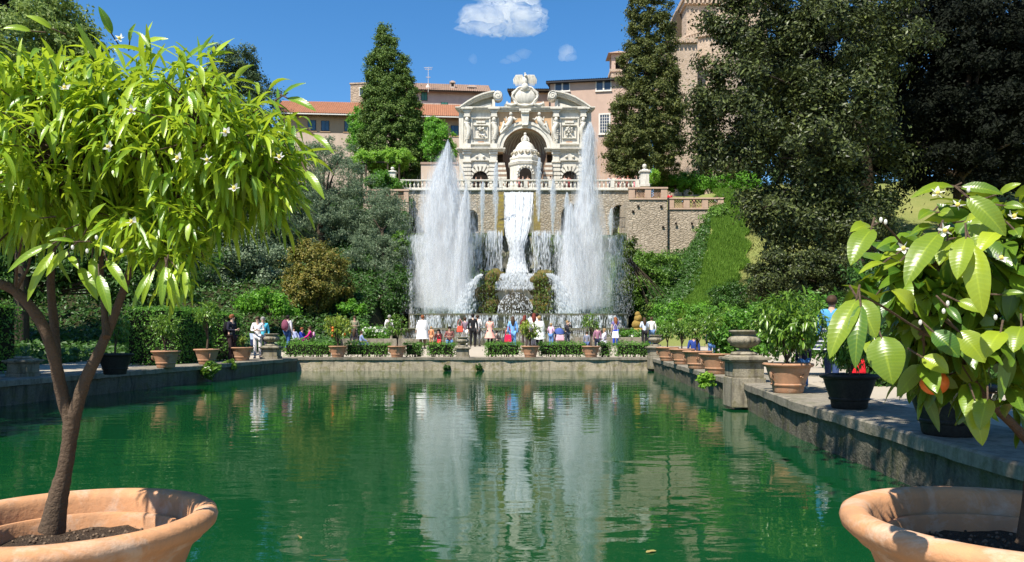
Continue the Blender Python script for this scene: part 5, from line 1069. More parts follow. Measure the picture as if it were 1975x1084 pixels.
# low box hedges along the far edge
for k_, (a, b, lab) in enumerate(((550, 637, 'low box hedge between the left urn and the first terracotta pot'), (667, 749, 'low box hedge between the first and second terracotta pots'), (781, 813, 'short low box hedge right of the second terracotta pot'), (825, 876, 'short low box hedge just left of the central urn'), (937, 1004, 'low box hedge just right of the central urn'), (1040, 1128, 'low thinning box hedge between the third and fourth terracotta pots'), (1158, 1177, 'very short box hedge stub right of the fourth terracotta pot'), (1189, 1253, 'low box hedge near the right corner of the pool'))):
    hedge(lab, pX(a, 33), pX(b, 33), 32.75, 33.55, T + .005, pZ(662, 33), M['box'], .06, 420, 90 + k_, .05, 'low box hedges along the far edge', legs=.07, core=True)
def flowerbed(label, px0, px1, Y, pyt, pyb, seed):
    rs = np.random.RandomState(seed); bl = [E(px, (pyt + pyb) / 2 + 3, Y, (px1 - px0) / 6, (pyb - pyt) / 2, 14) for px in np.linspace(px0 + 6, px1 - 6, 5)]
    r = shrub('flower_bush', label, 'flowers', bl, M['box'], .28, 45, .1, seed); b = np.array(r.location); pts, d = [], []
    for c, rad in bl: q, dd = ellips_pts(rs, 70, np.array(c) - b, np.array(rad), .95); k = dd[:, 2] > -.1; pts.append(q[k]); d.append(dd[k])
    pts = np.concatenate(pts); np_mesh('white_blooms', leaves_at(rs, pts, np.concatenate(d), .13, .9, .4), 4, M['petal'], r)
flowerbed('bush covered in white flowers left of the fountain basin', 700, 748, 41, 628, 656, 101)
flowerbed('low bed of white flowers right of the fountain basin', 1196, 1242, 43, 637, 657, 102)
b = thing('stone_bench', 'long low pale stone ledge behind the box hedges at the left', 'bench', tuple(P(655, 664, 39))); MB().box(0, pX(812, 39) - pX(655, 39), 0, .5, -.1, .28).build('slab', M['ledge'], b, bevel=.02)
b = thing('stone_bench', 'low pale stone step at the right before the fountain', 'bench', tuple(P(1110, 662, 42))); MB().box(0, pX(1255, 42) - pX(1110, 42), 0, .6, -.1, .32).build('slab', M['ledge'], b, bevel=.02)
rk = thing('mossy_statue', 'ochre moss covered stone figure at the right end of the basin', 'statue', tuple(P(1230, 652, 44.5))); mb = MB()
for px, py, rr_ in ((1230, 640, .36), (1229, 626, .3), (1231, 614, .25), (1230, 606, .16)): rock(mb, tuple(P(px, py, 44.5) - P(1230, 652, 44.5)), (rr_, rr_, rr_ * .9), px + py, .25, 2.5, 12, 8)
M['ochremoss'] = m_weather('ochre_moss', (.36, .24, .06), (.16, .1, .03), None, 3, .9, .8, .06); mb.build('figure', M['ochremoss'], rk, 70)

# ---- terracotta pots
def make_pot(name, label, cat, mat, group, seed=0, handles=True):
    r = thing(name, label, cat, (0, 0, 0), 0, group)
    MB().lathe([(.02, .0), (.235, .0), (.25, .02), (.262, .115), (.285, .125), (.29, .145), (.278, .158), (.28, .17), (.325, .30), (.362, .43)], 40).build('pot_body', mat, r, 40)
    MB().lathe([(.355, .428), (.392, .44), (.412, .455), (.418, .478), (.408, .498), (.372, .502), (.348, .485), (.335, .40)], 40).build('rim', mat, r, 40)
    mb = MB().lathe([(.34, .43), (.18, .445), (.01, .45)], 20); rr = random.Random(seed)
    for q in range(20, len(mb.v)): v = mb.v[q]; mb.v[q] = (v[0], v[1], v[2] + rr.uniform(-.012, .012))
    mb.build('soil', M['soil'], r)
    if handles:
        for s in (-1, 1): MB().tube([(s * .325, -.0, .30), (s * .375, -.01, .34), (s * .37, -.01, .27), (s * .318, 0, .22)], [.02, .026, .024, .018], 8).build('handle', mat, r, 60)
        mb = MB(); [mb.sph((.03 * math.cos(a), -.318 - .012, .30 + .03 * math.sin(a)), .017, 8, 6) for a in (0.5, 2.1, 3.7, 5.2)]; mb.build('rosette', mat, r, 60)
    return r
pot0 = make_pot('terracotta_pot', 'x', 'plant pot', M['terra_far'], 'terracotta pots round the pool')
dark0 = make_pot('dark_pot', 'x', 'plant pot', M['darkpot'], 'dark plant pots', 1, False)
used = set()
def place_pot(px, py, label, proto, s=1.0, rz=0.0, Y=None, z=T + .004):
    Y = Y or (CZ - z) * F / (py - HY); o = proto if proto.name not in used else copy_tree(proto); used.add(proto.name)
    o.location = (pX(px, Y), Y, z); o.rotation_euler.z = rz; o.scale = (s,) * 3; o['label'] = label; return o
# ---- potted citrus trees
def lance(rs, pts, dirs, L, W, droop=.5, fold=.25, nseg=5, curl=.0):
    """long leaves as folded curved strips: (N, 3*(nseg+1), 3) and the face pattern"""
    n = len(pts); d = unit(dirs); up = np.tile([0, 0, 1.], (n, 1)) + rs.normal(size=(n, 3)) * .35
    side = unit(np.cross(d, up)); nrm = np.cross(side, d); L = np.asarray(L).reshape(-1, 1) * np.ones((n, 1)); W = np.asarray(W).reshape(-1, 1) * np.ones((n, 1))
    dr = (np.asarray(droop).reshape(-1, 1) * np.ones((n, 1))) * (.1 + 1.8 * rs.random((n, 1)))
    rows = []; pos = pts.copy(); dd = d.copy(); ph = rs.random((n, 1)) * 6.28
    for k in range(nseg + 1):
        t = k / nseg; w = W * (math.sin(PI * min(1, t ** .75 * .97 + .03)) ** .8) * .5 + .0008
        wave = np.sin(ph + t * 9) * W * .06
        rows.append(np.stack([pos + side * w + nrm * (w * fold + wave), pos, pos - side * w + nrm * (w * fold - wave)], 1))
        dd = unit(dd + np.array([0, 0, -1.]) * dr / nseg * 1.6); nrm = unit(np.cross(side, dd)); pos = pos + dd * L / nseg
    V = np.concatenate(rows, 1); f = []
    for k in range(nseg):
        a = k * 3; f += [(a, a + 1, a + 4, a + 3), (a + 1, a + 2, a + 5, a + 4)]
    return V, f
def twig_leaves(rs, blobs, ntw, per, L, W, droop, out_w=.6, down=.35, nseg=5, tw=.09):
    P_, D_, tips = [], [], []
    vol = np.array([np.prod(r) ** .67 for c, r in blobs]); cnt = np.maximum(1, (ntw * vol / vol.sum()).astype(int))
    for (c, r), n in zip(blobs, cnt):
        q, d = ellips_pts(rs, n, c, r, .35); tips.append((q, d))
        for k in range(per):
            off = unit(d * .8 + rs.normal(size=d.shape) * .5) * tw * (rs.random((n, 1)) - .6)
            P_.append(q + off); D_.append(unit(d * out_w + rs.normal(size=d.shape) * .85 - np.array([0, 0, down])))
    p = np.concatenate(P_); dd = np.concatenate(D_); n = len(p)
    V, f = lance(rs, p, dd, L * (.5 + .85 * rs.random(n)), W * (.65 + .6 * rs.random(n)), droop, .25, nseg)
    return V, f, tips
def make_citrus(label, seed, h, r, mat, ntw, L, W, fruits=0, blooms=0, stems=3, Lsq=1.0):
    rs = np.random.RandomState(seed); rr = random.Random(seed); root = thing('citrus_tree', label, 'citrus tree', (0, 0, 0), 0, 'potted citrus trees round the pool')
    bl = [((0, 0, h), (r, r, r * Lsq)), ((r * .35, -r * .2, h - r * .25), (r * .7, r * .7, r * .6)), ((-r * .4, .1, h + r * .1), (r * .65, r * .65, r * .65))]
    V, f, tips = twig_leaves(rs, bl, ntw, 7, L, W, .55, nseg=3, tw=.1); np_mesh('crown', V, 0, mat, root, True, f)
    mb = MB(); fork = Vector((rr.uniform(-.03, .03), 0, (h - r) * .55)); mb.tube([(0, 0, -.03), fork * .5, fork], [.035, .028, .026], 7)
    for k in range(stems + 3):
        e = Vector((rr.uniform(-.6, .6) * r, rr.uniform(-.6, .6) * r, h + rr.uniform(-.3, .5) * r)); mb.tube([fork, fork.lerp(e, .5) + Vector((rr.uniform(-.05, .05), 0, .03)), e], [.02, .014, .005], 6)
    mb.build('trunk', M['bark'], root, 60)
    for k in range(fruits):
        q, d = ellips_pts(rs, 1, (.05, -.1, h - r * .35), (r * .75, r * .75, r * .6), .95); q = q[0]; q[1] = -abs(q[1]); MB().sph(tuple(q), .045, 10, 8).build('orange', M['orange'], root, 80)
    return root
cit = [make_citrus('x', 201, .85, .46, M['citrus'], 150, .12, .034), make_citrus('x', 202, .80, .40, M['citrus'], 120, .11, .03), make_citrus('x', 203, .70, .55, M['citrus'], 330, .13, .034, Lsq=.85), make_citrus('x', 204, .75, .48, M['citrus_y'], 140, .11, .032, 6, Lsq=.8), make_citrus('x', 205, .62, .33, M['citrus_y'], 70, .12, .034), make_citrus('x', 206, .95, .36, M['citrus'], 85, .11, .03)]
cused = set()
def place_cit(i, pot, label, s=1.0, rz=0.0):
    o = cit[i] if i not in cused else copy_tree(cit[i]); cused.add(i); o.location = pot.location + Vector((0, 0, .44 * pot.scale.z)); o.scale = (s,) * 3; o.rotation_euler.z = rz; o['label'] = label; return o
n_ = ('first', 'second', 'third', 'fourth')
for k_, (px, i, s, lab) in enumerate(((652, 3, 1.25, 'young orange tree with several ripe oranges in the first terracotta pot of the far edge'), (766, 1, 1.15, 'small round citrus tree in the second terracotta pot of the far edge'), (1023, 4, 1.3, 'thin yellow green citrus tree before the woman in blue'), (1140, 5, 1.1, 'tall stemmed citrus tree in the fourth terracotta pot of the far edge'))):
    p = place_pot(px, 691, '%s terracotta pot from the left along the far edge of the pool' % n_[k_], pot0, .95, k_ * .0, 32.45); place_cit(i, p, lab, s, k_ * .4)
for k_, (px, py, lab, i, s, lt) in enumerate(((1287, 696, 'farthest terracotta pot on the right ledge, at the pool corner', 1, .85, 'citrus tree in the farthest pot on the right ledge'), (1315, 702.5, 'second farthest terracotta pot on the right ledge', 0, .85, 'citrus tree in the second farthest pot on the right ledge'), (1345, 711, 'third farthest terracotta pot on the right ledge', 1, .9, 'citrus tree in the third farthest pot on the right ledge'), (1381, 721, 'terracotta pot just behind the lobed urn on the right ledge', 0, .85, 'citrus tree in the pot just behind the lobed urn'), (1520, 757, 'sunlit terracotta pot with a rosette in front of the lobed urn', 2, 1.08, 'large bushy citrus tree in the sunlit pot in front of the lobed urn'))):
    p = place_pot(px, py, lab, pot0, 1.0 if k_ < 4 else .97, (0, .3, -.2, .15, .38)[k_]); place_cit(i, p, lt, s, 1.3 * k_)
for px, py, lab, i, s, lt in ((320, 709, 'terracotta pot in front of the sunlit hedge end on the left ledge', 0, .95, 'low citrus bush against the sunlit hedge end'), (399, 702.5, 'middle terracotta pot on the left ledge', 5, 1.25, 'open branched citrus tree in the middle pot on the left ledge'), (467, 695.5, 'terracotta pot beside the man with the dark backpack', 4, .55, 'sparse cut back citrus stub in the pot by the man with the dark backpack')):
    p = place_pot(px, py, lab, pot0, .98, .1 * px); place_cit(i, p, lt, s, .7 * i)
p = place_pot(1638, 787, 'dark plastic pot next to the sunlit terracotta pot on the right ledge', dark0, .88); place_cit(2, p, 'bushy citrus tree in the dark pot on the right ledge', .62, 2)
p = place_pot(1832, 838, 'dark shaded pot under the near orange tree on the right ledge', dark0, .98); place_cit(0, p, 'shaded citrus tree in the dark pot nearest the camera', .9, 1)
p = place_pot(222, 722, 'dark shaded pot on the left ledge beside the trunk of the orange tree', dark0, 1.0); place_cit(1, p, 'shaded citrus tree in the dark pot on the left ledge', .9, 2)

# ---- stone urns on pedestals
def make_pedestal(label):
    r = thing('pedestal', label, 'pedestal', (0, 0, 0), 0, 'stone pedestals round the pool')
    MB().box(-.34, .34, -.34, .34, -.5, .10).box(-.31, .31, -.31, .31, .103, .40).build('block', M['urn'], r, bevel=.015)
    MB().box(-.37, .37, -.37, .37, .403, .44).box(-.41, .41, -.41, .41, .443, .50).box(-.33, .33, -.33, .33, .503, .54, 0, .06, .06).lathe([(.25, .543), (.27, .56), (.24, .60), (.2, .61), (.01, .61)], 20).build('cap', M['urn'], r, bevel=.012)
    return r
def make_urn(label):
    r = thing('stone_urn', label, 'urn', (0, 0, 0), 0, 'carved stone urns round the pool')
    MB().lathe([(.02, 0), (.15, 0), (.155, .02), (.11, .04), (.10, .07), (.18, .095), (.27, .14), (.325, .20), (.335, .25), (.30, .295), (.245, .325)], 64, lobes=16, lob=.13, lz=(.09, .31)).build('bowl', M['urn'], r, 50)
    MB().lathe([(.245, .322), (.235, .345), (.25, .375), (.30, .40), (.312, .42), (.305, .44), (.255, .445), (.215, .40), (.01, .36)], 40).build('neck', M['urn'], r, 40)
    return r
pd0, ur0 = make_pedestal('x'), make_urn('x'); first = True
for px, Y, z, s, lab in ((892.5, 32.55, T, .82, 'in the middle of the far pool edge'), (524, 30.6, T, .95, 'at the left corner of the pool beside the woman in white'), (1264, 31.8, T, .9, 'at the right far corner of the pool behind a citrus bush'), (1435, 15.75, T, 1.0, 'on the right ledge between terracotta pots'), (45, 17.8, T, .75, 'in dark shade on the left bank behind the orange tree trunk')):
    a, b = (pd0, ur0) if first else (copy_tree(pd0), copy_tree(ur0)); first = False
    a.location = (pX(px, Y), Y, z + .003); a.scale = (s,) * 3; a['label'] = 'square stone pedestal ' + lab
    if px == 45:
        for ch in list(b.children): bpy.data.objects.remove(ch)
        bpy.data.objects.remove(b); continue
    b.location = (pX(px, Y), Y, z + .003 + .607 * s); b.scale = (s * .98,) * 3; b['label'] = 'lobed stone urn ' + lab
# weeds on the pool walls, and pot plant sprigs set against the left one
def tuft(label, px, py, Y, r, mat, seed, up=1):
    c = P(px, py, Y); t = thing('weed', label, 'plant', tuple(c), 0, 'weeds on the pool walls'); rs = np.random.RandomState(seed)
    np_mesh('foliage', crown_leaves(rs, [((0, 0, 0), (r, r * .7, r * .7))], r * .5, 26, r * .42), 4, M[mat], t)
tuft('small green weed growing on the far pool wall left of the central urn', 862, 709, 31.9, .12, 'box_dark', 1); tuft('small green weed growing on the far pool wall right of the central urn', 924, 709, 31.9, .12, 'box_dark', 2)
tuft('yellow green weed at the foot of the left corner pedestal', 539, 710, 31.6, .28, 'wist', 3); tuft('yellow green weed on the right pool wall before the lobed urn', 1362, 733, 18.1, .16, 'wist', 4)
tuft('leafy green pot plant sprig against the left pool wall under the pots', 405, 712, 24.3, .24, 'citrus', 5); tuft('leafy pot plant sprig against the left pool wall below the dark backpack man', 440, 705, 26.3, .2, 'citrus', 6)  # both tufts stand for leaf sprigs of the near pot plant

# ---- the two big foreground pots and their orange trees
def big_pot(label, x, y, zr, Rr=.42, h=.42):
    r = thing('terracotta_pot', label, 'plant pot', (x, y, zr - h), 0, 'big terracotta pots in the foreground'); H = h; s = Rr / .42
    pr = lambda L: [(a * s, H + b) for a, b in L]
    MB().lathe(pr([(.0, -H), (.27, -H), (.285, -H + .02), (.30, -.26), (.325, -.245), (.325, -.225), (.31, -.215), (.345, -.12), (.362, -.098), (.368, -.09)]), 72).build('pot_body', M['terra'], r, 40)
    MB().lathe(pr([(.362, -.092), (.378, -.088), (.383, -.075), (.40, -.066), (.416, -.05), (.421, -.03), (.416, -.012), (.402, -.002), (.385, .0), (.365, -.003), (.352, -.012), (.345, -.03), (.335, -.13)]), 96).build('rim', M['terra'], r, 50)
    MB().lathe(pr([(.315, -.14), (.318, -.075), (.312, -.066), (.300, -.066), (.294, -.075), (.29, -.15)]), 72).build('inner_ring', M['terra'], r, 50)
    mb = MB(); rs_ = random.Random(3)
    rows = []
    for i_ in range(22):
        rr_ = .338 * s * (i_ / 21) + .002; rows.append([(rr_ * math.cos(a), rr_ * math.sin(a), H - .115 + .012 * mnoise.fractal(Vector((rr_ * math.cos(a) * 14, rr_ * math.sin(a) * 14, x)), 1, 2, 4)) for a in np.linspace(0, 2 * PI, 61)])
    mb.loft(rows).build('soil', M['soil'], r, 80)
    cl = MB()
    for k in range(260):
        a, q = rs_.uniform(0, 2 * PI), .3 * s * math.sqrt(rs_.random()); rock(cl, (q * math.cos(a), q * math.sin(a), H - .112), (rs_.uniform(.002, .006),) * 3, k, .4, 60, 7, 5)
    M['clods'] = M.get('clods') or m_plain('soil_clods', (.15, .105, .07), .95, .5, 9, .5); cl.build('soil_clods', M['clods'], r)['kind'] = 'stuff'
    return r
def orange_tree(label, loc, trunks, blobs, mat, ntw, per, L, W, droop, seed, heroes, blossoms, buds, Yb, group='orange trees in the big foreground pots', nseg=6, down=.38, tw_=.70):
    root = thing('orange_tree', label, 'orange tree', loc, 0, group); o = Vector(loc); rs = np.random.RandomState(seed); rr = random.Random(seed)
    mb = MB()
    for path in trunks:
        pts = [P(px, py, Y) - o for px, py, Y, w in path]; rad = [w * tw_ / 2 / F * Y for px, py, Y, w in path]
        # smooth the path and give the bark some swell
        sp, sr = [], []
        for i_ in range(len(pts) - 1):
            p0, p1, p2, p3 = pts[max(i_ - 1, 0)], pts[i_], pts[i_ + 1], pts[min(i_ + 2, len(pts) - 1)]
            for k in range(6):
                t = k / 6; sp.append(.5 * ((2 * p1) + (p2 - p0) * t + (2 * p0 - 5 * p1 + 4 * p2 - p3) * t * t + (3 * p1 - p0 - 3 * p2 + p3) * t ** 3)); sr.append((rad[i_] * (1 - t) + rad[i_ + 1] * t) * (1 + rr.uniform(-.05, .05)))
        sp.append(pts[-1]); sr.append(rad[-1]); mb.tube(sp, sr, 14)
    bl = [(np.array(c) - np.array(o), r) for c, r in blobs]
    V, f, tips = twig_leaves(rs, bl, ntw, per, L, W, droop, .8, down, nseg, .10)
    ends = [P(q[0], q[1], q[2]) - o for p in trunks for q in p[-3:] if q[3] > 5]
    for q, d in tips:
        for k in range(0, len(q), 2):
            e = Vector(q[k]); s = min(ends, key=lambda v: (v - e).length); m = s.lerp(e, .55) + Vector((0, 0, .03)); mb.tube([s, s.lerp(m, .5) + Vector((rr.uniform(-.02, .02), rr.uniform(-.02, .02), .01)), m, e], [.006, .004, .003, .0015], 5)
    np_mesh('crown', V, 0, M['orange_leaf3'] if mat == M['orange_leaf2'] else mat, root, True, f, [(u, k / nseg) for k in range(nseg + 1) for u in (0, .5, 1)])
    if heroes:
        hp = np.array([P(h[0], h[1], h[4]) - o for h in heroes]); he = np.array([P(h[2], h[3], h[4] - (.03 if len(h) < 7 else h[6])) - o for h in heroes]); n = len(hp)
        d = he - hp; Ln = np.linalg.norm(d, axis=1); dd = d / Ln[:, None]; cam_d = unit(np.array([0, 0, CZ]) - np.array(o) - hp); cam_d = unit(cam_d + np.array([-.15, 0, .75]))
        side = unit(np.cross(dd, cam_d)); nrm = np.cross(side, dd); W_ = np.array([h[5] * h[4] / F for h in heroes])[:, None]; rows = []; ns = 10
        for k in range(ns + 1):
            t = k / ns; w = W_ * .5 * (math.sin(PI * min(1, t ** .8 * .97 + .03)) ** .75) + .0005; arch = np.sin(PI * t) * Ln[:, None] * .10; rip = .035 * W_ * np.sin(k * 2.4 + np.arange(n)[:, None])
            mid = hp + d * t + nrm * arch; rows.append(np.stack([mid + side * w + nrm * (w * .28 + rip), mid + side * w * .5 + nrm * (w * .17 - rip * .4), mid, mid - side * w * .5 + nrm * (w * .17 + rip * .4), mid - side * w + nrm * (w * .28 - rip)], 1))
        f2 = [(a * 5 + c, a * 5 + c + 1, a * 5 + c + 6, a * 5 + c + 5) for a in range(ns) for c in range(4)]
        np_mesh('large_leaves', np.concatenate(rows, 1), 0, mat, root, True, f2, [(u, k / ns) for k in range(ns + 1) for u in (0, .25, .5, .75, 1)])
        for h, a, c in zip(heroes, hp, dd): mb.tube([a - c * .03 + np.array([0, .012, .004]), a, a + c * .02], [.0022, .002, .0014], 5)
    mb.build('trunk', M['bark'], root, 70)
    for k, (px, py, Y) in enumerate(blossoms):
        c = P(px, py, Y) - o; p5 = []; rb = np.random.RandomState(900 + k); ax = unit(np.array([rb.uniform(-.4, .4), -1, rb.uniform(.1, .9)])[None])[0]; u = unit(np.cross(ax, [0, 0, 1.])[None])[0]; w = np.cross(u, ax)
        D = np.array([u * math.cos(a) + w * math.sin(a) + ax * .45 for a in np.arange(5) * 2 * PI / 5 + rb.uniform(0, 1)]); Vp, fp = lance(rb, np.tile(np.array(c), (5, 1)), D, np.full(5, .017), np.full(5, .0085), -.1, .3, 3)
        b = np_mesh('blossom', Vp, 0, M['petal'], root, True, fp); MB().sph(tuple(c + Vector(ax) * .006), .0045, 8, 6).build('stamen', M['stamen'], b, 80)
    for k, (px, py, Y) in enumerate(buds): c = P(px, py, Y) - o; MB().sph(tuple(c), (.0038, .0038, .006), 8, 7).build('bud', M['petal'], root, 80)
    return root
M['deadleaf'] = m_leaf('dead_leaf', (.45, .33, .12), (.30, .26, .08), .2, .6); M['stamen'] = m_plain('stamen', (.75, .6, .12), .7, .2, 9, 0); M['stalk'] = m_plain('leaf_stalk', (.16, .24, .05), .6, .2, 9, 0)
YL = 2.37; LP = (-1.345, YL, .955); big_pot('big terracotta pot in the left foreground holding an orange tree', *LP)
zz_ = lambda q: (q[0] / 4.17, 380 + q[1] / 4.17)
hl = [((425, 375), (60, 610), 62), ((430, 440), (220, 840), 70), ((560, 420), (370, 640), 70), ((640, 570), (785, 835), 84), ((740, 490), (790, 800), 76), ((795, 630), (890, 950), 80), ((860, 510), (1030, 770), 76), ((530, 260), (365, 320), 60), ((330, 170), (35, 190), 92), ((740, 370), (930, 460), 58), ((600, 360), (400, 350), 40), ((560, 480), (630, 580), 50), ((1215, 600), (1065, 900), 50), ((1240, 580), (1140, 880), 46), ((1320, 560), (1270, 800), 52), ((1330, 560), (1300, 880), 60), ((1340, 570), (1450, 860), 54), ((1345, 575), (1400, 900), 48), ((700, 250), (850, 50), 70), ((600, 200), (620, 20), 46)]
heroL = [(*zz_(a), *zz_(b), 2.05 + .03 * (i_ % 5), w / 4.17) for i_, (a, b, w) in enumerate(hl)] + [(215, 65, 190, 12, 2.3, 16), (250, 80, 262, 45, 2.3, 9), (270, 92, 325, 75, 2.3, 14), (555, 190, 610, 215, 2.1, 16), (590, 330, 626, 385, 2.0, 15), (545, 185, 590, 160, 2.1, 10), (605, 260, 645, 298, 2.0, 12), (355, 120, 420, 82, 2.3, 12), (60, 60, 5, 55, 2.2, 14), (100, 55, 50, 30, 2.2, 14)]
orange_tree('lush orange tree with long drooping yellow green leaves in the left foreground pot', (LP[0] - .01, LP[1], LP[2] - .115),
    [[(100, 1025, YL, 70), (112, 960, YL, 52), (126, 900, YL, 39), (134, 850, YL, 38), (140, 800, YL, 46)], [(140, 830, YL, 36), (120, 760, YL, 34), (104, 690, YL - .03, 30), (78, 620, YL - .05, 30), (30, 562, YL - .08, 27), (-25, 530, YL - .1, 24), (-60, 440, YL, 14)], [(112, 730, YL, 26), (106, 640, YL + .08, 23), (98, 540, YL + .1, 20), (110, 440, YL + .1, 13), (150, 330, YL, 8)], [(138, 820, YL, 36), (162, 740, YL, 33), (190, 680, YL + .02, 28), (216, 620, YL + .04, 24), (238, 560, YL + .05, 20), (270, 470, YL, 16), (330, 380, YL, 10), (430, 300, YL, 6)], [(205, 650, YL, 20), (200, 580, YL + .06, 17), (196, 500, YL + .08, 13), (220, 400, YL + .1, 8)]],
    [E(120, 285, YL, 250, 160, 260), E(370, 270, YL, 215, 145, 230), E(60, 390, YL - .1, 140, 90, 150), E(470, 320, YL - .1, 115, 125, 120), E(320, 430, YL - .15, 100, 60, 100), E(345, 500, YL - .2, 60, 55, 60), E(220, 185, YL, 230, 55, 160)], M['orange_leaf'], 860, 8, .088, .0135, .75, 301, heroL,
    [(232, 76, 2.2), (400, 310, 1.9), (345, 306, 1.92), (126, 172, 1.95), (256, 430, 1.95), (437, 257, 1.95), (452, 365, 1.95), (212, 285, 1.9), (540, 305, 2.0), (255, 215, 1.9)], [(140, 477, 2.0), (168, 484, 2.0), (186, 458, 2.0), (235, 484, 2.0)], YL)
YR = 2.05; RP = (1.34, YR, 1.02); big_pot('big terracotta pot in the right foreground holding an orange tree', *RP, .44)
zr_ = lambda q: (1640 + q[0] / 3.737, 330 + q[1] / 3.737)
hr = [((640, 445), (395, 835), 185, 1.55), ((835, 478), (770, 782), 150, 1.5), ((880, 540), (960, 1050), 170, 1.5), ((850, 190), (1122, 470), 150, 1.6), ((745, 112), (435, 195), 85, 1.7), ((800, 118), (1100, 168), 90, 1.7), ((150, 420), (2, 680), 170, 1.6), ((150, 400), (0, 440), 110, 1.65), ((970, 300), (900, 570), 120, 1.75), ((1085, 415), (915, 605), 130, 1.72), ((620, 400), (430, 460), 80, 1.75), ((700, 500), (640, 680), 110, 1.75), ((600, 290), (490, 350), 90, 1.75), ((640, 300), (750, 320), 80, 1.75), ((1080, 160), (1230, 90), 60, 1.8), ((1110, 250), (1252, 265), 70, 1.75), ((330, 600), (220, 640), 60, 1.75), ((240, 660), (60, 740), 55, 1.75), ((360, 650), (235, 715), 70, 1.75), ((780, 940), (950, 1020), 90, 1.7), ((700, 980), (800, 1100), 60, 1.7), ((1090, 890), (1250, 880), 50, 1.7), ((830, 360), (900, 340), 90, 1.7), ((1180, 420), (1220, 480), 90, 1.7)]
heroR = [(*zr_(a), *zr_(b), Y, w / 3.737) for a, b, w, Y in hr] + [(1652, 578, 1600, 692, 1.5, 44), (1660, 590, 1650, 712, 1.48, 34), (1656, 580, 1690, 652, 1.5, 46), (1700, 650, 1722, 742, 1.62, 66), (1690, 655, 1700, 700, 1.65, 50), (1930, 640, 1900, 690, 1.6, 44), (1970, 630, 1955, 680, 1.6, 44), (1800, 640, 1850, 690, 1.7, 40), (1880, 770, 1895, 860, 1.7, 40), (1905, 770, 1890, 830, 1.68, 36), (1760, 600, 1720, 560, 1.7, 40), (1850, 640, 1900, 700, 1.7, 46), (1780, 690, 1830, 720, 1.72, 36)]
orange_tree('broad leaved orange tree with white blossom in the right foreground pot', (RP[0] - .0, RP[1], RP[2] - .115),
    [[(1985, 1050, YR, 66), (1992, 960, YR, 50), (1998, 880, YR, 44), (2005, 800, YR, 40)], [(2000, 870, YR, 28), (1950, 815, YR - .03, 24), (1900, 768, YR - .06, 24), (1868, 720, YR - .08, 20), (1838, 660, YR - .1, 16), (1810, 590, YR - .12, 11), (1770, 520, YR - .15, 8), (1735, 465, YR - .25, 6), (1703, 430, 1.69, 4)], [(2003, 820, YR, 36), (2000, 700, YR, 28), (1970, 600, YR, 20), (1930, 500, YR, 12)], [(1838, 665, YR - .1, 10), (1780, 640, YR - .2, 7), (1700, 590, YR - .35, 6), (1655, 568, 1.55, 4)]],
    [E(1850, 520, YR - .1, 130, 110, 150), E(1950, 560, YR - .1, 130, 150, 160), E(1900, 690, YR, 130, 100, 130), E(1800, 610, YR - .1, 90, 100, 110), E(1990, 450, YR - .1, 100, 80, 120), E(1740, 560, YR - .15, 60, 60, 70)], M['orange_leaf2'], 210, 6, .095, .040, .5, 302, heroR,
    [(1806, 374, 1.66), (1818, 446, 1.48), (1742, 480, 1.68), (1953, 420, 1.65), (1868, 534, 1.55), (1846, 398, 1.66), (1928, 500, 1.66)], [(1699, 424, 1.69), (1708, 428, 1.69), (1828, 585, 1.66), (1820, 600, 1.66), (1775, 622, 1.66), (1920, 612, 1.66), (1868, 366, 1.68)], YR, down=.35)
og = thing('orange_fruit', 'ripe orange hanging in the shade of the right foreground tree', 'orange', tuple(P(1802, 738, 1.95))); MB().sph((0, 0, 0), (.034, .034, .031), 18, 12).build('peel', M['orange'], og, 80); MB().tube([(0, 0, .03), (.003, 0, .05)], .003, 6).build('stalk', M['stalk'], og)

# leaves floating on the pool
for k_, (px, py, rz, lab) in enumerate(((1246, 1067, .4, 'pale dead leaf floating on the water near the bottom of the picture'), (578, 1040, 1.9, 'brownish leaf floating on the water right of the big left pot'))):
    Y = CZ * F / (py - HY); V_, f_ = lance(np.random.RandomState(k_), np.zeros((1, 3)), np.array([[math.cos(rz), math.sin(rz), .05]]), .085, .035, 0.02, .3, 5); o = np_mesh('floating_leaf', V_, 0, M['deadleaf'], None, True, f_); o.location = (pX(px, Y), Y, .006); tag(o, lab, 'leaf', 'leaves floating on the pool')
_mc = {}
def cmat(c, rough=.85):
    k = tuple(c)
    if k not in _mc: _mc[k] = m_plain('cloth', c, rough, .12, 6, .2, .15)
    return _mc[k]
M['stripe'] = None
def m_stripe():
    m, nt, out = newmat('striped_cloth'); t = NT(nt); v = t.coords((1, 1, 1)); w = t.n.new('ShaderNodeTexWave'); w.bands_direction = 'Z'; w.inputs['Scale'].default_value = 4.2; t.link(v, w.inputs['Vector'])
    c = t.ramp(w.outputs[1], [(.80, (.02, .025, .07)), (.86, (.6, .6, .62))]); b = t.bsdf(c, .9); t.link(b.outputs[0], out.inputs[0]); return m
M['stripe'] = m_stripe()
def m_floral():
    m, nt, out = newmat('floral_cloth'); t = NT(nt); v = t.coords(); n = t.noise(v, 9, 3, .6); c = t.ramp(n, [(.55, (.78, .78, .74)), (.62, (.3, .45, .28))]); b = t.bsdf(c, .9); t.link(b.outputs[0], out.inputs[0]); return m
M['floral'] = m_floral()
SKIN = [(.55, .34, .25), (.48, .29, .2), (.6, .4, .3)]
HAIR = {'black': (.015, .012, .01), 'brown': (.06, .035, .02), 'auburn': (.22, .075, .03), 'grey': (.3, .28, .26), 'blond': (.35, .22, .1), 'red': (.14, .03, .02)}
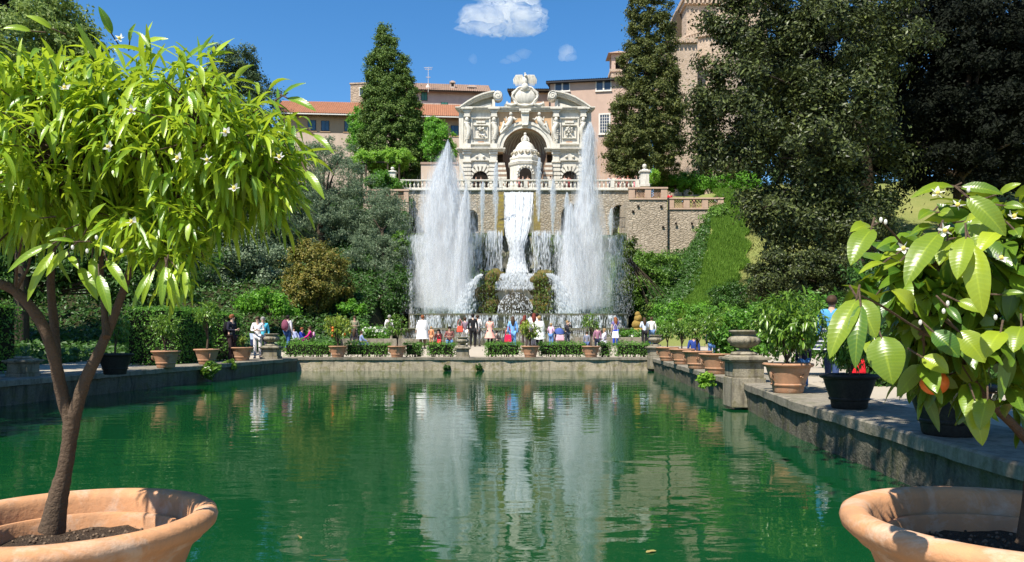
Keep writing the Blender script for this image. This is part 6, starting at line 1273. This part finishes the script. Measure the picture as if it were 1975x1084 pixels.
def skin_obj(name, verts, edges, radii, mat, parent, roots=(0,), sub=1):
    me = bpy.data.meshes.new(name); bm = bmesh.new(); ly = bm.verts.layers.skin.verify(); vs = []
    for i, (p, r) in enumerate(zip(verts, radii)):
        v = bm.verts.new(p); v[ly].radius = (r, r) if not hasattr(r, '__len__') else r; v[ly].use_root = i in roots; vs.append(v)
    for a, b in edges: bm.edges.new((vs[a], vs[b]))
    bm.to_mesh(me); bm.free(); me.materials.append(mat); o = bpy.data.objects.new(name, me); COL.objects.link(o); o.parent = parent
    s = o.modifiers.new('skin', 'SKIN'); s.use_smooth_shade = True
    if sub: b = o.modifiers.new('sub', 'SUBSURF'); b.levels = sub; b.render_levels = sub
    return o
def person(label, px, Y, h, rz, top, bottom, hair='brown', pose='stand', arms='down', long_hair=False, dress=None, shoes=(.03, .03, .03), z=None, sleeve=True, coat=None, group=None, lean=0.0, hat=None, skirt_len=.5):
    rr = random.Random(int(px * 7 + Y)); x = pX(px, Y); zg = gz(x, Y) if z is None else z; s = h / 1.7
    root = thing('person', label, 'person', (x, Y, zg), R(rz), group, s); skin = cmat(SKIN[rr.randrange(3)], .6); d = 0.0
    if pose == 'sit': d = -.46
    j = {'pel': (0, 0, .92 + d), 'waist': (0, lean * -.1, 1.07 + d), 'chest': (0, .01 - lean * .2, 1.29 + d), 'neck': (0, -.01 - lean * .3, 1.45 + d), 'chin': (0, -.03 - lean * .33, 1.51 + d), 'head': (0, -.025 - lean * .36, 1.59 + d), 'crown': (0, -.01 - lean * .36, 1.665 + d)}
    for sg, n in ((-1, 'l'), (1, 'r')):
        j['sh' + n] = (sg * .17, .01 - lean * .25, 1.40 + d)
        a = arms if isinstance(arms, str) else arms[0 if sg < 0 else 1]
        if a == 'down': e, w, hd = (sg * .225, .04, 1.13 + d), (sg * .23, -.02, .89 + d), (sg * .225, -.04, .81 + d)
        elif a == 'photo': e, w, hd = (sg * .25, -.14, 1.24 + d), (sg * .10, -.26, 1.47 + d), (sg * .06, -.28, 1.54 + d)
        elif a == 'hold': e, w, hd = (sg * .24, .0, 1.14 + d), (sg * .10, -.22, 1.14 + d), (sg * .03, -.26, 1.16 + d)
        elif a == 'hip': e, w, hd = (sg * .34, .08, 1.16 + d), (sg * .2, -.02, 1.0 + d), (sg * .14, -.05, .97 + d)
        elif a == 'wide': e, w, hd = (sg * .27, .0, 1.15 + d), (sg * .33, -.05, .92 + d), (sg * .35, -.07, .86 + d)
        else: e, w, hd = (sg * .2, -.12, 1.16 + d), (sg * .14, -.34, 1.05 + d), (sg * .12, -.42, 1.04 + d)
        j['el' + n], j['wr' + n], j['ha' + n] = e, w, hd
        j['hip' + n] = (sg * .09, 0, .88 + d)
        if pose == 'sit': j['kn' + n], j['an' + n], j['to' + n] = (sg * .13, -.42, .48), (sg * .12, -.42, .08), (sg * .13, -.56, .03)
        elif pose == 'walk': j['kn' + n], j['an' + n], j['to' + n] = (sg * .09, -.10 * sg - .05, .5), (sg * .09, -.26 * sg, .09 if sg > 0 else .14), (sg * .10, -.26 * sg - .15, .03)
        else: j['kn' + n], j['an' + n], j['to' + n] = (sg * .10, -.02, .49), (sg * .105, .02, .08), (sg * .13, -.13, .03)
    keys = list(j); ix = {k: i for i, k in enumerate(keys)}; rad = {'pel': .13, 'waist': .115, 'chest': (.14, .11), 'neck': .055, 'chin': .062, 'head': (.078, .088), 'crown': .05, 'sh': .058, 'el': .04, 'wr': .027, 'ha': (.02, .036), 'hip': .085, 'kn': .055, 'an': .038, 'to': .03}
    ed = [('pel', 'waist'), ('waist', 'chest'), ('chest', 'neck'), ('neck', 'chin'), ('chin', 'head'), ('head', 'crown')]
    for n in 'lr': ed += [('chest', 'sh' + n), ('sh' + n, 'el' + n), ('el' + n, 'wr' + n), ('wr' + n, 'ha' + n), ('pel', 'hip' + n), ('hip' + n, 'kn' + n), ('kn' + n, 'an' + n), ('an' + n, 'to' + n)]
    V = [j[k] for k in keys]; RD = [rad.get(k, rad.get(k[:-1])) for k in keys]; EG = [(ix[a], ix[b]) for a, b in ed]; roots = [0]
    for n, sg in (('l', -1), ('r', 1)):   # five fingers rooted in the palm
        w, hd = Vector(j['wr' + n]), Vector(j['ha' + n]); dv = (hd - w).normalized(); sv = dv.cross(Vector((sg, .2, 0))).normalized() if abs(dv.z) > .5 else Vector((0, 0, 1)); cv = Vector((-sg * .5, -.5, 0))
        for k, ln in enumerate((.05, .07, .08, .075, .06)):
            b = len(V); o = sv * (k - 2) * .017
            if k == 0: p0, p1, p2 = w.lerp(hd, .5) - sv * .015, hd - sv * .045 + dv * .0, hd - sv * .05 + dv * .03
            else: p0 = hd + o - dv * .01; p1 = p0 + dv * ln * .6; p2 = p1 + (dv + cv * .5) * ln * .5
            V += [tuple(p0), tuple(p1), tuple(p2)]; RD += [.010, .0085, .007]; EG += [(b, b + 1), (b + 1, b + 2)]; roots.append(b)
    b = len(V); hc = Vector(j['head']); V += [tuple(hc + Vector((0, -.07, -.01))), tuple(hc + Vector((0, -.105, -.025)))]; RD += [.014, .012]; EG += [(b, b + 1)]; roots.append(b)
    for sg in (-1, 1): b = len(V); V += [tuple(hc + Vector((sg * .07, .005, -.02))), tuple(hc + Vector((sg * .088, .012, -.005)))]; RD += [.018, .016]; EG += [(b, b + 1)]; roots.append(b)
    skin_obj('body', V, EG, RD, skin, root, roots)
    mb = MB()
    for sg in (-1, 1): mb.sph(tuple(hc + Vector((sg * .032, -.082, .005))), (.012, .006, .008), 8, 6)
    mb.build('eyes', cmat((.03, .02, .02)), root); MB().tube([tuple(hc + Vector((-.025, -.083, -.055))), tuple(hc + Vector((0, -.092, -.057))), tuple(hc + Vector((.025, -.083, -.055)))], .006, 6).build('mouth', cmat((.35, .12, .1)), root)
    mb = MB(); i0 = 0; mb.sph((0, 0, 0), 1, 16, 12); hcz = hc + Vector((0, .015, .025))
    nv = []
    for v in mb.v:
        fr = 1.0 if not (v[1] < -.35 and v[2] < .35) else .82; nv.append((hcz.x + v[0] * .098 * fr, hcz.y + v[1] * .108 * fr, hcz.z + v[2] * .105 * (1 if v[2] > 0 else .9)))
    mb.v = nv
    if long_hair: mb.tube([tuple(hc + Vector((0, .05, .03))), tuple(hc + Vector((0, .1, -.08))), tuple(hc + Vector((0, .12, -.22))), tuple(hc + Vector((0, .13, -.36)))], [.09, .105, .1, .04], 10, flat=1.0)
    mb.build('hair', cmat(HAIR[hair], .6), root, 60)
    if hat: MB().lathe([(.16, .0), (.16, .012), (.10, .02), (.095, .08), (.05, .1), (.01, .1)], 18, tuple(hc + Vector((0, .01, .05)))).build('hat', cmat(hat), root, 50)
    # top
    tk = ['waist', 'chest', 'pel', 'shl', 'shr', 'ell', 'elr'] + (['wrl', 'wrr'] if sleeve else []); tr = {'waist': .135, 'chest': (.155, .125), 'pel': .145, 'sh': .072, 'el': .054, 'wr': .04}; tv = []
    for k in tk:
        p = Vector(j[k])
        if not sleeve and k[:2] == 'el': p = Vector(j['sh' + k[2]]).lerp(p, .55)
        tv.append(tuple(p))
    te = [(0, 1), (0, 2), (1, 3), (1, 4), (3, 5), (4, 6)] + ([(5, 7), (6, 8)] if sleeve else [])
    tm = top if not isinstance(top, tuple) else cmat(top); skin_obj('top', tv, te, [tr.get(k, tr.get(k[:-1])) for k in tk], tm, root)
    if dress is not None:
        dm = dress if not isinstance(dress, tuple) else cmat(dress); z1 = 1.12 + d; z0 = z1 - skirt_len; rows = []
        for q in range(9):
            t = q / 8; rows.append([((.15 + .17 * t ** 1.3) * math.cos(a) * (1 + .05 * t * math.sin(7 * a)), (.125 + .15 * t ** 1.3) * math.sin(a) * (1 + .05 * t * math.sin(7 * a)) + (-.22 * t if pose == 'sit' else 0), z1 + (z0 - z1) * t) for a in np.linspace(0, 2 * PI, 29)])
        MB().loft(rows).build('skirt', dm, root, 80)
    if bottom is not None:
        bk = ['pel', 'hipl', 'hipr', 'knl', 'knr', 'anl', 'anr']; brd = {'pel': .142, 'hip': .1, 'kn': .074, 'an': .058}
        skin_obj('trousers', [j[k] for k in bk], [(0, 1), (0, 2), (1, 3), (2, 4), (3, 5), (4, 6)], [brd.get(k, brd.get(k[:-1])) for k in bk], cmat(bottom), root)
    for n in 'lr':
        a, t = Vector(j['an' + n]), Vector(j['to' + n]); MB().tube([a + Vector((0, .05, -.035)), a + Vector((0, -.02, -.03)), a.lerp(t, .6) + Vector((0, 0, -.0)), t + Vector((0, -.01, .0))], [.045, .05, .046, .03], 8, flat=.8).build('shoe', cmat(shoes), root, 60)
    if coat is not None:
        cm = coat if not isinstance(coat, tuple) else cmat(coat); rows = []
        for q in range(9):
            t = q / 8; zt_ = 1.44 + d - t * .86; w = .17 + .14 * t ** .8 + (.05 if 0 < q < 4 else 0); rows.append([(w * math.cos(a) * (1 + .06 * t * math.sin(6 * a)), w * .68 * math.sin(a), zt_ + .03 * math.cos(2 * a) * t) for a in np.linspace(0, 2 * PI, 29)])
        MB().loft(rows).build('cape', cm, root, 80)
    return root
def backpack(label, who, c, sc=1.0, dy=.19, z=1.22):
    r = thing('backpack', label, 'backpack', who.matrix_basis @ Vector((0, dy, z)), who.rotation_euler.z, None, who.scale.x * sc)
    mb = MB(); mb.sph((0, .02, 0), (.16, .10, .24), 14, 10); mb.build('bag_body', cmat(c), r, 70); MB().sph((0, .10, -.07), (.115, .05, .11), 12, 8).build('front_pocket', cmat(mul(c, .75)), r, 70)
    MB().tube([(-.1, -.06, .18), (-.11, -.17, .2), (-.11, -.33, .05), (-.12, -.22, -.15)], .014, 6).tube([(.1, -.06, .18), (.11, -.17, .2), (.11, -.33, .05), (.12, -.22, -.15)], .014, 6).build('strap', cmat(mul(c, .6)), r, 60); return r
def handbag(label, px, py, Y, c, s=1.0):
    r = thing('shoulder_bag', label, 'bag', tuple(P(px, py, Y)), 0, None, s); mb = MB(); mb.box(-.14, .14, -.06, .06, -.15, .12, 0, .03, .02); mb.build('bag_body', cmat(c), r, bevel=.03); MB().tube([(-.1, 0, .1), (-.08, 0, .3), (.0, .0, .42), (.08, 0, .3), (.1, 0, .1)], .012, 6).build('strap', cmat(mul(c, .7)), r, 60); return r
A = 'visitors by the fountain'
K, Wt, NV = (.02, .02, .025), (.8, .79, .76), (.03, .045, .11)
p = person('man in dark clothes standing on the left bank before the tall hedge', 447, 28.3, 1.72, 75, (.025, .025, .04), (.05, .03, .03), 'auburn', 'stand', 'hold', group=A); backpack('black backpack on the man by the tall hedge', p, (.012, .012, .013))
person('woman all in white standing at the left corner of the pool', 497, 30.75, 1.66, 12, (.82, .78, .77), (.80, .74, .72), 'brown', 'stand', 'hold', shoes=(.6, .5, .42), group=A, sleeve=True, z=T)
o = thing('jacket', 'pale blue and navy jacket hanging at the hip of the woman in white', 'jacket', tuple(P(487, 655, 30.9))); MB().loft([[( .12 * math.cos(a) + .02 * q, .09 * math.sin(a), .25 - .12 * q) for a in np.linspace(0, 2 * PI, 17)] for q in range(3)]).build('upper_cloth', cmat((.5, .6, .78)), o, 60); MB().loft([[( .13 * math.cos(a) + .03 + .01 * q, .09 * math.sin(a), .008 - .12 * q) for a in np.linspace(0, 2 * PI, 17)] for q in range(3)]).build('lower_cloth', cmat(NV), o, 60)
person('grey haired man in a cyan shirt behind the woman in white', 507, 33.2, 1.74, 20, (.10, .55, .70), (.05, .05, .07), 'grey', 'stand', group=A)
p = person('man in a pale shirt and blue trousers wearing a maroon backpack', 555, 36.5, 1.68, 160, (.62, .58, .62), (.04, .09, .25), 'black', 'walk', group=A); backpack('maroon backpack on the man in the pale shirt', p, (.20, .06, .10), 1.15)
person('person reclining in a pale blue top beside the maroon backpack', 572, 39, 1.45, 60, (.45, .5, .68), (.2, .16, .14), 'brown', 'sit', lean=-.8, group=A, z=.8)
person('seated person in a royal blue top left of the magenta one', 582, 39, 1.5, 80, (.03, .05, .35), (.10, .07, .06), 'auburn', 'sit', 'reach', group=A, z=.75)
p = person('seated person in a bright magenta top holding something white', 598, 38.6, 1.5, -75, (.65, .03, .22), (.18, .02, .10), 'brown', 'sit', 'reach', group=A, z=.8); backpack('small pink backpack on the seated person in magenta', p, (.7, .35, .5), .7, .19, .78)
person('man in an olive shirt partly behind the first orange tree', 684, 41, 1.62, 10, (.22, .22, .14), (.1, .09, .08), 'brown', 'stand', 'hold', group=A)
person('long haired brunette sitting behind the low hedge beside a child', 684, 37.5, 1.4, 170, (.03, .03, .035), (.05, .05, .06), 'brown', 'sit', long_hair=True, group=A, z=.75)
person('small child in a blue top leaning by the brunette', 697, 37.3, 1.3, 110, (.25, .33, .55), (.06, .1, .25), 'brown', 'sit', 'reach', group=A, z=.72)
p = person('man in a white shirt with a small backpack near the white flowers', 751, 44, 1.74, 175, (.8, .79, .78), (.3, .26, .2), 'grey', 'stand', group=A); backpack('pale grey backpack on the man by the white flowers', p, (.5, .42, .44))
person('woman in a long white cape seen from behind', 815, 37.5, 1.62, 180, Wt, (.14, .09, .06), 'auburn', 'stand', 'wide', coat=Wt, dress=Wt, skirt_len=.62, group=A)
person('child in an orange outfit beside the white cape', 832, 39.5, 1.05, 170, (.62, .26, .12), (.6, .3, .17), 'blond', 'stand', group=A)
person('person in dark clothes with a red bundle sitting on the trough edge', 846, 38.5, 1.42, -10, (.06, .02, .02), (.04, .03, .03), 'black', 'sit', 'reach', long_hair=True, group=A, z=.72)
handbag('bright red bag on the knees of the sitting person', 847, 658, 37.7, (.72, .04, .06), .8)
person('person in a checked brown top and blue jeans sitting left of the central urn', 867, 38.5, 1.58, 5, (.20, .08, .07), (.10, .2, .42), 'black', 'sit', 'hold', group=A, z=.74)
person('woman in a mauve top with a red shoulder bag left of the man in black', 897, 42.5, 1.58, 190, (.24, .18, .22), Wt, 'brown', 'stand', group=A); handbag('red shoulder bag of the woman in the mauve top', 887, 634, 42.2, (.7, .10, .06), 1.25)
person('man in a black suit standing beside the central urn, seen from behind', 912, 40.6, 1.72, 185, (.018, .018, .02), (.018, .018, .02), 'black', 'stand', group=A)
person('person in a white shirt just beyond the man in black', 921, 42, 1.70, 170, Wt, (.1, .1, .1), 'brown', 'stand', 'hold', group=A)
person('woman in a salmon pink dress seen from behind', 945, 41.2, 1.54, 180, (.85, .42, .34), (.02, .015, .02), 'black', 'stand', 'hold', dress=(.85, .42, .34), skirt_len=.62, group=A, sleeve=False)
person('person in dark clothes crouching right of the salmon pink dress', 958, 41.2, 1.25, 120, (.12, .10, .10), (.06, .05, .05), 'black', 'sit', 'reach', group=A, z=.8)
person('person in a dark jacket bending behind the woman in blue', 975, 39.5, 1.5, 120, (.04, .045, .06), (.05, .05, .06), 'black', 'sit', 'reach', lean=.5, group=A, z=.85)
person('woman all in denim blue with long dark hair, seen from behind', 989, 36.6, 1.62, 180, (.20, .42, .78), (.16, .36, .68), 'brown', 'stand', 'down', long_hair=True, group=A); handbag('crimson bag hanging beside the woman in denim blue', 980, 652, 36.3, (.65, .02, .07), 1.3)
person('red haired person at the left of the crowd behind the yellow green citrus tree', 1012, 38.5, 1.6, 160, (.12, .03, .04), (.08, .06, .06), 'red', 'stand', long_hair=True, group=A)
person('man with black hair in a pale blue shirt in the middle of the crowd', 1026, 40.5, 1.76, 165, (.55, .64, .75), (.08, .08, .1), 'black', 'stand', group=A)
person('tall woman in a white floral shawl at the front of the crowd, seen from behind', 1040, 36.6, 1.64, 180, M['floral'], K, 'blond', 'stand', 'down', coat=M['floral'], long_hair=False, group=A)
person('dark red haired woman in a white top next to the floral shawl', 1030, 38, 1.68, 175, Wt, (.1, .1, .12), 'red', 'stand', group=A, long_hair=True)
person('dark haired man behind the floral shawl, looking at the fountain', 1036, 42, 1.80, 180, (.10, .10, .12), (.08, .08, .08), 'black', 'stand', 'photo', group=A)
person('child in a pink and white top and blue jeans beside the pushchair', 1063, 38.2, 1.2, 150, (.72, .48, .62), (.12, .25, .55), 'blond', 'stand', 'hold', group=A)
person('person in black holding something pale right of the pushchair', 1094, 39, 1.34, 30, (.05, .05, .06), (.05, .06, .08), 'blond', 'stand', 'photo', group=A)
person('person in dark trousers standing behind the fourth terracotta pot', 1132, 39.5, 1.25, 170, (.2, .22, .28), (.08, .12, .25), 'brown', 'sit', group=A, z=.75)
person('person with a pink sleeve behind the fourth terracotta pot', 1152, 39, 1.4, 190, (.30, .14, .20), (.02, .025, .05), 'brown', 'stand', 'down', group=A, z=.5)
person('person in pale lilac clothes sitting on the stone step', 1166, 41.3, 1.45, -80, (.66, .64, .74), (.62, .6, .68), 'blond', 'sit', 'reach', group=A, z=.75)
person('woman with long auburn hair in a purple top photographing the fountain', 1187, 42, 1.58, 185, (.16, .14, .32), (.03, .07, .45), 'auburn', 'stand', ('photo', 'down'), long_hair=True, group=A, sleeve=False); handbag('white bag tied at the waist of the woman photographing the fountain', 1187, 645, 41.6, (.75, .76, .8), 1.35)
person('person in a pale blue shirt, left of the pair at the right corner', 1243, 41.5, 1.55, 180, (.60, .68, .80), K, 'brown', 'stand', 'hold', group=A, long_hair=True)
person('person in a white top and jeans, right of the pair at the right corner', 1257, 41.8, 1.58, 180, (.72, .70, .66), (.12, .2, .36), 'brown', 'stand', group=A)
person('woman in a dark top and jeans half hidden by potted trees on the right bank', 1374, 24, 1.3, 160, (.03, .03, .05), (.10, .2, .45), 'black', 'stand', group=A, z=.52)
person('person in a navy blue top half hidden by the citrus trees on the right bank', 1338, 26, 1.35, 170, (.03, .06, .25), (.2, .25, .4), 'brown', 'sit', group=A, z=.52)
person('child with an auburn ponytail and jeans behind the sunlit terracotta pot', 1549, 13.7, .93, 185, (.02, .02, .04), (.08, .2, .42), 'auburn', 'stand', long_hair=True, shoes=(.6, .55, .5), group=A, z=T)
person('adult in a blue top and striped navy skirt behind the dark pot', 1604, 14.1, 1.66, 150, (.08, .28, .55), (.03, .05, .12), 'brown', 'walk', dress=M['stripe'], skirt_len=.42, shoes=(.5, .5, .5), group=A, z=T)
handbag('red bag showing over the rim of the dark pot on the right ledge', 1655, 706, 11.6, (.75, .02, .03), .8)
person('woman in a pale blue dress behind the left hedge', 296, 33, 1.6, 20, (.45, .62, .82), (.45, .62, .82), 'blond', 'stand', group='visitors behind the left hedge', z=.75)
person('person in a pink and white top behind the left hedge', 323, 33.5, 1.5, -40, (.72, .25, .32), (.3, .3, .35), 'brown', 'stand', 'hold', group='visitors behind the left hedge', z=.8)
# pushchair
r = thing('pushchair', 'pushchair with a navy patterned hood and pink cover', 'pushchair', (pX(1078, 38.5), 38.5, gz(pX(1078, 38.5), 38.5)), R(12))
MB().tube([(-.22, .2, .08), (-.2, -.1, .55), (-.2, .35, 1.05)], .018, 6).tube([(.22, .2, .08), (.2, -.1, .55), (.2, .35, 1.05)], .018, 6).tube([(-.2, .35, 1.05), (.2, .35, 1.05)], .022, 6).build('frame', M['iron'], r)
MB().lathe([(.26, 0), (.25, .12), (.19, .24), (.08, .3), (.01, .31)], 16, (0, -.02, .66), 0, 0, 2 * PI).build('hood', cmat((.06, .10, .30)), r, 60)
MB().box(-.22, .22, -.28, .2, .34, .64, 0, .04, .02).build('seat_cover', cmat((.75, .45, .52)), r, bevel=.05)
for sx in (-.23, .23):
    for sy in (-.3, .25): w = MB().lathe([(.1, -.02), (.12, -.02), (.12, .02), (.1, .02), (.02, .02), (.02, -.02), (.1, -.02)], 16); w.xform(Matrix.Translation((sx, sy, .12)) @ Matrix.Rotation(PI / 2, 4, 'Y')); w.build('wheel', M['iron'], r, 40)
# visitors on the upper terrace
B = 'visitors at the upper balustrade'
for px, h, c, hr_, ps, lab in ((918, 1.66, K, 'black', 'down', 'dark figure at the left doorway of the facade, standing furthest left'), (928, 1.62, (.08, .05, .05), 'brown', 'hold', 'dark figure at the left doorway of the facade, right of another'), (1001, 1.62, (.5, .2, .18), 'brown', 'down', 'figure in red left of the kiosk doorway'), (1009, 1.72, K, 'black', 'hold', 'dark figure in the kiosk doorway'), (1018, 1.66, (.5, .3, .2), 'brown', 'down', 'figure in tan right of the kiosk doorway'), (1062, 1.64, (.12, .08, .07), 'black', 'hold', 'dark figure between the kiosk and the right doorway'), (1089, 1.68, (.55, .45, .38), 'brown', 'down', 'figure in beige at the right doorway of the facade'), (1097, 1.66, (.35, .08, .08), 'black', 'hold', 'figure in dark red at the right doorway of the facade'), (1176, 1.70, (.35, .35, .4), 'brown', 'down', 'figure in grey leftmost at the balustrade under the right cypress'), (1185, 1.74, (.55, .42, .32), 'blond', 'hold', 'figure in tan at the balustrade under the right cypress'), (1194, 1.66, (.6, .25, .22), 'brown', 'photo', 'figure in coral red at the balustrade under the right cypress'), (1203, 1.7, (.65, .55, .45), 'black', 'down', 'figure in cream at the balustrade under the right cypress'), (1211, 1.66, (.3, .1, .08), 'auburn', 'hold', 'figure in maroon at the balustrade under the right cypress'), (1218, 1.5, (.25, .3, .2), 'brown', 'down', 'short figure in green at the balustrade under the right cypress'), (1228, 1.74, K, 'black', 'photo', 'figure in black next to the right gate post'), (1234, 1.66, Wt, 'grey', 'down', 'figure in white next to the right gate post')):
    person(lab, px, 71.2, h, random.Random(px).uniform(-40, 40), c, mul(c, .4), hr_, 'stand', ps, group=B, z=14.35)
person('small child in pink in front of the right gate post', 1224, 70.4, 1.0, 0, (.8, .25, .3), (.7, .2, .25), 'brown', 'stand', group=B, z=14.45)
for px, Y, z, h, c, lab in ((1292, 67.5, 12.1, 1.72, (.55, .03, .04), 'person in red beside the end of the two panel parapet'), (1319, 67, 12.0, 1.35, (.35, .48, .6), 'person in pale blue leaning on the three panel parapet'), (1339, 67, 12.0, 1.35, (.6, .33, .22), 'person in orange leaning on the three panel parapet'), (1383, 67, 12.0, 1.42, Wt, 'person in white at the right end of the three panel parapet')):
    person(lab, px, Y, h, 10, c, K, 'brown', 'stand', 'hold', group='visitors at the lattice parapets', z=z)
person('dark figure standing below the church wall above the hedge bank', 1317, 79, 1.7, 90, (.2, .2, .25), K, 'black', 'stand', group='visitors below the church', z=15.6)
person('figure in brown walking below the apse of the church', 1361, 79, 1.7, 60, (.3, .15, .1), K, 'brown', 'walk', group='visitors below the church', z=15.6)
# ---- clouds: real volumes far away
def cloud(label, puffs, Y, seed, dens):
    c0 = P(puffs[0][0], puffs[0][1], Y); mb = MB(); rr = random.Random(seed)
    for px, py, rx, ry in puffs:
        c = P(px, py, Y) - c0; k = Y / F; rock(mb, tuple(c), (rx * k, (rx + ry) * .5 * k, ry * k), seed + px, .35, 1 / (14 * k), 26, 18)
    m, nt, out = newmat('cloud_vapour'); t = NT(nt); v = t.coords(); n = t.noise(v, 1 / (30 * Y / F), 5, .6)
    vol = t.n.new('ShaderNodeVolumePrincipled'); vol.inputs['Color'].default_value = (1, 1, 1, 1); vol.inputs['Anisotropy'].default_value = .2
    d = t.math('MULTIPLY', t.ramp(n, [(.3, (0, 0, 0)), (.7, (1, 1, 1))]), dens); t.link(d, vol.inputs['Density']); t.link(vol.outputs[0], out.inputs['Volume'])
    o = mb.build('cloud', m, None, 80, tuple(c0)); tag(o, label, 'cloud', 'clouds'); return o
YC = 2200
cloud('big white cumulus cloud at the top of the sky', [(965, 38, 80, 26), (985, 12, 58, 30), (930, 40, 46, 24), (1020, 40, 36, 26), (960, -6, 40, 24), (1000, 55, 50, 12), (920, 54, 40, 10)], YC, 1, .022)
cloud('small wispy cloud below the big cumulus', [(1008, 103, 16, 9), (990, 112, 14, 8), (975, 118, 12, 5)], YC, 2, .008)
cloud('small round puff of cloud right of the wispy one', [(1092, 103, 18, 15), (1102, 110, 12, 8)], YC, 3, .013)
cloud('tiny faint wisp of cloud left of the others', [(912, 114, 9, 10)], YC, 4, .006)
